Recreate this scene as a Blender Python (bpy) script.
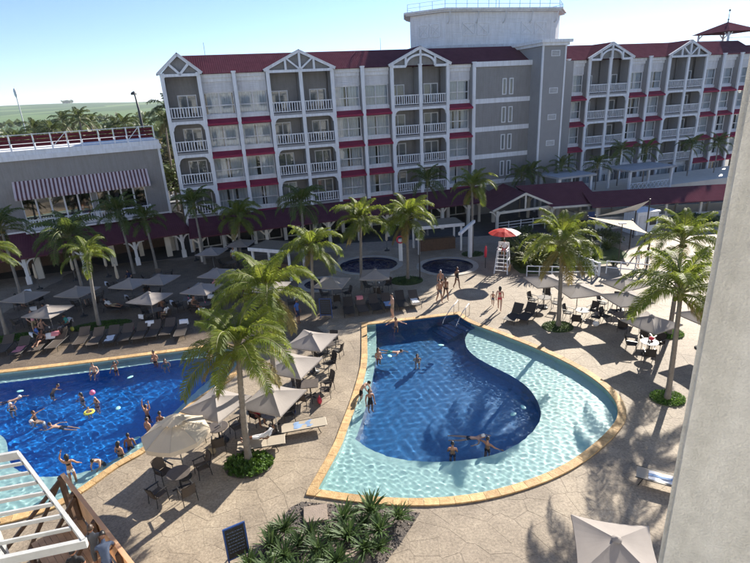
import bpy, bmesh, math, random
import numpy as np
from mathutils import Vector, Matrix
from mathutils.geometry import delaunay_2d_cdt
R = math.radians
random.seed(7)
for o in list(bpy.data.objects):
    bpy.data.objects.remove(o, do_unlink=True)
scene = bpy.context.scene
col = scene.collection

# ---------------------------------------------------------------- camera
cam_d = bpy.data.cameras.new("camera")
cam = bpy.data.objects.new("camera", cam_d)
col.objects.link(cam)
cam_d.sensor_width = 36.0
cam_d.lens = 36.0 * 515.0 / 750.0
cam_d.clip_start = 0.05
cam_d.clip_end = 30000.0
_r = Vector((0.998518, -0.018553, -0.051162)); _u = Vector((0.054422, 0.340405, 0.938703)); _f = Vector((0.0, 0.940096, -0.34091))
cam.matrix_world = Matrix(((_r.x, _u.x, -_f.x, 0), (_r.y, _u.y, -_f.y, 0), (_r.z, _u.z, -_f.z, 14.0), (0, 0, 0, 1)))
scene.camera = cam

# ---------------------------------------------------------------- sky, sun, exposure
SUN_AZ, SUN_EL = R(36.4), R(27.4)          # azimuth from +Y towards +X
world = bpy.data.worlds.new("World")
scene.world = world
world.use_nodes = True
wn = world.node_tree.nodes; wl = world.node_tree.links
wn.clear()
sky = wn.new("ShaderNodeTexSky"); sky.sky_type = 'NISHITA'; sky.sun_disc = False
sky.sun_elevation = SUN_EL; sky.sun_rotation = SUN_AZ
sky.altitude = 2500; sky.air_density = 1.0; sky.dust_density = 0.0; sky.ozone_density = 3.5
bg = wn.new("ShaderNodeBackground"); bg.inputs[1].default_value = 0.08
wo = wn.new("ShaderNodeOutputWorld")
tint = wn.new('ShaderNodeMix'); tint.data_type = 'RGBA'; tint.blend_type = 'MULTIPLY'; tint.inputs[0].default_value = 1.0; tint.inputs[7].default_value = (1.01, 0.965, 1.01, 1)
wl.new(sky.outputs[0], tint.inputs[6]); wl.new(tint.outputs[2], bg.inputs[0]); wl.new(bg.outputs[0], wo.inputs[0])
sd = bpy.data.lights.new("sun", 'SUN'); sd.energy = 5.0; sd.angle = R(0.53); sd.color = (1.0, 0.93, 0.82)
sun = bpy.data.objects.new("sun", sd); col.objects.link(sun)
_sv = Vector((math.sin(SUN_AZ) * math.cos(SUN_EL), math.cos(SUN_AZ) * math.cos(SUN_EL), math.sin(SUN_EL)))
sun.rotation_euler = (-_sv).to_track_quat('-Z', 'Y').to_euler(); sun.location = _sv * 200
scene.view_settings.view_transform = 'Standard'
scene.view_settings.look = 'None'
scene.view_settings.exposure = 1.3
scene.view_settings.gamma = 1.0
scene.view_settings.use_curve_mapping = False
scene.render.engine = 'CYCLES'
cy = scene.cycles
cy.max_bounces = 8; cy.diffuse_bounces = 4; cy.glossy_bounces = 3; cy.transmission_bounces = 6
cy.transparent_max_bounces = 24; cy.sample_clamp_indirect = 6.0
cy.use_denoising = True
cy.use_adaptive_sampling = True; cy.adaptive_threshold = 0.02

# ---------------------------------------------------------------- materials
M = {}
def srgb(r, g, b):
    f = lambda c: (c / 255 / 12.92) if c / 255 <= 0.04045 else ((c / 255 + 0.055) / 1.055) ** 2.4
    return (f(r), f(g), f(b))
def nt(name):
    m = bpy.data.materials.new(name); m.use_nodes = True
    n = m.node_tree.nodes; l = m.node_tree.links
    b = n["Principled BSDF"]
    M[name] = m
    return m, n, l, b
def mat(name, c, rough=0.6, var=0.12, scale=4.0, bump=0.0, bscale=30.0, metal=0.0, c2=None, detail=5.0, spec=0.5, objvar=0.0, streak=0.0):
    """colour with noise variation and fine relief"""
    m, n, l, b = nt(name)
    tc = n.new("ShaderNodeTexCoord"); nz = n.new("ShaderNodeTexNoise")
    nz.inputs["Scale"].default_value = scale; nz.inputs["Detail"].default_value = detail; nz.inputs["Roughness"].default_value = 0.65
    l.new(tc.outputs["Object"], nz.inputs["Vector"])
    rp = n.new("ShaderNodeValToRGB")
    d = [max(0, x * (1 - var)) for x in c]; u = [min(1, x * (1 + var)) for x in c]
    if c2: d, u = c, c2
    rp.color_ramp.elements[0].position = 0.3; rp.color_ramp.elements[1].position = 0.7
    rp.color_ramp.elements[0].color = (*d, 1); rp.color_ramp.elements[1].color = (*u, 1)
    l.new(nz.outputs["Fac"], rp.inputs[0])
    out = rp.outputs[0]
    if streak:      # rain streaks and grime running down the face
        mp = n.new('ShaderNodeMapping'); mp.inputs['Scale'].default_value = (2.4, 2.4, 0.22); l.new(tc.outputs['Object'], mp.inputs[0])
        ns = n.new('ShaderNodeTexNoise'); ns.inputs['Scale'].default_value = 2.2; ns.inputs['Detail'].default_value = 7; ns.inputs['Roughness'].default_value = .7; l.new(mp.outputs[0], ns.inputs['Vector'])
        rs = n.new('ShaderNodeValToRGB'); rs.color_ramp.elements[0].position = .34; rs.color_ramp.elements[1].position = .6; rs.color_ramp.elements[0].color = (1 - streak, 1 - streak * 1.05, 1 - streak * 1.2, 1); rs.color_ramp.elements[1].color = (1.02, 1.02, 1.02, 1); l.new(ns.outputs['Fac'], rs.inputs[0])
        ms = n.new('ShaderNodeMix'); ms.data_type = 'RGBA'; ms.blend_type = 'MULTIPLY'; ms.inputs[0].default_value = 1; l.new(out, ms.inputs[6]); l.new(rs.outputs[0], ms.inputs[7]); out = ms.outputs[2]
    if objvar:
        oi = n.new("ShaderNodeObjectInfo"); hv = n.new("ShaderNodeHueSaturation")
        mr = n.new("ShaderNodeMapRange"); mr.inputs[3].default_value = 1 - objvar; mr.inputs[4].default_value = 1 + objvar
        l.new(oi.outputs["Random"], mr.inputs[0]); l.new(mr.outputs[0], hv.inputs["Value"]); l.new(out, hv.inputs["Color"]); out = hv.outputs[0]
    l.new(out, b.inputs["Base Color"])
    b.inputs["Roughness"].default_value = rough; b.inputs["Metallic"].default_value = metal
    b.inputs["Specular IOR Level"].default_value = spec
    if bump:
        n2 = n.new("ShaderNodeTexNoise"); n2.inputs["Scale"].default_value = bscale; n2.inputs["Detail"].default_value = 6
        l.new(tc.outputs["Object"], n2.inputs["Vector"])
        bp = n.new("ShaderNodeBump"); bp.inputs["Strength"].default_value = bump; bp.inputs["Distance"].default_value = 0.05
        l.new(n2.outputs["Fac"], bp.inputs["Height"]); l.new(bp.outputs[0], b.inputs["Normal"])
    return m
def ribbed(name, c, axis, freq, rough=0.5, var=0.12, strength=0.5, metal=0.0, prof='SIN', spec=0.5, streak=0.0):
    """painted boards or standing seams: fine relief across one object axis"""
    m = mat(name, c, rough, var, 1.3, metal=metal, spec=spec, streak=streak)
    n = m.node_tree.nodes; l = m.node_tree.links; b = n["Principled BSDF"]
    tc = n.new("ShaderNodeTexCoord"); w = n.new("ShaderNodeTexWave"); w.wave_type = 'BANDS'; w.bands_direction = axis; w.wave_profile = prof
    w.inputs["Scale"].default_value = freq; w.inputs["Distortion"].default_value = 0.0
    l.new(tc.outputs["Object"], w.inputs["Vector"])
    bp = n.new("ShaderNodeBump"); bp.inputs["Strength"].default_value = strength; bp.inputs["Distance"].default_value = 0.03
    l.new(w.outputs["Fac"], bp.inputs["Height"]); l.new(bp.outputs[0], b.inputs["Normal"])
    return m
def leafmat(name, c1, c2, transl=0.35, objvar=0.18):
    m, n, l, b = nt(name)
    tc = n.new("ShaderNodeTexCoord"); nz = n.new("ShaderNodeTexNoise"); nz.inputs["Scale"].default_value = 2.2; nz.inputs["Detail"].default_value = 3
    l.new(tc.outputs["Object"], nz.inputs["Vector"])
    rp = n.new("ShaderNodeValToRGB"); rp.color_ramp.elements[0].position = 0.3; rp.color_ramp.elements[1].position = 0.72
    rp.color_ramp.elements[0].color = (*c1, 1); rp.color_ramp.elements[1].color = (*c2, 1)
    l.new(nz.outputs["Fac"], rp.inputs[0])
    oi = n.new("ShaderNodeObjectInfo"); hv = n.new("ShaderNodeHueSaturation")
    mr = n.new("ShaderNodeMapRange"); mr.inputs[3].default_value = 1 - objvar; mr.inputs[4].default_value = 1 + objvar
    l.new(oi.outputs["Random"], mr.inputs[0]); l.new(mr.outputs[0], hv.inputs["Value"]); l.new(rp.outputs[0], hv.inputs["Color"])
    l.new(hv.outputs[0], b.inputs["Base Color"]); b.inputs["Roughness"].default_value = 0.58; b.inputs["Specular IOR Level"].default_value = 0.35
    tr = n.new("ShaderNodeBsdfTranslucent"); hv2 = n.new("ShaderNodeHueSaturation"); hv2.inputs["Value"].default_value = 1.5; hv2.inputs["Hue"].default_value = 0.485
    l.new(hv.outputs[0], hv2.inputs["Color"]); l.new(hv2.outputs[0], tr.inputs[0])
    mx = n.new("ShaderNodeMixShader"); mx.inputs[0].default_value = transl
    l.new(b.outputs[0], mx.inputs[1]); l.new(tr.outputs[0], mx.inputs[2]); l.new(mx.outputs[0], n["Material Output"].inputs[0])
    return m
def schlick(n, l, normal, f0):
    """reflectance of a thin surface, the same from both sides"""
    g = n.new("ShaderNodeNewGeometry"); d = n.new("ShaderNodeVectorMath"); d.operation = 'DOT_PRODUCT'
    l.new(g.outputs["Incoming"], d.inputs[0]); l.new(normal or g.outputs["Normal"], d.inputs[1])
    a = n.new("ShaderNodeMath"); a.operation = 'ABSOLUTE'; l.new(d.outputs["Value"], a.inputs[0])
    b = n.new("ShaderNodeMath"); b.operation = 'SUBTRACT'; b.inputs[0].default_value = 1.0; b.use_clamp = True; l.new(a.outputs[0], b.inputs[1])
    c = n.new("ShaderNodeMath"); c.operation = 'POWER'; c.inputs[1].default_value = 5.0; l.new(b.outputs[0], c.inputs[0])
    e = n.new("ShaderNodeMath"); e.operation = 'MULTIPLY_ADD'; e.inputs[1].default_value = 1.0 - f0; e.inputs[2].default_value = f0; l.new(c.outputs[0], e.inputs[0])
    return e
def glassmat(name, tint, base=0.04):
    """thin window pane: clear straight through, mirror by Fresnel"""
    m, n, l, b = nt(name)
    n.remove(b)
    t = n.new("ShaderNodeBsdfTransparent"); t.inputs[0].default_value = (*tint, 1)
    g = n.new("ShaderNodeBsdfGlossy"); g.inputs["Roughness"].default_value = 0.03
    ad = schlick(n, l, None, base)
    mx = n.new("ShaderNodeMixShader"); l.new(ad.outputs[0], mx.inputs[0]); l.new(t.outputs[0], mx.inputs[1]); l.new(g.outputs[0], mx.inputs[2])
    l.new(mx.outputs[0], n["Material Output"].inputs[0])
    return m
def fabric(name, c, rough=0.85, transl=0.25, var=0.08, objvar=0.07):
    m, n, l, b = nt(name)
    tc = n.new("ShaderNodeTexCoord"); nz = n.new("ShaderNodeTexNoise"); nz.inputs["Scale"].default_value = 1.7; nz.inputs["Detail"].default_value = 5
    l.new(tc.outputs["Object"], nz.inputs["Vector"])
    rp = n.new("ShaderNodeValToRGB")
    rp.color_ramp.elements[0].position = .3; rp.color_ramp.elements[1].position = .7
    rp.color_ramp.elements[0].color = (*[x * (1 - var) for x in c], 1); rp.color_ramp.elements[1].color = (*[min(1, x * (1 + var)) for x in c], 1)
    l.new(nz.outputs["Fac"], rp.inputs[0])
    oi = n.new("ShaderNodeObjectInfo"); hv = n.new("ShaderNodeHueSaturation"); mr = n.new("ShaderNodeMapRange")
    mr.inputs[3].default_value = 1 - objvar; mr.inputs[4].default_value = 1 + objvar
    l.new(oi.outputs["Random"], mr.inputs[0]); l.new(mr.outputs[0], hv.inputs["Value"]); l.new(rp.outputs[0], hv.inputs["Color"])
    l.new(hv.outputs[0], b.inputs["Base Color"]); b.inputs["Roughness"].default_value = rough; b.inputs["Specular IOR Level"].default_value = 0.2
    tr = n.new("ShaderNodeBsdfTranslucent"); l.new(hv.outputs[0], tr.inputs[0])
    mx = n.new("ShaderNodeMixShader"); mx.inputs[0].default_value = transl
    l.new(b.outputs[0], mx.inputs[1]); l.new(tr.outputs[0], mx.inputs[2]); l.new(mx.outputs[0], n["Material Output"].inputs[0])
    return m
def pooltile(name, c1, c2, size):
    """small glazed mosaic: colour differs tile by tile"""
    m, n, l, b = nt(name)
    tc = n.new("ShaderNodeTexCoord"); mp = n.new("ShaderNodeVectorMath"); mp.operation = 'SCALE'; mp.inputs[3].default_value = 1 / size
    l.new(tc.outputs["Object"], mp.inputs[0])
    fl = n.new("ShaderNodeVectorMath"); fl.operation = 'FLOOR'; l.new(mp.outputs[0], fl.inputs[0])
    wn_ = n.new("ShaderNodeTexWhiteNoise"); l.new(fl.outputs[0], wn_.inputs["Vector"])
    nz = n.new("ShaderNodeTexNoise"); nz.inputs["Scale"].default_value = 0.5; nz.inputs["Detail"].default_value = 3; l.new(tc.outputs["Object"], nz.inputs["Vector"])
    md = n.new("ShaderNodeMix"); md.data_type = 'FLOAT'; md.inputs[0].default_value = 0.45
    l.new(wn_.outputs["Value"], md.inputs[2]); l.new(nz.outputs["Fac"], md.inputs[3])
    mx = n.new("ShaderNodeMix"); mx.data_type = 'RGBA'; mx.inputs[6].default_value = (*c1, 1); mx.inputs[7].default_value = (*c2, 1)
    l.new(md.outputs[0], mx.inputs[0]); l.new(mx.outputs[2], b.inputs["Base Color"]); b.inputs["Roughness"].default_value = 0.3
    return m

mat('white_paint', (0.74, 0.75, 0.765), 0.55, 0.06, 0.9, detail=9, streak=0.16)
mat('pergola_paint', (0.47, 0.47, 0.45), 0.6, 0.14, 2.0)
mat('seam', (0.5, 0.42, 0.32), 0.8, 0.1, 4)
mat('old_white', (0.62, 0.62, 0.62), 0.6, 0.12, 1.2, streak=0.15)
mat('cream_paint', (0.62, 0.58, 0.50), 0.6, 0.08, 1.0)
ribbed('grey_siding', (0.255, 0.25, 0.245), 'Z', 2.6, 0.6, 0.06, 0.5, prof='SAW', streak=0.14)
mat('grey_wall', (0.27, 0.265, 0.26), 0.7, 0.06, 1.0)
ribbed('restaurant_siding', (0.26, 0.25, 0.24), 'Z', 2.6, 0.6, 0.06, 0.4, prof='SAW', streak=0.14)
ribbed('white_siding', (0.70, 0.71, 0.73), 'Z', 1.6, 0.6, 0.07, 1.0, prof='SAW', streak=0.14)
ribbed('red_roof', (0.112, 0.042, 0.056), 'X', 1.6, 1.0, 0.14, 0.3, spec=0.0)
mat('red_board', (0.10, 0.012, 0.02), 0.7, 0.2, 3.0, spec=0.2)
fabric('red_awning', (0.29, 0.03, 0.068), 0.7, 0.1)
fabric('awning_pink', (0.66, 0.57, 0.57), 0.8, 0.15)
fabric('awning_plum', (0.15, 0.072, 0.078), 0.8, 0.1)
glassmat('glass', (0.90, 0.93, 0.94), 0.04)
glassmat('dark_glass', (0.35, 0.38, 0.38), 0.22)
fabric('curtain', (0.74, 0.75, 0.77), 0.9, 0.3)
mat('room_dark', (0.025, 0.024, 0.024), 0.9, 0.3, 2.0)
mat('dark_metal', (0.025, 0.024, 0.024), 0.45, 0.15, 6.0)
mat('steel', (0.55, 0.56, 0.57), 0.25, 0.05, 5.0, metal=0.9)
mat('wicker', (0.035, 0.028, 0.024), 0.7, 0.3, 40.0, bump=0.4, bscale=90, objvar=0.3)
mat('sling_brown', (0.075, 0.058, 0.046), 0.75, 0.15, 30.0, objvar=0.2)
mat('sling_taupe', (0.36, 0.31, 0.24), 0.75, 0.08, 25.0, objvar=0.1)
mat('table_top', (0.10, 0.085, 0.075), 0.4, 0.2, 5.0)
fabric('umbrella_grey', (0.345, 0.31, 0.285), 0.8, 0.22, 0.06, 0.08)
fabric('umbrella_cream', (0.66, 0.57, 0.44), 0.8, 0.25, 0.05, 0.0)
fabric('umbrella_red', (0.62, 0.035, 0.03), 0.7, 0.3, 0.06, 0.0)
fabric('umbrella_white', (0.72, 0.66, 0.60), 0.7, 0.3, 0.05, 0.0)
fabric('towel_white', (0.76, 0.77, 0.80), 0.95, 0.1, 0.05, 0.05)
fabric('towel_pink', (0.65, 0.25, 0.28), 0.95, 0.1)
fabric('towel_blue', (0.25, 0.36, 0.55), 0.95, 0.1)
fabric('sail_cream', (0.66, 0.55, 0.40), 0.8, 0.3)
fabric('sail_grey', (0.30, 0.29, 0.28), 0.8, 0.2)
mat('coping_stone', srgb(166, 130, 84), 0.75, 0.2, 5.0, c2=srgb(200, 170, 122), bump=0.4, bscale=18, objvar=0.22)
mat('pale_coping', (0.36, 0.33, 0.28), 0.7, 0.12, 3.0, bump=0.2, bscale=14, objvar=0.08)
pooltile('tile_deep', (0.006, 0.085, 0.24), (0.018, 0.15, 0.38), 0.10)
pooltile('tile_blue', (0.006, 0.13, 0.46), (0.016, 0.22, 0.66), 0.10)
pooltile('tile_step', (0.004, 0.022, 0.12), (0.010, 0.055, 0.24), 0.10)
pooltile('tile_shallow', (0.34, 0.51, 0.50), (0.44, 0.59, 0.57), 0.10)
pooltile('tile_bench', (0.05, 0.24, 0.34), (0.10, 0.34, 0.42), 0.10)
pooltile('tile_dark', (0.004, 0.014, 0.075), (0.008, 0.03, 0.13), 0.10)
mat('gravel', (0.10, 0.085, 0.075), 0.95, 0.5, 9.0, bump=0.8, bscale=22)
mat('step_stone', (0.26, 0.205, 0.165), 0.8, 0.15, 6.0, bump=0.3, bscale=20)
mat('grass', (0.05, 0.085, 0.018), 0.9, 0.4, 6.0, bump=0.6, bscale=40)
mat('asphalt', (0.06, 0.06, 0.06), 0.9, 0.25, 1.5, bump=0.3, bscale=30)
mat('wood_panel', (0.36, 0.20, 0.10), 0.6, 0.3, 3.0, c2=(0.50, 0.31, 0.17), objvar=0.12)
fabric('screen_tan', (0.74, 0.52, 0.34), 0.7, 0.5)
mat('wood_dark', (0.09, 0.05, 0.03), 0.6, 0.3, 5.0)
mat('thatch', (0.20, 0.16, 0.11), 0.95, 0.25, 8.0, bump=0.6, bscale=30)
mat('bark', (0.16, 0.135, 0.11), 0.9, 0.25, 5.0, bump=0.5, bscale=12, c2=(0.25, 0.22, 0.185))
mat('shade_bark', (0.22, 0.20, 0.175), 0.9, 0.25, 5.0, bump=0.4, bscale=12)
leafmat('palm_leaf', (0.085, 0.138, 0.017), (0.21, 0.245, 0.036), 0.5)
leafmat('palm_old', (0.17, 0.14, 0.035), (0.26, 0.20, 0.06), 0.3)
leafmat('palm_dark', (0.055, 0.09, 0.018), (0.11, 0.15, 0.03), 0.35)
leafmat('leaf_tree', (0.05, 0.075, 0.022), (0.10, 0.125, 0.04), 0.3)
leafmat('leaf_dry', (0.09, 0.085, 0.035), (0.14, 0.12, 0.05), 0.25)
leafmat('leaf_bed', (0.032, 0.07, 0.018), (0.085, 0.135, 0.04), 0.3)
leafmat('leaf_cover', (0.05, 0.12, 0.012), (0.11, 0.21, 0.03), 0.3)
leafmat('leaf_areca', (0.10, 0.13, 0.02), (0.20, 0.22, 0.045), 0.4)
mat('rachis', (0.16, 0.16, 0.05), 0.6, 0.2, 6.0)
mat('stucco', (0.53, 0.515, 0.475), 0.9, 0.13, 14.0, streak=0.16, bump=0.32, bscale=110, detail=10)
mat('canopy_grey', (0.33, 0.34, 0.35), 0.8, 0.1, 1.5)
mat('hair_dark', (0.012, 0.009, 0.008), 0.5, 0.3, 20)
mat('hair_brown', (0.05, 0.028, 0.016), 0.5, 0.3, 20)
mat('cap_white', (0.7, 0.7, 0.7), 0.7, 0.05, 5)
mat('skin_tan', (0.36, 0.185, 0.115), 0.5, 0.06, 8)
mat('skin_light', (0.50, 0.30, 0.215), 0.5, 0.06, 8)
mat('skin_brown', (0.20, 0.095, 0.055), 0.5, 0.06, 8)
for nm, c in dict(black=(0.012, 0.012, 0.014), red=(0.55, 0.04, 0.07), white=(0.72, 0.72, 0.72), navy=(0.015, 0.025, 0.07), blue=(0.05, 0.12, 0.36),
                  grey=(0.10, 0.105, 0.115), pink=(0.66, 0.30, 0.36), teal=(0.05, 0.26, 0.24), steelblue=(0.075, 0.10, 0.155), khaki=(0.30, 0.24, 0.15), yellow=(0.68, 0.66, 0.10)).items():
    mat('cloth_' + nm, c, 0.85, 0.1, 9)
mat('plastic_pink', (0.75, 0.18, 0.33), 0.35, 0.03, 5)
mat('plastic_blue', (0.03, 0.10, 0.42), 0.4, 0.05, 5)
mat('plastic_aqua', (0.30, 0.62, 0.62), 0.4, 0.05, 5)
mat('sign_blue', (0.03, 0.07, 0.22), 0.4, 0.08, 5)
mat('car_white', (0.7, 0.7, 0.72), 0.2, 0.02, 2)
mat('car_silver', (0.35, 0.36, 0.37), 0.25, 0.02, 2)
mat('rubber', (0.015, 0.015, 0.015), 0.8, 0.1, 8)
mat('lettering', (0.22, 0.2, 0.18), 0.7, 0.05, 8)

def deck_material(name='deck_stone', lo=(0.235, 0.195, 0.15, 1), hi=(0.40, 0.342, 0.268, 1)):
    """stamped concrete: mottled warm grey, each slab a little different, gritty relief"""
    m, n, l, b = nt(name)
    g = n.new("ShaderNodeNewGeometry")
    n1 = n.new("ShaderNodeTexNoise"); n1.inputs["Scale"].default_value = 0.9; n1.inputs["Detail"].default_value = 8; n1.inputs["Roughness"].default_value = 0.7
    n2 = n.new("ShaderNodeTexNoise"); n2.inputs["Scale"].default_value = 11; n2.inputs["Detail"].default_value = 6; n2.inputs["Roughness"].default_value = 0.7
    n3 = n.new("ShaderNodeTexNoise"); n3.inputs["Scale"].default_value = 0.16; n3.inputs["Detail"].default_value = 3
    for q in (n1, n2, n3): l.new(g.outputs["Position"], q.inputs["Vector"])
    r1 = n.new("ShaderNodeValToRGB"); e = r1.color_ramp.elements
    e[0].position = 0.28; e[0].color = lo; e[1].position = 0.72; e[1].color = hi
    l.new(n1.outputs["Fac"], r1.inputs[0])
    r2 = n.new("ShaderNodeValToRGB"); e = r2.color_ramp.elements
    e[0].position = 0.32; e[0].color = (0.62, 0.60, 0.57, 1); e[1].position = 0.66; e[1].color = (1.2, 1.19, 1.17, 1)
    l.new(n2.outputs["Fac"], r2.inputs[0])
    mx = n.new("ShaderNodeMix"); mx.data_type = 'RGBA'; mx.blend_type = 'MULTIPLY'; mx.inputs[0].default_value = 1.0
    l.new(r1.outputs[0], mx.inputs[6]); l.new(r2.outputs[0], mx.inputs[7])
    r3 = n.new("ShaderNodeValToRGB"); e = r3.color_ramp.elements
    e[0].position = 0.38; e[0].color = (0.76, 0.74, 0.73, 1); e[1].position = 0.62; e[1].color = (1.10, 1.08, 1.04, 1)
    l.new(n3.outputs["Fac"], r3.inputs[0])
    m2 = n.new("ShaderNodeMix"); m2.data_type = 'RGBA'; m2.blend_type = 'MULTIPLY'; m2.inputs[0].default_value = 1.0
    l.new(mx.outputs[2], m2.inputs[6]); l.new(r3.outputs[0], m2.inputs[7])
    oi = n.new("ShaderNodeObjectInfo"); hv = n.new("ShaderNodeHueSaturation"); mr = n.new("ShaderNodeMapRange")
    mr.inputs[3].default_value = 0.93; mr.inputs[4].default_value = 1.07
    l.new(oi.outputs["Random"], mr.inputs[0]); l.new(mr.outputs[0], hv.inputs["Value"]); l.new(m2.outputs[2], hv.inputs["Color"])
    l.new(hv.outputs[0], b.inputs["Base Color"]); b.inputs["Roughness"].default_value = 0.74; b.inputs["Specular IOR Level"].default_value = 0.4
    bp = n.new("ShaderNodeBump"); bp.inputs["Strength"].default_value = 0.6; bp.inputs["Distance"].default_value = 0.02
    l.new(n2.outputs["Fac"], bp.inputs["Height"]); l.new(bp.outputs[0], b.inputs["Normal"])
deck_material()
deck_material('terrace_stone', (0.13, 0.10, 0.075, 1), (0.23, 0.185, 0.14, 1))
mat('deck_joint', (0.27, 0.228, 0.18), 0.95, 0.2, 3.0)

def field_material():
    m, n, l, b = nt('fields')
    g = n.new("ShaderNodeNewGeometry"); mp = n.new("ShaderNodeMapping"); mp.inputs["Scale"].default_value = (0.0035, 0.0016, 0.0); mp.inputs["Rotation"].default_value = (0, 0, 0.35)
    l.new(g.outputs["Position"], mp.inputs[0])
    v = n.new("ShaderNodeTexVoronoi"); v.inputs["Scale"].default_value = 1.0; v.inputs["Randomness"].default_value = 0.8; l.new(mp.outputs[0], v.inputs["Vector"])
    sx = n.new("ShaderNodeSeparateColor"); l.new(v.outputs["Color"], sx.inputs[0])
    rp = n.new("ShaderNodeValToRGB"); e = rp.color_ramp.elements
    e[0].position = 0.0; e[0].color = (0.045, 0.10, 0.022, 1); e[1].position = 1.0; e[1].color = (0.16, 0.20, 0.06, 1)
    x = e.new(0.45); x.color = (0.09, 0.16, 0.04, 1); x = e.new(0.75); x.color = (0.12, 0.19, 0.06, 1)
    rp.color_ramp.interpolation = 'CONSTANT'
    l.new(sx.outputs[0], rp.inputs[0])
    nz = n.new("ShaderNodeTexNoise"); nz.inputs["Scale"].default_value = 0.01; nz.inputs["Detail"].default_value = 8; l.new(g.outputs["Position"], nz.inputs["Vector"])
    r2 = n.new("ShaderNodeValToRGB"); r2.color_ramp.elements[0].color = (0.6, 0.6, 0.6, 1); r2.color_ramp.elements[1].color = (1.3, 1.3, 1.3, 1)
    l.new(nz.outputs["Fac"], r2.inputs[0])
    mx = n.new("ShaderNodeMix"); mx.data_type = 'RGBA'; mx.blend_type = 'MULTIPLY'; mx.inputs[0].default_value = 1
    l.new(rp.outputs[0], mx.inputs[6]); l.new(r2.outputs[0], mx.inputs[7]); l.new(mx.outputs[2], b.inputs["Base Color"])
    b.inputs["Roughness"].default_value = 0.95
field_material()

def water_material():
    m, n, l, b = nt('water')
    b.inputs["Base Color"].default_value = (0.88, 0.97, 0.98, 1); b.inputs["Roughness"].default_value = 0.0
    b.inputs["IOR"].default_value = 1.333; b.inputs["Transmission Weight"].default_value = 1.0
water_material()
sd.cycles.is_caustics_light = True

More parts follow.
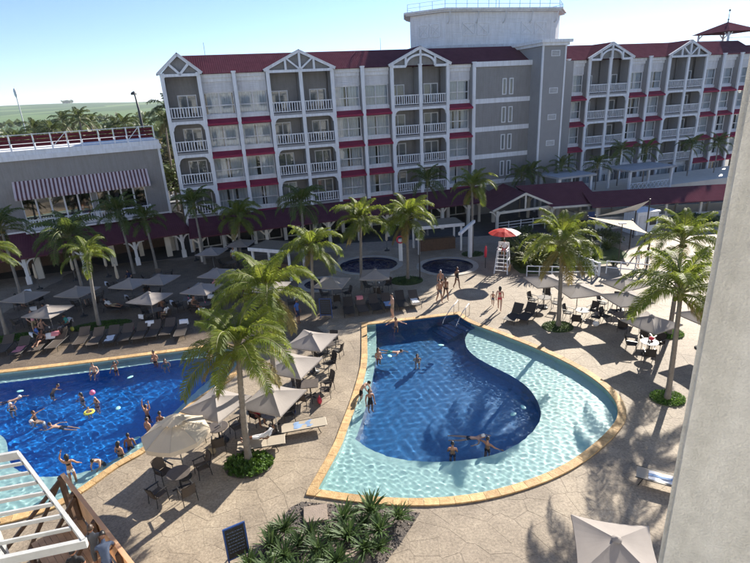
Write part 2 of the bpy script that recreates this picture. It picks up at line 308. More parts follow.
# ---------------------------------------------------------------- helpers
def tag(o, label=None, cat=None, group=None, kind=None):
    if label: o["label"] = label
    if cat: o["category"] = cat
    if group: o["group"] = group
    if kind: o["kind"] = kind
    return o
def empty(name, loc=(0, 0, 0), rz=0.0, label=None, cat=None, group=None):
    o = bpy.data.objects.new(name, None); col.objects.link(o)
    o.location = loc; o.rotation_euler = (0, 0, rz); o.empty_display_size = 0.3
    return tag(o, label, cat, group)
def obj(name, me, parent=None, loc=(0, 0, 0), rot=(0, 0, 0), scale=None):
    o = bpy.data.objects.new(name, me); col.objects.link(o)
    o.location = loc; o.rotation_euler = rot
    if scale: o.scale = scale if hasattr(scale, '__len__') else (scale,) * 3
    if parent: o.parent = parent
    return o
def copy_tree(o, parent=None):
    c = o.copy(); col.objects.link(c); c.parent = parent
    for ch in o.children: copy_tree(ch, c)
    return c
class MB:
    """collects faces, makes one mesh"""
    def __init__(s): s.v = []; s.f = []; s.m = []; s.sm = []
    def add(s, vs, fs, m=0, smooth=False):
        k = len(s.v); s.v += [tuple(x) for x in vs]
        for f in fs: s.f.append([i + k for i in f]); s.m.append(m); s.sm.append(smooth)
        return s
    def box(s, x0, x1, y0, y1, z0, z1, m=0):
        vs = [(x, y, z) for z in (z0, z1) for y in (y0, y1) for x in (x0, x1)]
        return s.add(vs, [(0, 2, 3, 1), (4, 5, 7, 6), (0, 1, 5, 4), (2, 6, 7, 3), (0, 4, 6, 2), (1, 3, 7, 5)], m)
    def bar(s, a, b, w, h, m=0, up=(0, 0, 1)):
        a = Vector(a); b = Vector(b); d = (b - a).normalized(); u = Vector(up)
        if abs(d.dot(u)) > 0.98: u = Vector((0, 1, 0))
        r = d.cross(u).normalized(); u = r.cross(d).normalized()
        vs = [p + r * sx * w / 2 + u * sz * h / 2 for p in (a, b) for sx, sz in ((-1, -1), (1, -1), (1, 1), (-1, 1))]
        return s.add(vs, [(3, 2, 1, 0), (4, 5, 6, 7), (0, 1, 5, 4), (1, 2, 6, 5), (2, 3, 7, 6), (3, 0, 4, 7)], m)
    def tube(s, pts, rad, n=8, m=0, cap=True, smooth=True):
        pts = [Vector(p) for p in pts]
        if not hasattr(rad, '__len__'): rad = [rad] * len(pts)
        vs = []; k = len(pts); ref = None
        for i, p in enumerate(pts):
            d = (pts[min(i + 1, k - 1)] - pts[max(i - 1, 0)]).normalized()
            if ref is None:
                ref = Vector((1, 0, 0)) if abs(d.x) < 0.9 else Vector((0, 1, 0))
            x = (ref - d * ref.dot(d)).normalized(); y = d.cross(x); ref = x
            for j in range(n):
                a = 2 * math.pi * j / n
                vs.append(p + (x * math.cos(a) + y * math.sin(a)) * rad[i])
        fs = [(i * n + j, i * n + (j + 1) % n, (i + 1) * n + (j + 1) % n, (i + 1) * n + j) for i in range(k - 1) for j in range(n)]
        s.add(vs, fs, m, smooth)
        if cap:
            s.add(vs[:n], [tuple(range(n - 1, -1, -1))], m); s.add(vs[-n:], [tuple(range(n))], m)
        return s
    def lathe(s, prof, n=12, m=0, c=(0, 0, 0), smooth=True):
        vs = [(c[0] + r * math.cos(2 * math.pi * j / n), c[1] + r * math.sin(2 * math.pi * j / n), c[2] + z) for r, z in prof for j in range(n)]
        fs = [(i * n + j, i * n + (j + 1) % n, (i + 1) * n + (j + 1) % n, (i + 1) * n + j) for i in range(len(prof) - 1) for j in range(n)]
        s.add(vs, fs, m, smooth)
        if prof[-1][0] > 1e-4: s.add(vs[-n:], [tuple(range(n))], m)
        if prof[0][0] > 1e-4: s.add(vs[:n], [tuple(range(n - 1, -1, -1))], m)
        return s
    def ball(s, c, r, n=10, k=7, m=0):
        if not hasattr(r, '__len__'): r = (r, r, r)
        vs = [(c[0] + r[0] * math.sin(math.pi * i / k) * math.cos(2 * math.pi * j / n), c[1] + r[1] * math.sin(math.pi * i / k) * math.sin(2 * math.pi * j / n), c[2] - r[2] * math.cos(math.pi * i / k)) for i in range(k + 1) for j in range(n)]
        fs = [(i * n + j, i * n + (j + 1) % n, (i + 1) * n + (j + 1) % n, (i + 1) * n + j) for i in range(k) for j in range(n)]
        return s.add(vs, fs, m, True)
    def prism(s, poly, axis, a, b, m=0):
        """poly (u,v) extruded along an axis: 'y' -> (u,y,v), 'z' -> (u,v,z), 'x' -> (x,u,v)"""
        def pt(u, v, w): return {'y': (u, w, v), 'z': (u, v, w), 'x': (w, u, v)}[axis]
        k = len(poly); vs = [pt(u, v, a) for u, v in poly] + [pt(u, v, b) for u, v in poly]
        fs = [tuple(range(k - 1, -1, -1)), tuple(range(k, 2 * k))] + [(i, (i + 1) % k, k + (i + 1) % k, k + i) for i in range(k)]
        return s.add(vs, fs, m)
    def mesh(s, name, mats, fixn=True):
        me = bpy.data.meshes.new(name)
        me.from_pydata(s.v, [], s.f)
        for mm in (mats if isinstance(mats, (list, tuple)) else [mats]): me.materials.append(M[mm])
        me.polygons.foreach_set("material_index", s.m); me.polygons.foreach_set("use_smooth", s.sm)
        if fixn:
            bm = bmesh.new(); bm.from_mesh(me); bmesh.ops.recalc_face_normals(bm, faces=bm.faces); bm.to_mesh(me); bm.free()
        me.update()
        return me
    def build(s, name, mats, parent=None, loc=(0, 0, 0), rot=(0, 0, 0), fixn=True):
        return obj(name, s.mesh(name, mats, fixn), parent, loc, rot)
def smooth_loop(pts, n=4):
    out = []; k = len(pts)
    for i in range(k):
        p0, p1, p2, p3 = [Vector(pts[(i + j - 1) % k]) for j in range(4)]
        for t in [j / n for j in range(n)]:
            out.append(tuple(0.5 * ((2 * p1) + (p2 - p0) * t + (2 * p0 - 5 * p1 + 4 * p2 - p3) * t * t + (3 * p1 - p0 - 3 * p2 + p3) * t ** 3)))
    return out
def smooth_line(pts, n=4):
    out = []; k = len(pts)
    for i in range(k - 1):
        p0 = Vector(pts[max(i - 1, 0)]); p1 = Vector(pts[i]); p2 = Vector(pts[i + 1]); p3 = Vector(pts[min(i + 2, k - 1)])
        for t in [j / n for j in range(n)]:
            out.append(tuple(0.5 * ((2 * p1) + (p2 - p0) * t + (2 * p0 - 5 * p1 + 4 * p2 - p3) * t * t + (3 * p1 - p0 - 3 * p2 + p3) * t ** 3)))
    out.append(tuple(pts[-1]))
    return out
def area2(p): return sum(p[i][0] * p[(i + 1) % len(p)][1] - p[(i + 1) % len(p)][0] * p[i][1] for i in range(len(p)))
def ccw(p): return list(p) if area2(p) > 0 else list(p)[::-1]
def offset_loop(p, d):
    """outward offset of a ccw loop"""
    k = len(p); out = []
    for i in range(k):
        a = Vector(p[i - 1]); b = Vector(p[i]); c = Vector(p[(i + 1) % k])
        e1 = (b - a).normalized(); e2 = (c - b).normalized()
        n = Vector((e1.y + e2.y, -e1.x - e2.x)).normalized()
        s = max(0.5, n.dot(Vector((e1.y, -e1.x))))
        out.append(tuple(b + n * (d / s)))
    return out
def cdt(polys):
    """polys: list of loops -> verts, tris, list of the loops each triangle lies in"""
    vs = []; fs = []
    for p in polys:
        k = len(vs); vs += [Vector(q[:2]) for q in p]; fs.append(list(range(k, k + len(p))))
    v, e, f, ov, oe, of = delaunay_2d_cdt(vs, [], fs, 1, 1e-5)
    return v, f, [set(x) for x in of]
def inside(p, poly):
    c = False; k = len(poly); x, y = p[0], p[1]
    for i in range(k):
        a = poly[i]; b = poly[i - 1]
        if (a[1] > y) != (b[1] > y) and x < (b[0] - a[0]) * (y - a[1]) / (b[1] - a[1]) + a[0]: c = not c
    return c

# ================================================================ SETTING: ground, fields, pools, deck
TEAR = ccw(smooth_line([(-0.73, 30.4), (3.26, 30.97), (5.36, 31.3)], 3)[:-1] + smooth_line([(5.36, 31.3), (5.85, 29.95), (7.34, 28.09), (9.14, 25.67), (10.28, 23.63), (10.84, 21.9), (10.9, 20.5), (10.5, 19.3), (9.72, 18.36), (8.55, 17.35), (7.11, 16.35), (5.56, 15.62), (3.82, 15.1), (2.23, 14.91), (0.67, 14.96), (-0.9, 15.22), (-2.67, 15.68)], 4)[:-1]
           + smooth_line([(-2.67, 15.68), (-1.91, 18.1), (-1.64, 19.4), (-1.13, 22.12), (-0.75, 25.07), (-0.71, 27.69), (-0.73, 30.4)], 3)[:-1])
TDEEP = ccw([(-0.1, 30.3)] + smooth_line([(-0.13, 27.1), (-0.5, 23.35), (-1.03, 20.09), (-1.25, 19.1)], 3) + smooth_line([(-1.25, 19.1), (-0.75, 18.53), (0.16, 17.84), (1.37, 17.45), (2.6, 17.33), (3.85, 17.43), (4.99, 17.77), (6.09, 18.48), (6.95, 19.42), (7.37, 20.31), (7.51, 21.38), (7.39, 22.54), (6.93, 23.64), (6.09, 24.87), (5.48, 25.91), (5.2, 26.99), (5.27, 28.1), (5.6, 29.0), (6.0, 29.6)], 3)[1:] + [(5.9, 30.2), (5.36, 31.8), (3.2, 31.4), (-0.1, 30.9)])
LPOOL = ccw(smooth_line([(-34.0, 24.9), (-27.0, 25.85), (-21.91, 26.53), (-16.5, 27.31), (-11.5, 28.2), (-9.3, 28.35), (-8.3, 27.6), (-8.0, 26.19), (-8.29, 24.36), (-9.56, 21.97), (-10.32, 19.12), (-11.31, 17.79), (-11.94, 16.58), (-12.5, 15.85), (-13.3, 15.4), (-15.0, 14.9), (-19.0, 14.4), (-26.0, 14.2), (-34.0, 15.5)], 3))
LDEEP = ccw(smooth_line([(-33.5, 24.0), (-22.2, 25.68), (-16.55, 26.6), (-11.6, 27.55), (-9.9, 27.3), (-9.2, 26.0), (-10.05, 22.9), (-10.83, 20.24), (-11.4, 19.09), (-12.11, 18.16), (-13.07, 17.77), (-14.2, 17.7), (-15.25, 18.01), (-16.26, 18.65), (-17.39, 20.14), (-18.21, 20.85), (-20.0, 21.5), (-26.0, 22.0), (-33.5, 22.5)], 3))
LBENCH = ccw([(-34.5, 23.0), (-22.2, 25.0), (-16.55, 25.9), (-11.6, 26.6), (-10.2, 27.0), (-9.0, 30.0), (-34.5, 30.0)])
def circle(cx, cy, rx, ry=None, n=40, a=0.0):
    ry = ry or rx
    return [(cx + rx * math.cos(t) * math.cos(a) - ry * math.sin(t) * math.sin(a), cy + rx * math.cos(t) * math.sin(a) + ry * math.sin(t) * math.cos(a)) for t in [2 * math.pi * i / n for i in range(n)]]
PONDS = [circle(6.2, 41.4, 2.2, 2.15), circle(-0.5, 42.9, 2.6, 2.3), circle(-4.2, 38.6, 1.5, 1.4)]
NOTCH = [(3.9, 42.3), (5.0, 44.2), (5.9, 43.4), (5.0, 42.0)]
HOLES = [TEAR, LPOOL] + PONDS

def sheet(name, outer, holes, z, material, thick=0.0):
    v, f, of = cdt([outer] + holes)
    mb = MB(); fs = [t for t, s in zip(f, of) if 0 in s and len(s) == 1]
    mb.add([(p.x, p.y, z) for p in v], fs)
    return mb.build(name, material, fixn=False)
GR = sheet('ground', [(-400, -60), (400, -60), (400, 240), (-400, 240)], [offset_loop(h, 0.15) for h in HOLES], -0.03, 'asphalt')
tag(GR, kind='structure')
# slab joints
DK = sheet('pool_deck', [(-45, 4), (46, 4), (46, 50.4), (-12, 50.4), (-36, 44), (-45, 40)], [offset_loop(h, 0.10) for h in HOLES], 0.0, 'deck_joint')
tag(DK, 'stamped concrete pool deck in irregular warm grey slabs', kind='structure')

# ---- irregular slabs: Voronoi cells, joints left open
def voronoi(x0, x1, y0, y1, s, rnd, jit=0.46):
    nx = int((x1 - x0) / s); ny = int((y1 - y0) / s)
    P = {(i, j): None if rnd.random() < .24 else Vector((x0 + (i + .5 + rnd.uniform(-jit, jit)) * s, y0 + (j + .5 + rnd.uniform(-jit, jit)) * s)) for i in range(-3, nx + 3) for j in range(-3, ny + 3)}
    out = []
    for i in range(nx):
        for j in range(ny):
            c = P[(i, j)]
            if c is None: continue
            poly = [c + Vector((dx * 2.5 * s, dy * 2.5 * s)) for dx, dy in ((-1, -1), (1, -1), (1, 1), (-1, 1))]
            for a in range(-3, 4):
                for b in range(-3, 4):
                    if (a, b) == (0, 0) or P.get((i + a, j + b)) is None: continue
                    q = P[(i + a, j + b)]; n = q - c; L = n.length; n = n / L; lim = L / 2 - 0.0055
                    new = []
                    for k in range(len(poly)):
                        p1 = poly[k - 1]; p2 = poly[k]; d1 = (p1 - c).dot(n) - lim; d2 = (p2 - c).dot(n) - lim
                        if (d1 <= 0) != (d2 <= 0): new.append(p1 + (p2 - p1) * (d1 / (d1 - d2)))
                        if d2 <= 0: new.append(p2)
                    poly = new
                    if len(poly) < 3: break
                if len(poly) < 3: break
            if len(poly) >= 3: out.append([tuple(p) for p in poly])
    return out
rnd = random.Random(3)
BED = ccw([(-5.6, 9.0), (-5.0, 11.6), (-3.55, 14.9), (-3.15, 15.17), (0.28, 14.55), (1.15, 14.32), (0.4, 13.1), (-0.25, 12.2), (-1.2, 9.0)])
def road_cells():
    cells = voronoi(-28, 25, 8.5, 48, .8, rnd)
    cut = [offset_loop(h, 0.26) for h in HOLES] + [BED]
    polys = cut + cells; nc = len(cut)
    v, f, of = cdt(polys)
    groups = {}
    for t, s in zip(f, of):
        if not s or min(s) < nc: continue
        groups.setdefault(min(s), []).append(t)
    return v, groups
sv, groups = road_cells()
def slab(mb, tris, z=0.016):
    ids = sorted({i for t in tris for i in t}); mp = {k: n for n, k in enumerate(ids)}
    top = [(sv[k].x, sv[k].y, z) for k in ids]; low = [(sv[k].x, sv[k].y, 0.001) for k in ids]; n = len(ids)
    edges = {}
    for t in tris:
        for a, b in ((t[0], t[1]), (t[1], t[2]), (t[2], t[0])): edges[(a, b)] = 1
    fs = [tuple(mp[i] for i in t) for t in tris]
    for (a, b) in edges:
        if (b, a) not in edges: fs.append((mp[b], mp[a], mp[a] + n, mp[b] + n))
    mb.add(top + low, fs)
def cell_rank(tris):
    c = sum((sv[i] for t in tris for i in t), Vector((0, 0))) / (3 * len(tris))
    d = Vector((c.x, c.y, -14)); dep = d.dot(_f); x = d.dot(_r) / dep; y = d.dot(_u) / dep
    vis = abs(x) < 0.74 and abs(y) < 0.56
    return (0 if vis else 1, d.length)
order = sorted(groups.values(), key=cell_rank)
rest = MB(); rest2 = MB()
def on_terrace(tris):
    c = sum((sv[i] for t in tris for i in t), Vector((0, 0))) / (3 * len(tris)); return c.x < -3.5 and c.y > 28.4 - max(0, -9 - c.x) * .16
for k, tris in enumerate(order):
    if k < 290:
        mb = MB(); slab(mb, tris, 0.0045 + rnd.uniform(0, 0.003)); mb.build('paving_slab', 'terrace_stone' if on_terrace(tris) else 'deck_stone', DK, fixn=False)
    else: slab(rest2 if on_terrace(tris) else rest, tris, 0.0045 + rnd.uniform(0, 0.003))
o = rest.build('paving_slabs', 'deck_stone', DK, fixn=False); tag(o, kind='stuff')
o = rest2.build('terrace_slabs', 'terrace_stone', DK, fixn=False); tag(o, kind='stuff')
# plain stamped concrete beyond the laid slabs
def far_deck():
    parts = [[(-45, 4), (-28.02, 4), (-28.02, 43.0), (-36, 43.9), (-45, 40)], [(25.02, 4), (46, 4), (46, 50.4), (25.02, 50.4)], [(-28, 48.02), (25, 48.02), (25, 50.4), (-12, 50.4), (-22, 47.9)], [(-28, 4), (25, 4), (25, 8.48), (-28, 8.48)]]
    mb = MB()
    for p in parts:
        v, f, of = cdt([ccw(p)] + [offset_loop(h, 0.34) for h in HOLES])
        mb.add([(q.x, q.y, 0.012) for q in v], [t for t, s in zip(f, of) if s == {0}])
    o = mb.build('concrete_apron', 'deck_stone', DK, fixn=False)
far_deck()

# ---- pool shells: floors at their depths, walls between
def shell(name, polys, depth, mats, water_z, rule):
    v, f, of = cdt(polys)
    keep = [(t, rule(s)) for t, s in zip(f, of) if 0 in s]
    mb = MB(); edge = {}
    for t, lv in keep:
        z = depth[lv]
        mb.add([(v[i].x, v[i].y, z) for i in t], [(0, 1, 2)], lv)
        for a, b in ((t[0], t[1]), (t[1], t[2]), (t[2], t[0])): edge[(a, b)] = lv
    for (a, b), lv in edge.items():
        o2 = edge.get((b, a)); za = depth[lv]; zb = 0.005 if o2 is None else depth[o2]
        if zb > za + 1e-4: mb.add([(v[a].x, v[a].y, za), (v[b].x, v[b].y, za), (v[b].x, v[b].y, zb), (v[a].x, v[a].y, zb)], [(0, 1, 2, 3)], lv if o2 is None else lv)
    sh = mb.build(name, mats, fixn=False); tag(sh, kind='structure')
    sh.cycles.is_caustics_receiver = True
    return sh
def water_surface(poly, seed, label, step=.036, amp=1.0, xmin=-24.5, lams=(.35, 1.2), deep=None):
    """rippled sheet: a sum of short waves, wavy enough to focus the sun on the floor"""
    rn = random.Random(seed)
    waves = []
    for k in range(26):
        lam = rn.uniform(*lams); a = rn.uniform(0, 6.283); waves.append((.0018 * amp * (lam / .30) * rn.uniform(.5, 1), 6.283 / lam, math.cos(a), math.sin(a), rn.uniform(0, 6.283)))
    W = np.array(waves)
    xs = [p[0] for p in poly]; ys = [p[1] for p in poly]; x0 = max(min(xs), xmin) - .1; y0 = min(ys) - .1
    nx = int((max(xs) + .1 - x0) / step); ny = int((max(ys) + .1 - y0) / step)
    X, Y = np.meshgrid(x0 + np.arange(nx + 1) * step, y0 + np.arange(ny + 1) * step); Z = np.full(X.shape, WZ)
    for k, (A, K, c, s_, ph) in enumerate(waves): Z += A * np.sin(K * (X * c + Y * s_) + ph + .6 * np.sin(.7 * X + k) + .6 * np.sin(.8 * Y + 2 * k))
    if deep:      # over the ledges the wavelets are shorter and steeper
        ms = np.zeros(X.shape, bool)
        for i in range(len(deep)):
            a, b = deep[i], deep[i - 1]
            if abs(a[1] - b[1]) > 1e-12: ms ^= ((a[1] > Y) != (b[1] > Y)) & (X < (b[0] - a[0]) * (Y - a[1]) / (b[1] - a[1]) + a[0])
        ms = 1.0 - ms.astype(float)
        for _ in range(14): ms[1:-1, 1:-1] = (ms[:-2, 1:-1] + ms[2:, 1:-1] + ms[1:-1, :-2] + ms[1:-1, 2:]) / 4
        for k in range(16):
            lam = rn.uniform(.17, .42); a = rn.uniform(0, 6.283); A = .0008 * (lam / .25) * rn.uniform(.6, 1); K = 6.283 / lam
            Z += ms * A * np.sin(K * (X * math.cos(a) + Y * math.sin(a)) + rn.uniform(0, 6.283) + .8 * np.sin(1.1 * X + k) + .8 * np.sin(1.3 * Y + 2 * k))
    cx = X[:-1, :-1] + step / 2; cy_ = Y[:-1, :-1] + step / 2; ins = np.zeros(cx.shape, bool); off = offset_loop(poly, .06)
    for i in range(len(off)):
        a, b = off[i], off[i - 1]
        if abs(a[1] - b[1]) < 1e-12: continue
        ins ^= ((a[1] > cy_) != (b[1] > cy_)) & (cx < (b[0] - a[0]) * (cy_ - a[1]) / (b[1] - a[1]) + a[0])
    J, I = np.nonzero(ins); w_ = nx + 1; idx = np.stack([J * w_ + I, J * w_ + I + 1, (J + 1) * w_ + I + 1, (J + 1) * w_ + I], 1)
    us = np.unique(idx); mp = np.zeros(X.size, int); mp[us] = np.arange(len(us))
    me = bpy.data.meshes.new('pool_water'); me.from_pydata(np.stack([X.ravel(), Y.ravel(), Z.ravel()], 1)[us].tolist(), [], mp[idx].tolist())
    me.polygons.foreach_set('use_smooth', [True] * len(me.polygons)); me.materials.append(M['water']); me.update()
    o = obj('pool_water', me); o.cycles.is_caustics_caster = True; return tag(o, label, kind='structure')
WZ = -0.07
def coping(name, loop, w, stone, material, label, z=0.075, corner=None):
    """ring of separate stones, joints open, front edge slightly over the water"""
    base = empty(name); tag(base, label, kind='structure')
    L = [0.0]; k = len(loop); inn = offset_loop(loop, -0.05); out = offset_loop(loop, w)
    for i in range(k): L.append(L[-1] + (Vector(loop[(i + 1) % k]) - Vector(loop[i])).length)
    def at(ring, s):
        s = s % L[-1]
        for i in range(k):
            if s <= L[i + 1] + 1e-9:
                t = (s - L[i]) / max(1e-9, L[i + 1] - L[i]); return Vector(ring[i]).lerp(Vector(ring[(i + 1) % k]), t)
    n = int(L[-1] / stone); g = 0.006
    for q in range(n):
        a = q * L[-1] / n + g; b = (q + 1) * L[-1] / n - g
        ss = [a, (a * 2 + b) / 3, (a + 2 * b) / 3, b]
        poly = [tuple(at(inn, s)) for s in ss] + [tuple(at(out, s)) for s in ss[::-1]]
        dz = rnd.uniform(-0.003, 0.003)
        mb = MB(); mb.prism(poly, 'z', 0.0155, z + dz); mb.build('coping_stone', material, base)
    return base
SH1 = shell('teardrop_pool_basin', [TEAR, TDEEP], [-0.50, -1.45], ['tile_shallow', 'tile_deep'], WZ, lambda s: 1 if 1 in s else 0)
SH2 = shell('long_pool_basin', [LPOOL, LDEEP, LBENCH], [-0.50, -1.55, -0.50], ['tile_shallow', 'tile_blue', 'tile_shallow'], WZ, lambda s: 1 if 1 in s else (2 if 2 in s else 0))
coping('teardrop_pool_coping', TEAR, 0.30, 0.55, 'coping_stone', 'yellow stone coping around the teardrop pool')
coping('long_pool_coping', LPOOL, 0.30, 0.55, 'coping_stone', 'yellow stone coping around the long blue pool')
for i, pd in enumerate(PONDS):
    shell('round_pool_basin', [pd] + ([NOTCH] if i == 0 else []), [-0.9, -0.9], ['tile_dark', 'tile_dark'], WZ, lambda s: 0)
    coping('round_pool_coping', pd, 0.42, 0.75, 'pale_coping', 'pale stone coping ring around a small round pool', 0.06)
    water_surface(pd, 20 + i, 'still dark blue water in a small round pool', .08, .5)
water_surface(TEAR, 3, 'rippled clear water in the teardrop pool', .030, .22, lams=(.25, .8), deep=TDEEP)
water_surface(LPOOL, 4, 'rippled blue water in the long pool', .040, .36, lams=(.22, .7), deep=LDEEP)
# steps in the corner of the teardrop pool
st = empty('pool_steps'); tag(st, 'dark blue tiled steps in the teardrop pool corner', kind='structure')
e = Vector((0.53, -0.848)); nn = Vector((-0.848, -0.53)); c0 = Vector((5.28, 31.05))
for k in range(5):
    a = c0 + nn * (0.42 * k); mb = MB()
    L_ = 1.75 if k < 2 else 1.55
    q = [a, a + e * L_, a + e * L_ + nn * 0.42, a + nn * 0.42 + e * (0.0)]
    mb.prism([tuple(p) for p in q], 'z', -1.449, -0.30 - 0.17 * k); mb.build('step', 'tile_deep', st)
    nb = MB(); nb.prism([tuple(a + nn * 0.37), tuple(a + nn * 0.37 + e * L_), tuple(a + nn * 0.425 + e * L_), tuple(a + nn * 0.425)], 'z', -0.32 - 0.17 * k, -0.295 - 0.17 * k); nb.build('step_nosing', 'tile_dark', st)

# ---- far fields and hills
def hz(x, y):
    d = math.hypot(x, y)
    t = max(0.0, (d - 260) / 3200.0); t = min(t, 1.0)
    h = 58 * (t * t * (3 - 2 * t)) + (14 * math.sin(x * 0.0021 + 1.0) + 7 * math.sin(x * 0.0047 + y * 0.001)) * t
    if d > 3460: h -= (d - 3460) * 0.02
    return h
mb = MB(); NR, NA = 70, 90
vs = []
for i in range(NR):
    r = 200 * (6500 / 200) ** (i / (NR - 1))
    for j in range(NA):
        a = R(-75 + 150 * j / (NA - 1)); x = r * math.sin(a); y = r * math.cos(a)
        vs.append((x, y, hz(x, y) - 0.06))
mb.add(vs, [(i * NA + j, (i + 1) * NA + j, (i + 1) * NA + j + 1, i * NA + j + 1) for i in range(NR - 1) for j in range(NA - 1)], 0, True)
o = mb.build('fields', 'fields', fixn=False); tag(o, 'rolling green farm fields reaching the horizon', kind='structure')

# ================================================================ HOTEL (local x along the facade, y into the building)
TH = R(17.204)
HN = Vector((-math.sin(TH), math.cos(TH), 0)); HE = Vector((math.cos(TH), math.sin(TH), 0))
HOTEL = empty('hotel_building', HN * 53.33, TH, 'long grey and white hotel with red roof, gabled balconies and red awnings', 'hotel')
FL = [12.75, 9.70, 6.65, 3.60]
def HP(name, mb, m, loc=(0, 0, 0), parent=None): return mb.build(name, m, parent or HOTEL, loc)
# -- shared meshes
def frame_mesh(w, h, cols, trans, t=0.095, d=0.12):
    mb = MB(); mb.box(-w/2, w/2, 0, d, 0, t); mb.box(-w/2, w/2, 0, d, h - t, h)
    mb.box(-w/2, -w/2 + t, 0, d, t, h - t); mb.box(w/2 - t, w/2, 0, d, t, h - t)
    xs = [-w/2 + t + (w - 2*t) * i / cols for i in range(cols + 1)]
    for x in xs[1:-1]: mb.box(x - t/2, x + t/2, 0.005, d - .005, t, h - t)
    rects = []
    zs = [t, h - t]
    if trans:
        zt = h * trans; zs = [t, zt, h - t]
        for a, b in zip(xs, xs[1:]):
            mb.box(a + (t/2 if a != xs[0] else 0), b - (t/2 if b != xs[-1] else 0), 0.01, d - .01, zt - t/2, zt + t/2)
    for a, b in zip(xs, xs[1:]):
        for c, e in zip(zs, zs[1:]):
            rects.append((a + (t/2 if a != xs[0] else 0), b - (t/2 if b != xs[-1] else 0), c + (t/2 if c != zs[0] else 0), e - (t/2 if e != zs[-1] else 0)))
    return mb.mesh('window', 'white_paint'), rects
def curtain_mesh(w, h, folds, amp=0.05, seed=0):
    rn = random.Random(seed); n = folds * 4; mb = MB(); ph = rn.uniform(0, 6)
    top = []; 
    for i in range(n + 1):
        x = w * i / n; y = amp * math.sin(i * math.pi / 2 + ph) + rn.uniform(-.02, .02); top.append((x, y))
    vs = [(x, y, 0) for x, y in top] + [(x, y * .8, h) for x, y in top]
    mb.add(vs, [(i, i + 1, n + 2 + i, n + 1 + i) for i in range(n)], 0, True)
    return mb.mesh('curtain', 'curtain', fixn=False)
def pane_mesh(w, h):
    mb = MB(); mb.box(0, w, 0, 0.012, 0, h); return mb.mesh('pane', 'glass')
_pm = {}
def window(parent, x, y, z, w, h, cols, trans, cur, dark=True, name='window'):
    """frame with its panes, the curtains behind it and the dark room"""
    key = (w, h, cols, trans)
    if key not in _pm:
        fm, rects = frame_mesh(w, h, cols, trans); pm = {}
        bm_ = MB(); bm_.box(-w/2 + .03, w/2 - .03, 0.52, 0.55, .03, h - .03)
        _pm[key] = (fm, rects, pm, bm_.mesh('dark_room', 'room_dark'))
    fm, rects, pm, dm = _pm[key]
    f = obj(name, fm, parent, (x, y, z))
    for a, b, c, e_ in rects:
        k = (round(b - a, 3), round(e_ - c, 3))
        if k not in pm: pm[k] = pane_mesh(*k)
        obj('pane', pm[k], f, (a, 0.06, c))
    obj('dark_room', dm, f)
    for (a, b) in cur:
        q = ('c', round(b - a, 2), w, h, rnd.randrange(3))
        if q not in _pm: _pm[q] = curtain_mesh((b - a) * w * .96, h - .12, max(3, int((b - a) * w * 4)), seed=hash(q[1:]) % 999)
        obj('curtain', _pm[q], f, (-w * .48 + a * w * .96, 0.24, 0.06))
    return f
CURS = [[(0, 1)], [(0, .42), (.58, 1)], [(0, .35), (.5, 1)], [(0, .45), (.52, 1)], [(0, .3), (.38, .62), (.7, 1)], [(0, .22), (.8, 1)], [(0, .48), (.5, 1)], [(0.06, .95)]]
def arch_piece(x0, x1, ztop, hgt, left, right, r=0.55):
    """white beam whose outer lower corners are rounded brackets"""
    pts = [(x0, ztop), (x1, ztop)]
    zb = ztop - hgt
    if right:
        pts.append((x1, zb - r)); pts += [(x1 - .07 - (r - .07) * (1 - math.cos(a)), zb - r + r * math.sin(a)) for a in [math.pi / 2 * i / 6 for i in range(7)]]
    else: pts.append((x1, zb))
    if left:
        pts += [(x0 + .07 + (r - .07) * (1 - math.cos(a)), zb - r + r * math.sin(a)) for a in [math.pi / 2 * i / 6 for i in range(6, -1, -1)]]; pts.append((x0, zb - r))
    else: pts.append((x0, zb))
    return pts
def tri_strip_poly(mb, pts, axis, a, b, m=0):
    v, f, of = cdt([ccw(pts)])
    k = len(v)
    mb.add([(q.x, a, q.y) for q in v] + [(q.x, b, q.y) for q in v], [t for t in f] + [tuple(i + k for i in t[::-1]) for t in f], m)
    lp = ccw(pts); n = len(lp)
    mb.add([(p[0], a, p[1]) for p in lp] + [(p[0], b, p[1]) for p in lp], [(i, (i + 1) % n, n + (i + 1) % n, n + i) for i in range(n)], m)
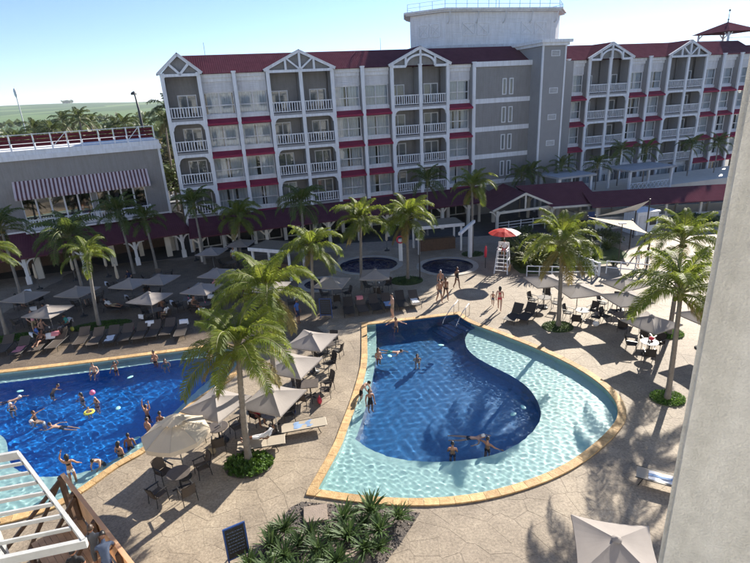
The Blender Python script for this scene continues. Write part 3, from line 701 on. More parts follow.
def gable(x0, x1, style, y0):
    xc = (x0 + x1) / 2; w = x1 - x0; zb = 16.55; zt = 18.3
    g = empty('gable'); g.parent = HOTEL
    mb = MB(); mb.prism([(x0 - .15, zb + .1), (x1 + .15, zb + .1), (xc, zt - .1)], 'y', y0 + 0.35, y0 + 0.5)
    mb.build('gable_wall', 'grey_siding', g)
    mb = MB(); yy = y0 - 0.02
    def b2(a, b, wd=0.2): mb.bar((a[0], yy, a[1]), (b[0], yy, b[1]), 0.2, wd, up=(0, 0, 1))
    b2((x0 - .35, zb + .12), (xc, zt), .26); b2((x1 + .35, zb + .12), (xc, zt), .26)
    if style == 'diamond':
        b2((x0, zb), (x1, zb), .24)
        b2((x0 + w * .23, zb + .95), (xc + .05, zb + .02), .2); b2((x1 - w * .23, zb + .95), (xc - .05, zb + .02), .2)
        pass
    elif style == 'fan':
        b2((x0, zb), (x1, zb), .24); b2((xc, zb + .1), (xc, zt - .1), .2)
        for s in (-1, 1):
            b2((xc, zb + .1), (xc + s * w * .19, zb + 1.06), .15); b2((xc + s * w * .22, zb + .1), (xc + s * w * .22, zb + .98), .15)
    else:
        for s, xa in ((-1, x0), (1, x1)):
            b2((xa, zb), (xc + s * w * .26, zb), .24)
            b2((xc + s * w * .26, zb), (xc + s * w * .26, zb + .85), .18)
            arc = [(xc + s * w * .26 * math.cos(t), zb + 1.0 * math.sin(t) + .08) for t in [math.pi / 2 * i / 6 for i in range(7)]]
            for p, q in zip(arc, arc[1:]): b2(p, q, .2)
        b2((xc, zb), (xc, zt - .1), .2)
    mb.build('gable_truss', 'white_paint', g)
    # small red cross roof running back into the main roof
    rb = MB()
    for s, xa in ((-1, x0 - .45), (1, x1 + .45)):
        rb.add([(xa, y0 - .14, zb + .14), (xc, y0 - .14, zt + .15), (xc, y0 + 4.0, zt + .15), (xa, y0 + 1.0, zb + .14)], [(0, 1, 2, 3)])
        rb.add([(xa, y0 - .14, zb + .06), (xc, y0 - .14, zt + .07), (xc, y0 + 4.0, zt + .07), (xa, y0 + 1.0, zb + .06)], [(3, 2, 1, 0)])
    rb.build('gable_roof', 'red_roof', g, fixn=False)
def balcony_rail(w):
    mb = MB(); mb.box(-w/2, w/2, 0, .09, .95, 1.04); mb.box(-w/2, w/2, .01, .08, .10, .17)
    n = int(w / 0.24)
    for i in range(n):
        x = -w/2 + (i + .5) * w / n; mb.box(x - .04, x + .04, .02, .07, .17, .95)
    return mb.mesh('balcony_railing', 'white_paint')
_rail = {}
def balcony_chair_mesh():
    mb = MB(); mb.box(-.25, .25, -.25, .25, .38, .44); mb.box(-.25, .25, .2, .25, .44, .85)
    for x in (-.22, .22):
        for y in (-.22, .22): mb.box(x - .02, x + .02, y - .02, y + .02, 0, .38)
    return mb.mesh('chair', 'wicker')
def wing(cols, bays, oy):
    """cols: column positions; bays: list of 'w' (window bay) / ('b', kind, left, right) balcony bay"""
    for c in cols:
        mb = MB(); mb.box(c - .17, c + .17, oy, oy + .2, 0.0, 16.62); mb.box(c - .22, c + .22, oy - .05, oy + .25, 16.62, 16.76); HP('column', mb, 'white_paint')
        mb = MB(); mb.box(c - .13, c + .13, oy + .2, oy + 1.62, 0.0, 16.5); HP('fin_wall', mb, 'grey_wall')
    for i, bay in enumerate(bays):
        x0, x1 = cols[i] + .17, cols[i + 1] - .17; xc = (x0 + x1) / 2; w = x1 - x0
        if bay[0] == 'w':
            mb = MB(); mb.box(x0 - .03, x1 + .03, oy + .90, oy + 1.5, 14.98, 15.9); HP('upper_panel', mb, 'white_siding')
            mb = MB(); mb.box(x0 - .01, x1 + .01, oy + .75, oy + 1.5, 15.9, 16.25); mb.box(x0 - .01, x1 + .01, oy + .55, oy + 1.5, 16.25, 16.58); HP('cornice', mb, 'white_paint')
            for k, z in enumerate(FL):
                mb = MB(); mb.box(x0 - .03, x1 + .03, oy + .86, oy + 1.22, z - .22, z + .17); HP('sill_panel', mb, 'white_paint')
                c_ = rnd.choice(CURS)
                window(HOTEL, xc, oy + .98, z + .17, round(w, 2), 2.06, 2, .42, c_)
                mb = MB()
                mb.add([(x0 - .02, oy + .85, z - .16), (x1 + .02, oy + .85, z - .16), (x1 + .02, oy - .08, z - .55), (x0 - .02, oy - .08, z - .55),
                        (x0 - .02, oy - .08, z - .74), (x1 + .02, oy - .08, z - .74), (x0 - .02, oy + .85, z - .74), (x1 + .02, oy + .85, z - .74)],
                       [(0, 1, 2, 3), (3, 2, 5, 4), (0, 3, 4, 6), (1, 7, 5, 2)])
                HP('awning', mb, 'red_awning')
        else:
            _, kind, lf, rt = bay
            for k, z in enumerate(FL):
                mb = MB(); mb.box(x0 - .02, x1 + .02, oy + .12, oy + 2.2, z - .26, z); HP('balcony_floor', mb, 'grey_wall')
                if round(w, 2) not in _rail: _rail[round(w, 2)] = balcony_rail(round(w, 2))
                obj('balcony_railing', _rail[round(w, 2)], HOTEL, (xc, oy + .14, z))
                mb = MB(); mb.box(x0 - .02, x1 + .02, oy + 2.0, oy + 2.2, z, z + 3.85 if k == 0 else z + 2.83); HP('balcony_wall', mb, 'grey_siding')
                dx = x0 + .95 if (lf and k != 9) else x1 - .95
                window(HOTEL, xc + (0.38 if rt and not lf else (0.25 if lf and rt else -0.42)), oy + 1.87, z + .02, 1.75, 2.1, 2, 0, rnd.choice(CURS[:5]), name='balcony_door')
                for q in range(2):
                    obj('balcony_chair', BCH, HOTEL, (xc + (-.55 if q else .6), oy + .85, z + .001), (0, 0, rnd.uniform(0, 6)))
                if k > 0:
                    mb = MB(); tri_strip_poly(mb, arch_piece(x0, x1, z + 2.83, .26, lf, rt), 'y', oy + .06, oy + .2); HP('arch_beam', mb, 'white_paint')
BCH = balcony_chair_mesh()
LC = [-2.5 + 3.15 * i for i in range(11)]
wing(LC, [('b', 'd', True, True), 'w', 'w', ('b', 'f', True, False), ('b', 'f', False, True), 'w', 'w', ('b', 'a', True, False), ('b', 'a', False, True), 'w'], 0.0)
gable(LC[0], LC[1], 'diamond', 0.0); gable(LC[3], LC[5], 'fan', 0.0); gable(LC[7], LC[9], 'arch', 0.0)
RC = [42.3 + 3.02 * i for i in range(11)]; RY = 1.68
wing(RC, ['w', ('b', 'a', True, False), ('b', 'a', False, True), 'w', 'w', ('b', 'f', True, False), ('b', 'f', False, True), 'w', 'w', 'w'], RY)
gable(RC[1], RC[3], 'arch', RY); gable(RC[5], RC[7], 'fan', RY)
# masses behind the bays, so that nothing is see-through
for nm, a, b, y0, y1 in (('main_wall', -2.38, 28.9, 2.21, 13.0), ('main_wall', 42.2, 72.4, RY + 2.21, 15.0)):
    mb = MB(); mb.box(a, b, y0, y1, 0, 16.5); HP(nm, mb, 'grey_siding')
mb = MB(); mb.box(-2.67, -2.44, .37, 13.0, 0, 16.5); HP('end_wall', mb, 'white_siding')
def roof(a, b, y0, ye, yr, yb, z0, zr, endcap=True):
    mb = MB(); mb.add([(a, y0 + ye, z0), (b, y0 + ye, z0), (b, y0 + yr, zr), (a, y0 + yr, zr), (a, yb, z0), (b, yb, z0)], [(0, 1, 2, 3), (3, 2, 5, 4), (0, 3, 4), (1, 5, 2)])
    mb.add([(a, y0 + ye, z0 - .02), (b, y0 + ye, z0 - .02), (b, yb, z0 - .02), (a, yb, z0 - .02)], [(3, 2, 1, 0)])
    HP('roof', mb, 'red_roof')
roof(-1.0, 36.3, 0, .25, 3.6, 13.2, 16.6, 18.45)
roof(39.1, 72.6, RY, .25, 3.6, 15.2, 16.6, 18.45)
# grey stair section with paired slit windows
mb = MB(); mb.box(29.0, 36.1, 0.12, 12.9, 0, 16.2); HP('stair_wall', mb, 'grey_siding')
for z0, z1, pr in ((16.2, 16.72, .25), (12.45, 12.95, .06), (9.45, 9.95, .06), (6.45, 6.95, .06), (3.45, 3.95, .06)):
    mb = MB(); mb.box(29.1, 36.09, .12 - pr, .45, z0, z1); HP('white_band', mb, 'white_paint')
for k in range(4):
    for xw in (32.75, 33.62):
        window(HOTEL, xw, 0.04, 13.25 - k * 2.98, .52, 1.72, 1, 0, [])
# stair tower
mb = MB(); mb.box(36.08, 39.0, -1.95, 5.0, 0, 17.95); HP('tower_wall', mb, 'grey_wall')
mb = MB(); mb.box(35.85, 39.25, -2.18, 5.2, 17.95, 18.25); mb.box(35.6, 39.5, -2.4, 5.4, 18.25, 18.55); HP('tower_cornice', mb, 'white_paint')
for x in (36.02, 38.86):
    mb = MB(); mb.box(x, x + .18, -2.0, -1.82, 0, 17.95); HP('corner_trim', mb, 'white_paint')
mb = MB(); mb.box(39.01, 42.1, 0.6, 12, 0, 16.5); HP('link_wall', mb, 'grey_wall')
for z in (17.2, 13.42, 10.62, 7.8):
    v = empty('vent'); v.parent = HOTEL; v.location = (37.66, -1.96, z)
    mb = MB(); mb.box(-.55, .55, -.05, .0, -.3, -.24); mb.box(-.55, .55, -.05, 0, .24, .3); mb.box(-.55, -.49, -.05, 0, -.24, .24); mb.box(.49, .55, -.05, 0, -.24, .24); mb.build('frame', 'white_paint', v)
    mb = MB()
    for k in range(5): mb.bar((-.49, -.03, -.19 + k * .095), (.49, -.03, -.19 + k * .095), .05, .03)
    mb.build('louvres', 'white_paint', v)
# white water tank house above the stairs
TK = empty('tank_house'); TK.parent = HOTEL
fp = [(25.4, 9.1), (28.4, 6.0), (43.3, 6.0), (46.0, 9.0), (46.0, 13.0), (43.0, 16), (30.0, 16), (26.7, 12.4)]
def scaled(poly, d): return offset_loop(ccw(poly), d)
mb = MB(); mb.prism(ccw(fp), 'z', 17.4, 22.35); mb.build('tank_wall', 'white_siding', TK)
mb = MB(); mb.prism(scaled(fp, .55), 'z', 22.35, 22.5); mb.prism(scaled(fp, .75), 'z', 22.5, 22.72); mb.build('tank_eave', 'old_white', TK)
mb = MB(); mb.prism(scaled(fp, .35), 'z', 18.6, 18.9); mb.build('tank_ledge', 'old_white', TK)
mb = MB()
for poly in [scaled(fp, .3)]:
    for i in range(len(poly)):
        a = Vector((*poly[i], 22.72)); b = Vector((*poly[(i + 1) % len(poly)], 22.72)); n = max(2, int((b - a).length / 1.3))
        for k in range(n): p = a.lerp(b, k / n); mb.bar(p, p + Vector((0, 0, .85)), .05, .05)
        for h in (.45, .85): mb.bar(a + Vector((0, 0, h)), b + Vector((0, 0, h)), .05, .05)
mb.build('roof_railing', 'steel', TK)
def shutter(loc, rz, w):
    mb = MB(); mb.bar((-w, 0, 0), (w, 0, 0), .06, .1); mb.bar((-w, 0, 1.3), (w, 0, 1.3), .06, .1); mb.bar((-w, 0, 0.05), (-w, 0, 1.25), .06, .1, up=(1, 0, 0)); mb.bar((w, 0, 0.05), (w, 0, 1.25), .06, .1, up=(1, 0, 0))
    mb.bar((-w + .05, .012, .05), (w - .05, .012, 1.25), .05, .08); mb.bar((-w + .05, .0, 1.25), (w - .05, .0, .05), .05, .08); mb.build('shutter', 'white_paint', TK, loc, (0, 0, rz))
for x in (31.4, 33.3, 39.2, 41.1): shutter((x, 5.94, 19.95), 0, .8)
dv = (Vector((25.4, 9.1)) - Vector((28.4, 6.0)))
for t in (.28, .62): shutter((28.4 + dv.x * t - .045, 6.0 + dv.y * t - .045, 19.95), math.atan2(-dv.y, -dv.x), .6)
for x in [28.7, 32.3, 35.9, 39.5, 43.0]:
    mb = MB(); arc = [(x, 6.0 - .02 - .68 * math.sin(t) , 21.2 + 1.12 * (1 - math.cos(t))) for t in [math.pi / 2 * i / 6 for i in range(7)]]
    mb.tube(arc, .07, 5); mb.build('eave_bracket', 'old_white', TK)
# roof gazebo on the far wing
GZ = empty('roof_gazebo'); GZ.parent = HOTEL
gx, gy = 74.3, 8.7; hw = 2.4
mb = MB(); mb.add([(gx - 3.1, gy - 3.1, 19.75), (gx + 3.1, gy - 3.1, 19.75), (gx + 3.1, gy + 3.1, 19.75), (gx - 3.1, gy + 3.1, 19.75), (gx, gy, 21.2)], [(0, 1, 4), (1, 2, 4), (2, 3, 4), (3, 0, 4), (3, 2, 1, 0)]); mb.build('roof', 'red_roof', GZ)
for sx in (-1, 1):
    for sy in (-1, 1):
        mb = MB(); x, y = gx + sx * 2.4, gy + sy * 2.4; mb.box(x - .1, x + .1, y - .1, y + .1, 16.9, 19.7)
        for d in ((-sx, 0), (0, -sy)):
            mb.bar((x, y, 19.1), (x + d[0] * .65, y + d[1] * .65, 19.68), .1, .14)
        mb.build('post', 'white_paint', GZ)
mb = MB(); mb.tube([(gx, gy, 21.1), (gx, gy, 21.5), (gx, gy, 22.6)], [.1, .05, .03], 6); mb.ball((gx, gy, 22.7), .14); mb.ball((gx, gy, 21.5), .12); mb.build('finial', 'dark_metal', GZ)
mb = MB()
for y in (gy - 2.4, gy + 2.4):
    mb.bar((gx - 2.4, y, 18.95), (gx + 2.4, y, 18.95), .06, .06)
    for k in range(21): x = gx - 2.4 + 4.8 * k / 20; mb.bar((x, y, 18.0), (x, y, 18.95), .03, .03)
mb.build('railing', 'white_paint', GZ)
mb = MB(); mb.box(gx - 2.6, gx + 2.6, gy - 2.6, gy + 2.6, 16.0, 17.9); mb.build('base', 'red_roof', GZ)
# aerials on the roof
for x, y, h in ((1.6, 3.0, 1.1), (19.6, 3.4, 1.2), (36.8, 8, .1)):
    mb = MB(); mb.tube([(x, y, 18.0), (x, y, 18.4 + h)], .02, 5); HP('aerial', mb, 'dark_metal')
mb = MB(); mb.tube([(36.2, 8.2, 22.7), (36.2, 8.2, 24.6)], .03, 5); mb.build('mast', 'dark_metal', TK)
# ground floor: porch roof, posts, glazed doors in the shade
PR = empty('porch'); PR.parent = HOTEL
mb = MB(); mb.add([(-2.4, -.02, 3.42), (30.0, -.02, 3.42), (30.0, -4.4, 2.52), (-2.4, -4.4, 2.52), (-2.4, -.02, 3.32), (30.0, -.02, 3.32), (30.0, -4.4, 2.40), (-2.4, -4.4, 2.40)], [(0, 1, 2, 3), (7, 6, 5, 4), (3, 2, 6, 7), (0, 3, 7, 4), (1, 5, 6, 2)]); mb.build('porch_roof', 'red_roof', PR)
for i in range(11):
    x = -1.6 + i * 3.1; mb = MB(); mb.box(x - .15, x + .15, -4.1, -3.8, 0, 2.38)
    for s in (-1, 1): mb.bar((x, -3.95, 1.75), (x + s * .6, -3.95, 2.34), .1, .16)
    mb.build('porch_post', 'cream_paint', PR)
for i in range(10):
    x = LC[i] + 1.57
    window(HOTEL, x, 1.2, .05, 2.7, 2.5, 2, .5, [] if i % 2 else [(0, .3)], name='glazed_door')
mb = MB(); mb.box(-2.4, 29.0, 1.3, 1.5, 2.56, 3.4); mb.build('porch_wall', 'cream_paint', PR)
mb = MB(); mb.box(-2.4, 29.0, 1.9, 2.1, 0.02, 3.38); mb.build('inner_wall', 'grey_wall', PR)
for i in range(9):
    x = RC[i] + 1.5; window(HOTEL, x, RY + .72, .4, 2.65, 2.3, 2, .42, rnd.choice(CURS), name='window')
mb = MB(); mb.box(42.4, 69.4, RY + .9, RY + 1.3, 2.72, 3.3); HP('lintel', mb, 'white_paint')

# ================================================================ RESTAURANT BUILDING (left)
RA = math.atan2(6.5, 12.8)
RB = empty('restaurant_building', (-32.9, 44.8, 0), RA, 'flat-roofed grey restaurant with striped window awnings and red porch roof', 'building')
def RP(name, mb, m, loc=(0, 0, 0)): return mb.build(name, m, RB, loc)
UE = 14.36
WB = [(2.25, 7.75), (8.2, 12.45)]
# wall with two window openings
cuts = [-14.0, WB[0][0], WB[0][1], WB[1][0], WB[1][1], UE]
for i, (a, b) in enumerate(zip(cuts, cuts[1:])):
    mb = MB()
    if i % 2 == 0: mb.box(a, b, 0, .3, 3.7, 10.2)
    else:
        mb.box(a, b, 0, .3, 3.7, 4.1); RP('wall', mb, 'restaurant_siding'); mb = MB(); mb.box(a, b, 0, .3, 6.95, 10.2)
    RP('wall', mb, 'restaurant_siding')
mb = MB(); mb.box(UE - .25, UE, .31, 13, 0, 10.2); RP('side_wall', mb, 'restaurant_siding')
mb = MB(); mb.box(-14, UE - .26, 12.6, 12.9, 0, 10.2); RP('back_wall', mb, 'restaurant_siding')
mb = MB(); mb.box(-13.9, UE - .27, .31, 12.5, 9.8, 10.1); RP('roof_slab', mb, 'old_white')
mb = MB(); mb.box(-13.9, UE - .27, 3.5, 3.6, 3.9, 9.7); RP('inner_wall', mb, 'room_dark')
mb = MB(); mb.box(-13.9, UE - .27, 2.6, 2.8, 0, 3.69); RP('ground_floor_wall', mb, 'wood_dark')
mb = MB(); mb.box(-13.9, UE - .27, .31, 12.5, 3.7, 3.88); RP('floor_slab', mb, 'grey_wall')
for x in (-9, -4, 1.2, 6.2, 11.0, 14.0):
    mb = MB(); mb.box(x - .2, x + .2, .02, .4, 0, 3.69); RP('pier', mb, 'cream_paint')
mb = MB(); mb.box(-14.2, UE + .25, -.28, 13.1, 10.2, 10.62); mb.box(-14.2, UE + .15, -.16, 13.1, 10.62, 11.0); RP('parapet', mb, 'white_paint')
mb = MB(); mb.box(UE - .1, UE + .12, -.1, .12, 0, 10.19); RP('corner_trim', mb, 'white_paint')
# roof railing of white posts with red boards between
RR = empty('roof_railing'); RR.parent = RB
px = [-6, -4.2, -2.4, -.6, 1.0, 2.62, 4.38, 5.72, 6.95, 8.05, 9.5, 10.74, 11.83, 12.95, 14.2]
for i, x in enumerate(px):
    mb = MB(); mb.box(x - .05, x + .05, 0, .1, 11.0, 12.35); mb.build('post', 'white_paint', RR)
for a, b, k in zip(px, px[1:], range(99)):
    mb = MB(); mb.box(a + .05, b - .05, .03, .08, 12.27, 12.33); mb.build('rail', 'white_paint', RR); mb = MB(); mb.box(a + .05, b - .05, .03, .08, 11.1, 11.17); mb.build('rail', 'white_paint', RR)
    if k in (7, 12):
        mb = MB(); mb.bar((a + .07, .07, 11.2), (b - .07, .07, 12.24), .04, .06); mb.build('brace', 'white_paint', RR)
    for z in (11.26, 11.58, 11.9):
        mb = MB(); mb.box(a + .08, b - .08, .34, .4, z, z + .27); mb.build('board', 'red_board', RR)
# striped awnings: each stripe its own strip of cloth
for (a, b) in ((2.0, 7.72), (7.76, 12.95)):
    n = int((b - a) / .155)
    aw = empty('striped_awning'); aw.parent = RB
    for m_ in (0, 1):
        mb = MB()
        for i in range(n):
            if i % 2 != m_: continue
            x0 = a + (b - a) * i / n; x1 = a + (b - a) * (i + 1) / n
            mb.add([(x0, -.02, 8.45), (x1, -.02, 8.45), (x1, -1.05, 7.15), (x0, -1.05, 7.15), (x1, -1.05, 6.92), (x0, -1.05, 6.92)], [(0, 1, 2, 3), (3, 2, 4, 5)])
        mb.build('cloth_stripes', 'awning_plum' if m_ else 'awning_pink', aw, fixn=False)
    mb = MB(); mb.prism([(-.02, 8.44), (-1.04, 7.15), (-1.04, 6.95), (-.02, 6.95)], 'x', a - .02, a); mb.prism([(-.02, 8.44), (-1.04, 7.15), (-1.04, 6.95), (-.02, 6.95)], 'x', b, b + .02); mb.build('awning_cheek', 'awning_pink', aw)
for (a, b), n in zip(WB, (5, 4)):
    wd = empty('window'); wd.parent = RB
    mb = MB(); xs = [a + (b - a) * i / n for i in range(n + 1)]
    for x in xs: mb.box(x - .07, x + .07, .02, .16, 4.1, 6.95)
    mb.box(a, b, .05, .13, 4.1, 4.24); mb.box(a, b, .05, .13, 6.78, 6.95); mb.build('frame', 'white_paint', wd)
    for x0, x1 in zip(xs, xs[1:]):
        mb = MB(); mb.box(x0 + .07, x1 - .07, .08, .1, 4.24, 6.78); mb.build('pane', 'dark_glass', wd)
    rl = empty('balcony_railing'); rl.parent = RB
    mb = MB(); mb.box(a - .2, b + .2, -.75, -.01, 3.9, 4.06); mb.build('floor', 'white_paint', rl)
    mb = MB(); mb.box(a - .15, b + .15, -.7, -.6, 4.98, 5.08); mb.box(a - .15, b + .15, -.69, -.61, 4.16, 4.24)
    k = int((b - a) / .2)
    for i in range(k + 1): x = a - .1 + (b - a + .2) * i / k; mb.box(x - .035, x + .035, -.68, -.62, 4.24, 4.98)
    for x in (a - .15, b + .15): mb.box(x - .07, x + .07, -.72, -.58, 4.061, 5.15); mb.box(x - .03, x + .03, -.58, -.02, 4.98, 5.08)
    mb.build('balusters', 'white_paint', rl)
# porch roof and arcade
PO = empty('porch'); PO.parent = RB
mb = MB(); mb.add([(-14, -.02, 3.95), (UE + .3, -.02, 3.95), (UE + 1.4, -3.5, 2.45), (-14, -3.5, 2.45), (-14, -.02, 3.85), (UE + .3, -.02, 3.85), (UE + 1.4, -3.5, 2.33), (-14, -3.5, 2.33)], [(0, 1, 2, 3), (7, 6, 5, 4), (3, 2, 6, 7), (0, 3, 7, 4), (1, 5, 6, 2)]); mb.build('porch_roof', 'red_roof', PO)
mb = MB(); mb.box(-14, UE, -.10, -.005, 3.96, 4.1); mb.build('roof_trim', 'white_paint', PO)
for x in (-10.5, -5.8, -3.0, 1.6, 6.0, 10.4, 14.6):
    mb = MB(); mb.box(x - .13, x + .13, -3.2, -2.94, 0, 2.3); mb.box(x - .2, x + .2, -3.27, -2.87, 0, .7)
    for s in (-1, 1):
        arc = [(x + s * (.13 + .75 * (1 - math.cos(t))), -3.07, 1.55 + .72 * math.sin(t)) for t in [math.pi / 2 * i / 5 for i in range(6)]]
        for p, q in zip(arc, arc[1:]): mb.bar(p, q, .1, .14)
    mb.build('porch_post', 'white_paint', PO)
for x in (2.4, 8.4, 13.4):
    mb = MB(); mb.box(x - .25, x + .25, -2.0, -1.5, 0.0, 2.9); mb.build('pier', 'cream_paint', PO)

# ================================================================ the hotel wing the photograph is taken from (behind the camera)
OW = empty('hotel_wing', (0, -2.4, 0), 0, 'cream hotel wing with rows of windows behind the balcony', 'hotel')
mb = MB(); mb.box(-48, 34, -8, 0, 0, 19); mb.build('wall', 'white_paint', OW)
wm = MB(); wm.box(-1.0, 1.0, 0.002, .05, 0, 1.9); WMM = wm.mesh('window', 'dark_glass')
for f_ in range(6):
    for i in range(20):
        x = -45 + i * 4.0
        obj('window', WMM, OW, (x, 0, .6 + f_ * 3.1))
    mb = MB(); mb.box(-48, 34, .052, .3, 2.8 + f_ * 3.1, 3.0 + f_ * 3.1); mb.build('string_course', 'cream_paint', OW)
mb = MB(); mb.box(-1.9, 1.6, .31, 2.8, 12.2, 12.4); mb.build('balcony_floor', 'cream_paint', OW)

# ================================================================ GARDEN STRUCTURES
# gabled red-roofed shelter beside the hotel
PV = empty('garden_pavilion', (12.6, 51.0, 0), R(6), 'open red-roofed pavilion with white gabled front and brackets', 'pavilion')
def PVB(name, mb, m): return mb.build(name, m, PV)
W_ = 5.7
mb = MB()
# front gable roof (ridge running back) and a wing to the right
mb.add([(-.5, -.4, 2.45), (W_ / 2, -.4, 4.0), (W_ / 2, 6, 4.0), (-.5, 6, 2.45)], [(0, 1, 2, 3)])
mb.add([(W_ + .5, -.4, 2.45), (W_ / 2, -.4, 4.0), (W_ / 2, 6, 4.0), (W_ + .5, 6, 2.45)], [(3, 2, 1, 0)])
mb.add([(W_ / 2, 2.6, 4.25), (W_ + 4.6, 2.6, 4.25), (W_ + 5.2, -.9, 2.5), (W_ - .3, -.9, 2.52)], [(0, 3, 2, 1)])
mb.add([(W_ / 2, 2.6, 4.25), (W_ + 4.6, 2.6, 4.25), (W_ + 5.2, 6.2, 2.5), (W_ - .3, 6.2, 2.5)], [(0, 1, 2, 3)])
PVB('roof', mb, 'red_roof')
mb = MB(); mb.bar((-.5, -.42, 2.42), (W_ / 2, -.42, 3.97), .1, .2); mb.bar((W_ + .5, -.42, 2.42), (W_ / 2, -.42, 3.97), .1, .2); mb.bar((-.1, -.42, 2.2), (W_ + .1, -.42, 2.5), .12, .24); mb.bar((W_ / 2, -.42, 2.4), (W_ / 2, -.42, 3.9), .14, .14, up=(0, 1, 0))
mb.bar((W_ - .2, -.95, 2.44), (W_ + 5.2, -.95, 2.42), .08, .2)
PVB('fascia', mb, 'cream_paint')
for x, y in ((0, -.3), (W_, -.3), (W_ + 4.9, -.6), (W_ + 2.4, 3.0), (0, 5.5), (W_, 5.5), (W_ + 4.9, 5.8)):
    mb = MB(); mb.box(x - .13, x + .13, y - .13, y + .13, 0, 2.4)
    for s in (-1, 1): 
        arc = [(x + s * (.1 + .7 * (1 - math.cos(t))), y, 1.65 + .7 * math.sin(t)) for t in [math.pi / 2 * i / 5 for i in range(6)]]
        for p, q in zip(arc, arc[1:]): mb.bar(p, q, .09, .12)
    PVB('post', mb, 'cream_paint')
mb = MB(); mb.box(W_ + .3, W_ + 4.7, 3.2, 3.4, 0.0, 1.6); mb.box(W_ + 2.5, W_ + 2.7, -.2, 3.19, 0, 1.55); PVB('counter_wall', mb, 'cream_paint')
mb = MB()
for z in (.35, .65, .95): mb.bar((.2, .4, z), (5.4, .4, z + .25), .05, .07)
for x in (.2, 1.5, 2.8, 4.1, 5.4): mb.bar((x, .4, 0), (x, .4, 1.05 + x * .05), .07, .07)
PVB('ramp_railing', mb, 'white_paint')
mb = MB(); mb.prism([(0, 0), (.75, 0), (.75, 1.7), (0, 1.7)], 'y', -.02, .02); o = mb.build('banner', 'sign_blue', None, (22.0, 50.9, 0.02), (R(-8), 0, R(5)))
tag(o, 'tall plain blue banner leaning at the pavilion corner post', 'banner')
mb = MB(); mb.lathe([(.22, 0), (.26, .7), (.3, .72), (.3, .8), (.12, .9), (0, .92)], 12); o = mb.build('litter_bin', 'dark_metal', None, (17.8, 50.2, .015)); tag(o, 'black round litter bin under the red pavilion roof', 'bin')
# long covered walkway
WK = empty('covered_walkway', (21.9, 51.0, 0), R(0.8), 'long red-roofed walkway over a low cream wall', 'walkway')
mb = MB(); mb.add([(0, -1.0, 2.42), (26, -1.0, 2.42), (26, 1.7, 3.45), (0, 1.7, 3.45), (26, 4, 2.6), (0, 4, 2.6)], [(0, 1, 2, 3), (3, 2, 4, 5)]); mb.add([(0, -1.0, 2.32), (26, -1.0, 2.32), (26, 4, 2.32), (0, 4, 2.32)], [(3, 2, 1, 0)]); mb.add([(0, -1.0, 2.32), (26, -1.0, 2.32), (26, -1.0, 2.42), (0, -1.0, 2.42)], [(0, 1, 2, 3)])
mb.build('roof', 'red_roof', WK)
for i in range(8):
    x = .6 + i * 3.5; mb = MB(); mb.box(x - .11, x + .11, -.75, -.53, 0, 2.3); mb.build('post', 'cream_paint', WK)
    mb = MB(); mb.box(x - .11, x + .11, 3.2, 3.42, 0, 2.3); mb.build('post', 'cream_paint', WK)
mb = MB(); mb.box(.72, 25.5, -.7, -.58, 0, 1.25); mb.build('low_wall', 'cream_paint', WK)
mb = MB(); mb.box(0, 26, 3.45, 3.6, 0, 1.1); mb.build('low_wall', 'cream_paint', WK)
# pale gazebo tents on the hotel terrace
for x, y, w, lb in ((31.0, 59.2, 2.9, 'pale flat-topped terrace pergola behind the walkway roof'), (21.6, 56.8, 2.0, 'smaller pale pergola beside the grey stair tower')):
    t = empty('terrace_pergola', (x, y, 0), TH, lb, 'pergola')
    for sx in (-1, 1):
        for sy in (-1, 1):
            mb = MB(); mb.box(sx * w - .12, sx * w + .12, sy * 1.6 - .12, sy * 1.6 + .12, 0, 4.6); mb.build('post', 'white_paint', t)
    mb = MB(); mb.box(-w - .4, w + .4, -2.0, 2.0, 4.6, 4.8); mb.build('canopy', 'canopy_grey', t)
    mb = MB()
    for k in range(int(w * 2 / .55)):
        x0 = -w + k * .55
        mb.bar((x0, -1.6, 2.5), (x0 + .55, -1.6, 3.2), .05, .06); mb.bar((x0, -1.59, 3.2), (x0 + .55, -1.59, 2.5), .05, .06)
    mb.bar((-w, -1.6, 3.24), (w, -1.6, 3.24), .08, .08); mb.bar((-w, -1.6, 2.46), (w, -1.6, 2.46), .08, .08); mb.build('lattice', 'white_paint', t)
# raised terrace that carries them, in front of the far wing
mb = MB(); mb.box(40.5, 75, -6.5, -.1, 0, 2.3); o = mb.build('terrace_wall', 'cream_paint', None, HN * 53.33 + Vector((0, 0, 0)), (0, 0, TH)); tag(o, 'low cream terrace wall along the far hotel wing', 'wall')
# white towel kiosk
KI = empty('kiosk', (25.2, 47.5, 0), R(12), 'small white kiosk with flat roof beside the shade sail', 'kiosk')
mb = MB(); mb.box(0, 2.3, 0, 1.9, 0, 2.1); mb.build('wall', 'white_paint', KI)
mb = MB(); mb.box(-.1, 2.4, -.1, 2.0, 2.1, 2.25); mb.build('roof', 'white_paint', KI)
mb = MB(); mb.box(.25, 1.1, -.04, -.005, .05, 1.9); mb.build('door', 'old_white', KI)
mb = MB(); mb.box(1.4, 2.1, -.04, -.005, .9, 1.7); mb.build('hatch', 'dark_metal', KI)
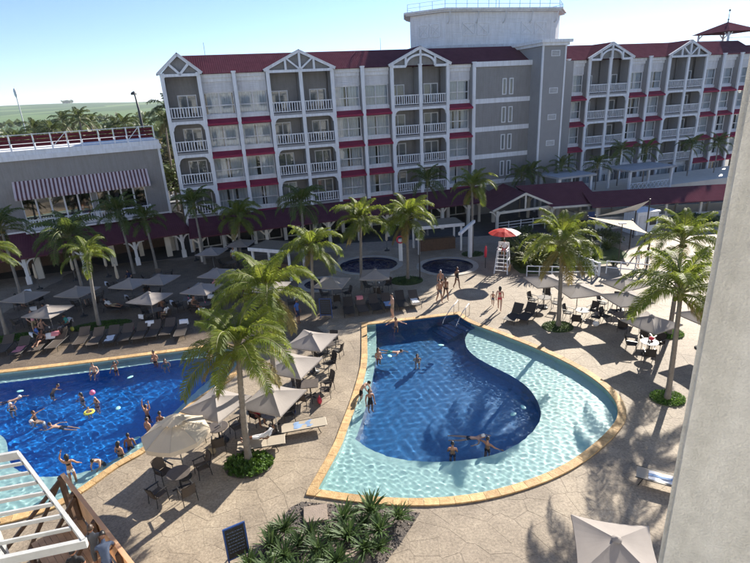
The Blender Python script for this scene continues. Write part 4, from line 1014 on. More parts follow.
# shade sails
def sail(name, label, pts, m, sag=.25):
    t = empty(name, (pts[0][0], pts[0][1], 0), 0, label, 'shade sail')
    P = [Vector(p) - Vector((pts[0][0], pts[0][1], 0)) for p in pts]; n = 8; mb = MB(); idx = {}; vs = []; fs = []
    for i in range(n + 1):
        for j in range(n + 1 - i):
            a, b = i / n, j / n; c = 1 - a - b; p = P[0] * c + P[1] * a + P[2] * b
            bul = (a * b + b * c + a * c); cen = (P[0] + P[1] + P[2]) / 3
            ed = 1 - 3 * min(a, b, c); p = p.lerp(cen, .16 * max(0, ed) * bul * 2); p.z -= sag * bul
            idx[(i, j)] = len(vs); vs.append(p)
    for i in range(n):
        for j in range(n - i):
            fs.append((idx[(i, j)], idx[(i + 1, j)], idx[(i, j + 1)]))
            if i + j < n - 1: fs.append((idx[(i + 1, j)], idx[(i + 1, j + 1)], idx[(i, j + 1)]))
    mb.add(vs, fs, 0, True); mb.build('cloth', m, t, fixn=False)
    for p in P:
        mb = MB(); mb.tube([(p.x, p.y, 0), (p.x, p.y, p.z + .12)], .06, 8); mb.build('mast', 'dark_metal', t)
sail('shade_sail', 'cream triangular shade sail stretched near the white kiosk', [(18.9, 43.9, 3.0), (21.5, 38.3, 2.75), (22.6, 43.4, 2.6)], 'sail_cream')
sail('shade_sail', 'grey triangular shade sail on a tall dark mast', [(20.3, 45.6, 2.6), (24.9, 45.2, 3.9), (24.6, 46.8, 2.6)], 'sail_grey')
# bar canopies in the hotel's shade
def canopy(label, loc, rz, w, d, h):
    t = empty('bar_canopy', loc, rz, label, 'canopy')
    for sx in (-1, 1):
        for sy in (-1, 1):
            mb = MB(); mb.box(sx * w / 2 - .08 - sx * .2, sx * w / 2 + .08 - sx * .2, sy * d / 2 - .08 - sy * .2, sy * d / 2 + .08 - sy * .2, 0, h); mb.build('post', 'white_paint', t)
    mb = MB(); mb.box(-w / 2, w / 2, -d / 2, d / 2, h, h + .12); mb.build('mat_roof', 'thatch', t)
    mb = MB(); mb.box(-w / 2 - .03, w / 2 + .03, -d / 2 - .09, -d / 2 - .01, h - .12, h + .16); mb.build('fascia', 'white_paint', t)
    mb = MB(); mb.box(-w / 2 + .5, w / 2 - .5, -.3, .3, 0, 1.1); mb.build('counter', 'wood_dark', t)
canopy('flat mat-roofed bar canopy with white front edge', (-8.0, 41.6, 0), R(-24), 3.9, 2.6, 2.5)
canopy('mat-roofed bar canopy behind the round pool', (6.0, 46.6, 0), R(8), 4.4, 2.6, 2.5)
# white cantilever post by the round pool
T = empty('cantilever_shade_post', (8.55, 43.64, 0), R(20), 'white post with a slanting cantilever beam by the round pool', 'post')
mb = MB(); mb.box(-.14, .14, -.14, .14, 0, 3.0); mb.build('post', 'white_paint', T)
mb = MB(); mb.bar((.5, .2, 3.15), (-2.0, -1.6, 2.75), .2, .24); mb.build('beam', 'white_paint', T)
# low white fences and railings around the right garden
def xfence(label, a, b, n, h=1.0):
    a = Vector(a); b = Vector(b); t = empty('white_fence', (a.x, a.y, 0), 0, label, 'fence'); d = b - a
    for k in range(n):
        p = d * (k / n); q = d * ((k + 1) / n)
        mb = MB(); mb.bar((p.x, p.y, .12), (q.x, q.y, h), .05, .07); mb.bar((p.x, p.y, h), (q.x, q.y, .12), .05, .07); mb.build('cross_brace', 'white_paint', t)
    mb = MB(); mb.bar((0, 0, h), (d.x, d.y, h), .08, .09); mb.build('top_rail', 'white_paint', t)
    mb = MB(); mb.bar((0, 0, .1), (d.x, d.y, .1), .06, .08); mb.build('bottom_rail', 'white_paint', t)
    for k in range(n + 1):
        p = d * (k / n); mb = MB(); mb.box(p.x - .07, p.x + .07, p.y - .07, p.y + .07, 0, h + .1); mb.build('post', 'white_paint', t)
def railing(label, a, b, n, h=1.0, m='white_paint', rails=(.5, 1.0)):
    a = Vector((*a, 0)[:3]); b = Vector((*b, 0)[:3]); t = empty('handrail', (a.x, a.y, 0), 0, label, 'railing'); d = b - a
    for z in rails: mb = MB(); mb.tube([(0, 0, z * h), (d.x, d.y, z * h + b.z - a.z)], .045, 8); mb.build('rail', m, t)
    for k in range(n + 1):
        p = d * (k / n); mb = MB(); mb.tube([(p.x, p.y, 0), (p.x, p.y, h + (b.z - a.z) * k / n)], .045, 8); mb.build('post', m, t)
xfence('white cross-braced fence beside the palm garden', (16.3, 40.2), (17.2, 37.1), 4)
railing('white tubular ramp railing by the two women in white', (18.0, 37.6), (20.6, 36.2), 3)
railing('white railing along the ramp behind the parasols', (20.9, 36.1), (23.4, 35.2), 3)
railing('white step railing under the grey shade sail', (18.9, 46.2, 0), (20.4, 44.2, 0), 2)
railing('low white railing between the lifeguard chair and the parasols', (11.9, 37.9), (14.6, 37.2), 3, .85)
railing('low white railing behind the first grey parasol', (14.8, 37.2), (16.9, 37.0), 2, .85)
# pool handrails
for k, (a, b) in enumerate((((4.2, 30.2), (5.5, 31.75)), ((5.0, 29.7), (6.1, 31.1)))):
    t = empty('pool_handrail', (b[0], b[1], 0.0), 0, ('steel handrail at the outer side of the pool steps', 'steel handrail at the inner side of the pool steps')[k], 'handrail')
    dx, dy = a[0] - b[0], a[1] - b[1]
    mb = MB(); mb.tube([(0, 0, 0), (0, 0, .75), (dx * .06, dy * .06, .86), (dx * .5, dy * .5, .6), (dx * .95, dy * .95, .1), (dx, dy, -.2), (dx, dy, -.62)], .025, 7); mb.build('bent_tube', 'steel', t)
    mb = MB(); mb.tube([(dx * .3, dy * .3, 0.02), (dx * .3, dy * .3, .72)], .022, 7); mb.build('support', 'steel', t)

# ================================================================ NEAR LEFT: white pergola, timber gangway
PG = empty('white_pergola', (-9.2, 8.0, 0), 0, 'white steel pergola frame beside the long pool', 'pergola')
pz = 5.5
A = Vector((-6.4, 8.43, pz)); B = Vector((-9.72, 11.5, pz)); fd = Vector((-1.0, -.225, 0)).normalized(); LEN = 5.0
off = Vector((-9.2, 8.0, 0))
def PGB(name, mb): return mb.build(name, 'pergola_paint', PG)
mb = MB(); mb.bar(A - off, B - off, .08, .13); PGB('edge_beam', mb)
mb = MB(); mb.bar(A - off + Vector((.05, 0, -.045)), A + fd * LEN - off + Vector((0, 0, -.045)),   .10, .19); PGB('edge_beam', mb)
mb = MB(); mb.bar(B - off + Vector((0.0, 0, -.02)), B + fd * LEN - off + Vector((0, 0, -.02)), .10, .22); PGB('edge_beam', mb)
for k in range(7):
    t = (k + 1) / 8.0; p = A.lerp(B, t); mb = MB(); mb.bar(p - off + fd * .06, p + fd * LEN - off, .05, .09); PGB('rafter', mb)
for q in (1.55, 3.2):
    mb = MB(); mb.bar(A + fd * q - off + Vector((0, 0, -.13)), B + fd * q - off + Vector((0, 0, -.13)), .10, .13); PGB('cross_beam', mb)
mb = MB(); a = A + fd * 1.9 - off + Vector((0, 0, -1.3)); b = B + fd * 1.2 - off + Vector((0, 0, -1.3)); mb.bar(a, b, .42, .10); PGB('gutter_board', mb)
for p in (A + fd * 1.9, B + fd * 1.2, A + fd * 4.4, B + fd * 4.4):
    q = p - off; mb = MB(); mb.box(q.x - .09, q.x + .09, q.y - .09, q.y + .09, 0.0, pz - .2); PGB('post', mb)
for k in range(3):
    p = (A + fd * 1.9).lerp(B + fd * 1.2, .2 + .3 * k) - off; mb = MB(); mb.bar((p.x, p.y, pz - .18), (p.x + .5, p.y - .2, pz - 1.25), .04, .05); mb.build('stay', 'dark_metal', PG)
GW = empty('timber_gangway', (-9.0, 12.55, 0), 0, 'raised timber gangway with plank parapet and diagonal props at the pool edge', 'gangway')
g0 = Vector((-10.95, 14.4, 0)); g1 = Vector((-6.6, 10.23, 0)); gd = (g1 - g0).normalized(); gn = Vector((-gd.y, gd.x, 0)) * -1   # towards the camera side
og = Vector((-9.0, 12.55, 0))
dkz = 1.35
k = 0
LG = (g1 - g0).length
n = 20
for i in range(n):      # planks of the parapet, upright boards
    a = g0 + gd * (LG * i / n + .01); b = g0 + gd * (LG * (i + 1) / n - .01)
    if i < 2: continue
    mb = MB(); mb.bar(a - og + Vector((0, 0, 1.9)), b - og + Vector((0, 0, 1.9)), .03, 1.0); mb.build('plank', 'screen_tan', GW)
mb = MB(); mb.bar(g0 - og + Vector((0, 0, 2.44)), g1 - og + Vector((0, 0, 2.44)), .12, .07); mb.build('top_rail', 'screen_tan', GW)
for t in (0.0, .2, .5, .8, 1.0):
    p = g0 + gd * (LG * t) - og + gn * .08; mb = MB(); mb.box(p.x - .07, p.x + .07, p.y - .07, p.y + .07, -.36 if t == 0 else 0, 2.4); mb.build('post', 'wood_dark', GW)
for t, q in ((0.0, 2.2), (0.0, 1.0), (.22, 1.3), (.5, 1.3)):
    p = g0 + gd * (LG * t) - og + gn * .08 + Vector((0, 0, 2.3)); e_ = p + gn * q + Vector((-.5, -.1, -2.2)); mb = MB(); mb.bar(p, e_, .09, .11); mb.build('prop', 'wood_dark', GW)
for i in range(9):
    a = g0 + gd * (LG * .18) + gn * (.14 + .16 * i) - og; b = g1 + gn * (.14 + .16 * i) - og
    mb = MB(); mb.bar(a + Vector((0, 0, dkz - .03)), b + Vector((0, 0, dkz - .03)), .15, .05); mb.build('deck_board', 'wood_panel', GW)
mb = MB()
for t in (.2, .5, .8, .98):
    a = g0 + gd * (LG * t) + gn * .1 - og; b = a + gn * 1.5; mb.bar(a + Vector((0, 0, dkz - .12)), b + Vector((0, 0, dkz - .12)), .08, .12); mb.box(b.x - .06, b.x + .06, b.y - .06, b.y + .06, 0, dkz - .19)
mb.build('joists', 'wood_dark', GW)

# ================================================================ NEAR RIGHT: stucco pillar of the camera's own balcony
pe = Vector((math.sin(R(34.82)), math.cos(R(34.82)), 0)) * 1.75     # its visible left edge
PL = empty('stucco_pillar', (pe.x, pe.y, 0), R(-41), 'rough cream stucco pillar of the balcony', 'pillar')
pd_ = Vector((math.cos(0), 0, 0))
bm = bmesh.new(); bmesh.ops.create_cube(bm, size=1.0)
for v in bm.verts: v.co = Vector(((v.co.x + .5) * .62, (v.co.y + .5) * .5, (v.co.z + .5) * 19.5))
bmesh.ops.bevel(bm, geom=[e for e in bm.edges if abs(e.verts[0].co.z - e.verts[1].co.z) > 1], offset=.018, segments=3, affect='EDGES')
me = bpy.data.meshes.new('shaft'); bm.to_mesh(me); bm.free(); me.materials.append(M['stucco']); obj('shaft', me, PL)

# ================================================================ VEGETATION
def frond_mesh(L, e0, bend, seed, nl=44, lw=0.05, ll=0.62, material='palm_leaf', twist=0.0):
    """one feather leaf: curved midrib along +X with drooping leaflets both sides"""
    rn = random.Random(seed); n = 14; pts = [Vector((0, 0, 0))]; p = Vector((0, 0, 0)); side = 0.0
    dirs = []
    for i in range(n):
        t = i / n; el = R(e0 - bend * (t ** 1.25)); side += twist / n
        d = Vector((math.cos(el) * math.cos(side), math.cos(el) * math.sin(side), math.sin(el))); dirs.append(d); p = p + d * (L / n); pts.append(p.copy())
    dirs.append(dirs[-1])
    mb = MB(); mb.tube(pts, [0.032 * (1 - .85 * i / n) + .004 for i in range(n + 1)], 5, 1)
    for s in (-1, 1):
        for k in range(nl):
            t = .13 + .87 * (k + rn.uniform(0, .6)) / nl; f = min(t * n, n - .001); i = int(f); b = pts[i].lerp(pts[i + 1], f - i); d = dirs[i]
            lat = d.cross(Vector((0, 0, 1))); 
            if lat.length < .1: lat = Vector((0, 1, 0))
            lat = lat.normalized() * s; up = lat.cross(d) * s
            ln = ll * (.35 + .65 * math.sin(math.pi * min(1, .12 + t * .86))) * rn.uniform(.85, 1.12)
            d1 = (lat * .8 + d * (.45 + .35 * t) + Vector((0, 0, rn.uniform(-.05, .3)))).normalized()
            m1 = b + d1 * ln * .5; d2 = (d1 + Vector((0, 0, -rn.uniform(.6, 1.35)))).normalized(); m2 = m1 + d2 * ln * .5
            wv = d * lw * .5 * rn.uniform(.8, 1.2)
            mb.add([b - wv * .6, b + wv * .6, m1 + wv, m1 - wv, m2 + wv * .12, m2 - wv * .12], [(0, 1, 2, 3), (3, 2, 4, 5)], 0, False)
    return mb.mesh('frond', [material, 'rachis'], fixn=False)
FR = {}
def frond_set(key, L, m, mo, nl=44, lw=.05, ll=.62):
    FR[key] = ([frond_mesh(L * .78, 80, 72, 1, nl, lw, ll * .8, m, .2), frond_mesh(L, 64, 108, 2, nl, lw, ll, m, .4), frond_mesh(L * 1.04, 44, 116, 3, nl, lw, ll, m, -.35), frond_mesh(L * 1.06, 22, 100, 4, nl, lw, ll, m, .3), frond_mesh(L, 0, 72, 5, nl, lw, ll, m, -.25), frond_mesh(L * .9, -28, 44, 6, nl, lw, ll, m, .2)],
               [frond_mesh(L * .85, -40, 36, 7, nl, lw, ll * .9, mo, .1), frond_mesh(L * .9, -12, 62, 8, nl, lw, ll * .9, mo, -.2)])
frond_set('near', 2.75, 'palm_leaf', 'palm_old', 72, .042, .74)
frond_set('mid', 2.5, 'palm_leaf', 'palm_old', 54, .05, .68)
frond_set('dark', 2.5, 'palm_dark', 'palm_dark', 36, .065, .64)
frond_set('far', 2.6, 'leaf_tree', 'leaf_dry', 24, .10, .75)
def palm(loc, h, top, key, label, group=None, n=20, old=2, seed=0, scale=1.0, rad=.13, bark='bark', name='palm_tree', nuts=True):
    rn = random.Random(seed * 7 + 1); t = empty(name, loc, 0, label, 'palm tree', group)
    k = 12; pts = []; rr = []
    for i in range(k + 1):
        s = i / k; pts.append((top[0] * s ** 1.6, top[1] * s ** 1.6, h * s)); rr.append(rad * (1.35 if i == 0 else 1.0 - .35 * s))
    mb = MB(); mb.tube(pts, rr, 10)
    for i in range(1, int(h / .22)):     # leaf-scar rings
        s = i * .22 / h; c = (top[0] * s ** 1.6, top[1] * s ** 1.6, h * s); q = rad * (1.0 - .35 * s) * 1.05
        mb.lathe([(q * .96, -.02), (q * 1.05, 0), (q * .96, .02)], 10, 0, c)
    mb.build('trunk', bark, t)
    tp = Vector((top[0], top[1], h))
    mb = MB(); mb.lathe([(rad * .6, -.35), (rad * 1.05, -.1), (rad * .9, .25), (rad * .3, .5), (0, .6)], 9, 0, tp); mb.build('crown_heart', 'rachis', t)
    good, olds = FR[key]
    for i in range(n):
        q = i / n; u_ = min(.999, max(0, q + rn.uniform(-.06, .06))); v = good[0 if u_ < .16 else 1 if u_ < .40 else 2 if u_ < .64 else 3 if u_ < .84 else 4 if u_ < .95 else 5]; az = i * 2.39996 + rn.uniform(-.25, .25)
        o = obj('frond', v, t, tp + Vector((.05 * math.cos(az), .05 * math.sin(az), .3 - .35 * q)), (rn.uniform(-.2, .2), rn.uniform(-.12, .12), az)); s_ = scale * rn.uniform(.88, 1.1); o.scale = (s_, s_, s_)
    for i in range(old):
        az = rn.uniform(0, 6.28); o = obj('dry_frond', olds[i % 2], t, tp + Vector((0, 0, -.1)), (0, 0, az)); o.scale = (scale * rn.uniform(.8, 1),) * 3
    if nuts:
        for i in range(5):
            az = rn.uniform(0, 6.28); mb = MB(); mb.ball((tp.x + .2 * math.cos(az), tp.y + .2 * math.sin(az), tp.z - .12 - .1 * rn.random()), (.09, .09, .11), 7, 5); mb.build('coconut', 'palm_leaf' if i % 2 else 'palm_old', t)
    return t
palm((-5.61, 17.58, 0), 5.05, (.25, .1), 'near', 'tall sunlit coconut palm in the ground-cover ring between the pools', n=23, old=4, seed=1, scale=.96, rad=.15)
palm((-4.95, 21.2, 0), 6.2, (.25, -.5), 'near', 'sunlit coconut palm rising behind the tall one between the pools', n=20, old=3, seed=2, scale=.9, rad=.14)
palm((-4.26, 32.03, 0), 4.8, (.3, 0), 'mid', 'sunlit palm beside the smallest round pool', n=22, old=2, seed=3, scale=.95)
palm((-1.03, 37.08, 0), 5.2, (.2, 0), 'mid', 'sunlit palm beside the parasol between the two larger round pools', n=22, old=2, seed=4, scale=1.0)
palm((2.63, 38.54, 0), 4.9, (.1, .1), 'mid', 'sunlit palm in a grass ring near the round pool', n=24, old=2, seed=5, scale=1.05)
palm((8.95, 44.6, 0), 5.9, (-.1, 0), 'mid', 'palm standing behind the white cantilever post', n=20, old=2, seed=6, scale=.95)
palm((-12.36, 45.91, 0), 4.1, (.4, 0), 'mid', 'half-lit palm in front of the hotel porch', n=20, old=3, seed=7, scale=1.05)
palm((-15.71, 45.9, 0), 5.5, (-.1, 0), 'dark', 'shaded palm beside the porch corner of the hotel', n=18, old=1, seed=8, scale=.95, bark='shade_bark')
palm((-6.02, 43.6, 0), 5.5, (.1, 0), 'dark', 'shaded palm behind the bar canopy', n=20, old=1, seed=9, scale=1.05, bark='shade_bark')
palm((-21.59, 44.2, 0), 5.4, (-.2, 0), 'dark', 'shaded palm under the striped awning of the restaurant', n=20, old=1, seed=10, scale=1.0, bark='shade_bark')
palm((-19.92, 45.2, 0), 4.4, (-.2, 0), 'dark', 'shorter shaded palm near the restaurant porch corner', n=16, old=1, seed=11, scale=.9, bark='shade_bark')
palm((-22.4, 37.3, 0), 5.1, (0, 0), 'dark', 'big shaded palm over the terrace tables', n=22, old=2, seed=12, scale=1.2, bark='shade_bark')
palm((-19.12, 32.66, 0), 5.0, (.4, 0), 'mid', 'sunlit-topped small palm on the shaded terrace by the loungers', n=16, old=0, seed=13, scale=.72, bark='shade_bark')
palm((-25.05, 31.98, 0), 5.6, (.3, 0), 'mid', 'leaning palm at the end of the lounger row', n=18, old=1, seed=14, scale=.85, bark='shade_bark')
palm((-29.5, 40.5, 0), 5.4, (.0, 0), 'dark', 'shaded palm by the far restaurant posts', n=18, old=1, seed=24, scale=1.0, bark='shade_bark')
palm((11.09, 28.61, 0), 5.2, (-.15, 0), 'near', 'palm in a grass ring beside the teardrop pool loungers', n=20, old=3, seed=15, scale=1.0, rad=.14)
palm((13.23, 20.34, 0), 5.2, (-.1, .1), 'near', 'dark-trunked palm in the clipped ring beside the pillar', n=20, old=2, seed=16, scale=1.02, rad=.13)
palm((16.9, 26.77, 0), 5.5, (.0, .1), 'near', 'palm behind the ring by the last parasol', n=18, old=2, seed=17, scale=.95, rad=.13)
# palms in front of the far wing and in the shade of the tower
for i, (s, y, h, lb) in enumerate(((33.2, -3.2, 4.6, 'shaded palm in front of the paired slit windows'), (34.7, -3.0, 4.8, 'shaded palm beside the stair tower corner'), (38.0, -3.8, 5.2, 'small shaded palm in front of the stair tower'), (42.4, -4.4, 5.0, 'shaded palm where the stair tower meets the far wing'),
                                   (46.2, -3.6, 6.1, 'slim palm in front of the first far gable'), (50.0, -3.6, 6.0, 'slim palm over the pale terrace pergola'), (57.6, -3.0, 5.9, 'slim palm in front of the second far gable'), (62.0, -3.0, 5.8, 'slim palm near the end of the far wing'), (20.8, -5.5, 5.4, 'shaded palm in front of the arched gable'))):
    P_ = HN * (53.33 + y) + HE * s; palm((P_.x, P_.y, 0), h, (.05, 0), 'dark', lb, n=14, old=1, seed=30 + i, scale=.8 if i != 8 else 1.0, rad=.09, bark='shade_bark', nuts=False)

# ---- ground-cover rings and small plants
def tuft_mesh(n, h, w, spread, seed, m, bend=.6):
    rn = random.Random(seed); mb = MB()
    for i in range(n):
        az = rn.uniform(0, 6.283); tl = rn.uniform(.1, 1) * spread; L = h * rn.uniform(.6, 1.1); b = Vector((rn.uniform(-.06, .06), rn.uniform(-.06, .06), 0)) * (spread + .3)
        d = Vector((math.cos(az) * math.sin(tl), math.sin(az) * math.sin(tl), math.cos(tl))); s = Vector((-math.sin(az), math.cos(az), 0)) * w * .5 * rn.uniform(.7, 1.2)
        p1 = b + d * L * .5; d2 = (d + Vector((math.cos(az), math.sin(az), -.6)) * bend * rn.uniform(.3, 1)).normalized(); p2 = p1 + d2 * L * .35; p3 = p2 + (d2 + Vector((0, 0, -.4 * bend))).normalized() * L * .2
        mb.add([b - s * .5, b + s * .5, p1 + s, p1 - s, p2 + s * .7, p2 - s * .7, p3], [(0, 1, 2, 3), (3, 2, 4, 5), (5, 4, 6)], 0)
    return mb.mesh('foliage', m, fixn=False)
def cover_ring(name, label, c, rx, ry, m, dens, h, a=0.0, seed=0, clip=False):
    rn = random.Random(seed); t = empty(name, (c[0], c[1], 0), 0, label, 'ground cover')
    mb = MB(); lp = circle(0, 0, rx, ry, 24, a); mb.prism(lp, 'z', 0.0145, .05); mb.build('soil', 'gravel' if not clip else 'grass', t)
    mb = MB(); n = int(dens * rx * ry * 3.14)
    for i in range(n):
        q = math.sqrt(rn.random()) * .97; th = rn.uniform(0, 6.283); x0 = rx * q * math.cos(th); y0 = ry * q * math.sin(th); x = x0 * math.cos(a) - y0 * math.sin(a); y = x0 * math.sin(a) + y0 * math.cos(a)
        hh = h * rn.uniform(.6, 1.2) * (1.15 - .5 * q); z = .05
        for k in range(3):
            az = rn.uniform(0, 6.283); el = rn.uniform(.2, 1.2); L = hh * .8; d = Vector((math.cos(az) * math.cos(el), math.sin(az) * math.cos(el), math.sin(el))); s = Vector((-math.sin(az), math.cos(az), 0)) * L * .28
            b = Vector((x, y, z + hh * .3 * k / 2)); mb.add([b, b + d * L * .55 + s, b + d * L, b + d * L * .55 - s], [(0, 1, 2, 3)])
    mb.build('leaves', m, t, fixn=False); return t
cover_ring('ground_cover_ring', 'ring of leafy green ground cover at the tall palm base', (-5.55, 17.35), 1.0, .8, 'leaf_cover', 220, .26, seed=1)
cover_ring('clipped_hedge_ring', 'clipped bright green ring around the dark palm trunk by the pillar', (13.3, 20.45), .78, .68, 'leaf_cover', 420, .14, seed=2, clip=True)
cover_ring('clipped_hedge_ring', 'clipped bright green ring behind the last parasol', (16.85, 26.95), .95, .8, 'leaf_cover', 420, .14, seed=3, clip=True)
cover_ring('ground_cover_ring', 'dark grass ring around the palm beside the poolside loungers', (11.05, 28.6), .95, .8, 'leaf_bed', 240, .14, seed=4, clip=True)
cover_ring('ground_cover_ring', 'dark grass ring around the palm beside the round pool', (2.5, 38.3), 1.3, 1.0, 'leaf_bed', 200, .16, seed=5, clip=True)
cover_ring('ground_cover_ring', 'dark grass ring under the white cantilever post palm', (8.95, 44.4), 1.0, .8, 'leaf_bed', 200, .14, seed=6, clip=True)
cover_ring('grass_patch', 'shaded grass strip behind the lounger row', (-19.0, 32.7), 2.0, .75, 'leaf_cover', 240, .12, .2, seed=7, clip=True)
cover_ring('grass_patch', 'shaded grass strip at the leaning palm', (-24.3, 31.4), 1.8, .7, 'leaf_cover', 240, .12, .2, seed=8, clip=True)
# ---- planting bed by the teardrop pool
mb = MB(); v, f, of = cdt([BED]); mb.add([(q.x, q.y, .012) for q in v], [t for t, s in zip(f, of) if s]); o = mb.build('planting_bed', 'gravel', fixn=False); tag(o, 'planting bed of dark gravel beside the teardrop pool', kind='structure')
mb = MB(); rn = random.Random(5)
for i in range(5200):
    x = rn.uniform(-5.6, 1.2); y = rn.uniform(9, 15.2)
    if not inside((x, y), BED): continue
    s = rn.uniform(.018, .05); a = rn.uniform(0, 6.28)
    vs = [(x + s * math.cos(a + k * 1.57) * rn.uniform(.7, 1.2), y + s * math.sin(a + k * 1.57) * rn.uniform(.7, 1.2), .012) for k in range(4)]; vs += [(x + (p[0] - x) * .55, y + (p[1] - y) * .55, .012 + s * rn.uniform(.5, .9)) for p in vs]
    mb.add(vs, [(4, 5, 6, 7), (0, 1, 5, 4), (1, 2, 6, 5), (2, 3, 7, 6), (3, 0, 4, 7)], rn.randrange(3))
o = mb.build('bed_gravel', ['gravel', 'step_stone', 'bark'], fixn=False); tag(o, 'loose dark gravel in the planting bed', 'gravel', kind='stuff')
for (x, y, a, lb) in ((-2.57, 14.48, .12, 'square brown stepping stone at the pool corner of the bed'), (-1.1, 12.5, .3, 'square brown stepping stone half hidden among the bed plants')):
    bm = bmesh.new(); bmesh.ops.create_cube(bm, size=1)
    for v in bm.verts: v.co = Vector((v.co.x * .85, v.co.y * .78, (v.co.z + .5) * .1))
    bmesh.ops.bevel(bm, geom=list(bm.edges), offset=.015, segments=2, affect='EDGES'); me = bpy.data.meshes.new('stepping_stone'); bm.to_mesh(me); bm.free(); me.materials.append(M['step_stone'])
    o = obj('stepping_stone', me, None, (x, y, .0155), (0, 0, a)); tag(o, lb, 'stepping stone')
TU = [tuft_mesh(64, .88, .075, .95, k, 'leaf_bed', .6) for k in range(4)]
STEM = MB(); STEM.tube([(0, 0, 0), (.02, .01, .18)], [.03, .02], 6); STEMM = STEM.mesh('stem', 'bark')
for i, (x, y, s) in enumerate(((-3.55, 13.7, 1.0), (-3.9, 13.0, .95), (-3.35, 12.55, 1.05), (-2.6, 13.45, .9), (-2.3, 12.7, 1.1), (-1.55, 14.0, 1.05), (-1.35, 13.2, 1.15), (-.55, 14.25, 1.2), (-.3, 13.4, 1.05), (.35, 14.0, .95), (-3.7, 12.0, 1.1), (-2.8, 11.8, 1.1), (-1.7, 12.2, 1.05), (-.8, 12.7, 1.0), (-4.5, 12.3, .85), (-4.2, 11.4, 1.0), (-3.2, 11.1, 1.0), (-2.0, 11.3, 1.0), (-4.0, 13.6, .7), (-1.2, 11.7, .95), (-4.7, 11.6, .9), (-3.0, 13.05, .8), (-1.95, 13.35, .8), (-.85, 13.75, .8), (-.35, 12.75, .85), (-2.3, 12.1, .85), (-3.3, 12.0, .8))):
    t = empty('strap_leaf_plant', (x, y, .012), i * 1.3, 'dark green strap-leaved plant in the gravel bed', 'plant', 'plants in the gravel bed'); t.scale = (s * .84,) * 3
    obj('foliage', TU[i % 4], t, (0, 0, .12)); obj('stem', STEMM, t)
# ---- arecas and shrubs by the lifeguard chair, hedge by the walkway
TA = [tuft_mesh(150, 1.9, .075, 1.05, 40 + k, 'leaf_areca', .9) for k in range(2)]
for i, (x, y, s, lb) in enumerate(((13.2, 39.4, 1.25, 'yellow-green areca clump beside the lifeguard chair'), (14.5, 40.3, 1.45, 'taller yellow-green areca clump behind the white fence'), (12.6, 41.4, 1.2, 'yellow-green areca clump behind the lifeguard chair'), (15.4, 39.4, .8, 'low areca clump at the fence corner'))):
    t = empty('areca_palm', (x, y, 0), i, lb, 'plant'); t.scale = (s,) * 3; obj('foliage', TA[i % 2], t, (0, 0, .1)); obj('stem', STEMM, t)
TS = [tuft_mesh(110, 1.3, .06, 1.2, 60 + k, 'palm_dark', .7) for k in range(2)]
for i, (x, y, s, lb) in enumerate(((18.3, 40.6, 1.0, 'spiky green shrub by the white ramp railing'), (19.3, 39.2, .7, 'small spiky shrub at the ramp edge'), (12.0, 39.6, .8, 'dark spiky shrub under the areca clumps'), (17.4, 42.9, 1.2, 'dark shrub in front of the red pavilion'), (15.2, 43.6, 1.3, 'dark shrub behind the areca clumps'), (20.6, 43.3, 1.1, 'dark shrub under the cream shade sail'))):
    t = empty('spiky_shrub', (x, y, 0), i, lb, 'shrub'); t.scale = (s,) * 3; obj('foliage', TS[i % 2], t, (0, 0, .08)); obj('stem', STEMM, t)
def leafball(n, r, seed, m, size=.16, name='foliage'):
    rn = random.Random(seed); mb = MB(); cl = [(Vector((rn.gauss(0, .5), rn.gauss(0, .5), rn.gauss(0, .38))) * r[0], rn.uniform(.35, .6) * r[0]) for _ in range(9)]
    for i in range(n):
        c, q = cl[i % 9]; d = Vector((rn.gauss(0, 1), rn.gauss(0, 1), rn.gauss(0, 1))).normalized(); p = c + d * q * rn.uniform(.55, 1.05); p.z *= r[2] / r[0]; p.x *= 1; p.y *= r[1] / r[0]
        a = Vector((rn.gauss(0, 1), rn.gauss(0, 1), rn.gauss(0, .6))).normalized(); b = a.cross(d + Vector((.01, .02, .3))).normalized(); s = size * rn.uniform(.6, 1.3)
        mb.add([p - a * s, p + b * s * .55, p + a * s, p - b * s * .55], [(0, 1, 2, 3)])
    return mb.mesh(name, m, fixn=False)
LB = [leafball(700, (.9, .8, .7), 70 + k, 'leaf_bed', .12) for k in range(3)]
LBG = [leafball(800, (1.0, .9, .8), 80 + k, 'leaf_tree', .13) for k in range(2)]
for i, (x, y, q, lb) in enumerate(((12.4, 40.6, 1.0, 'dense green bush right behind the lifeguard chair'), (13.6, 41.8, 1.2, 'dense green bush among the arecas'), (15.6, 41.6, 1.15, 'dense green bush beside the cross-braced fence'), (17.0, 44.4, 1.2, 'dense green bush in front of the pavilion post'), (19.0, 44.8, 1.1, 'dense green bush by the step railing'), (21.4, 45.4, 1.1, 'dense green bush under the grey sail'), (14.4, 45.6, 1.2, 'dense green bush at the pavilion ramp'), (18.0, 41.6, .8, 'low green bush behind the spiky shrub'), (12.2, 43.6, 1.1, 'dense green bush at the lawn corner'), (16.9, 39.0, .6, 'low green bush at the fence end'))):
    t = empty('leafy_bush', (x, y, .0), i, lb, 'shrub'); t.scale = (q,) * 3; obj('foliage', LBG[i % 2], t, (0, 0, .62)); obj('stem', STEMM, t)
for i in range(9):
    x = 29.6 + i * 1.35; y = 49.2 + (i % 3) * .15
    t = empty('round_shrub', (x, y, .0), i, 'dark rounded shrub in the row along the low cream wall', 'shrub', 'shrub row along the walkway wall'); obj('foliage', LB[i % 3], t, (0, 0, .62)); obj('stem', STEMM, t)
mb = MB(); mb.prism([(28.8, 48.0), (44, 46.6), (44, 50.0), (28.8, 50.0)], 'z', .013, .18); o = mb.build('planter_kerb', 'pale_coping'); tag(o, 'low stone planter kerb holding the row of dark shrubs', 'planter')
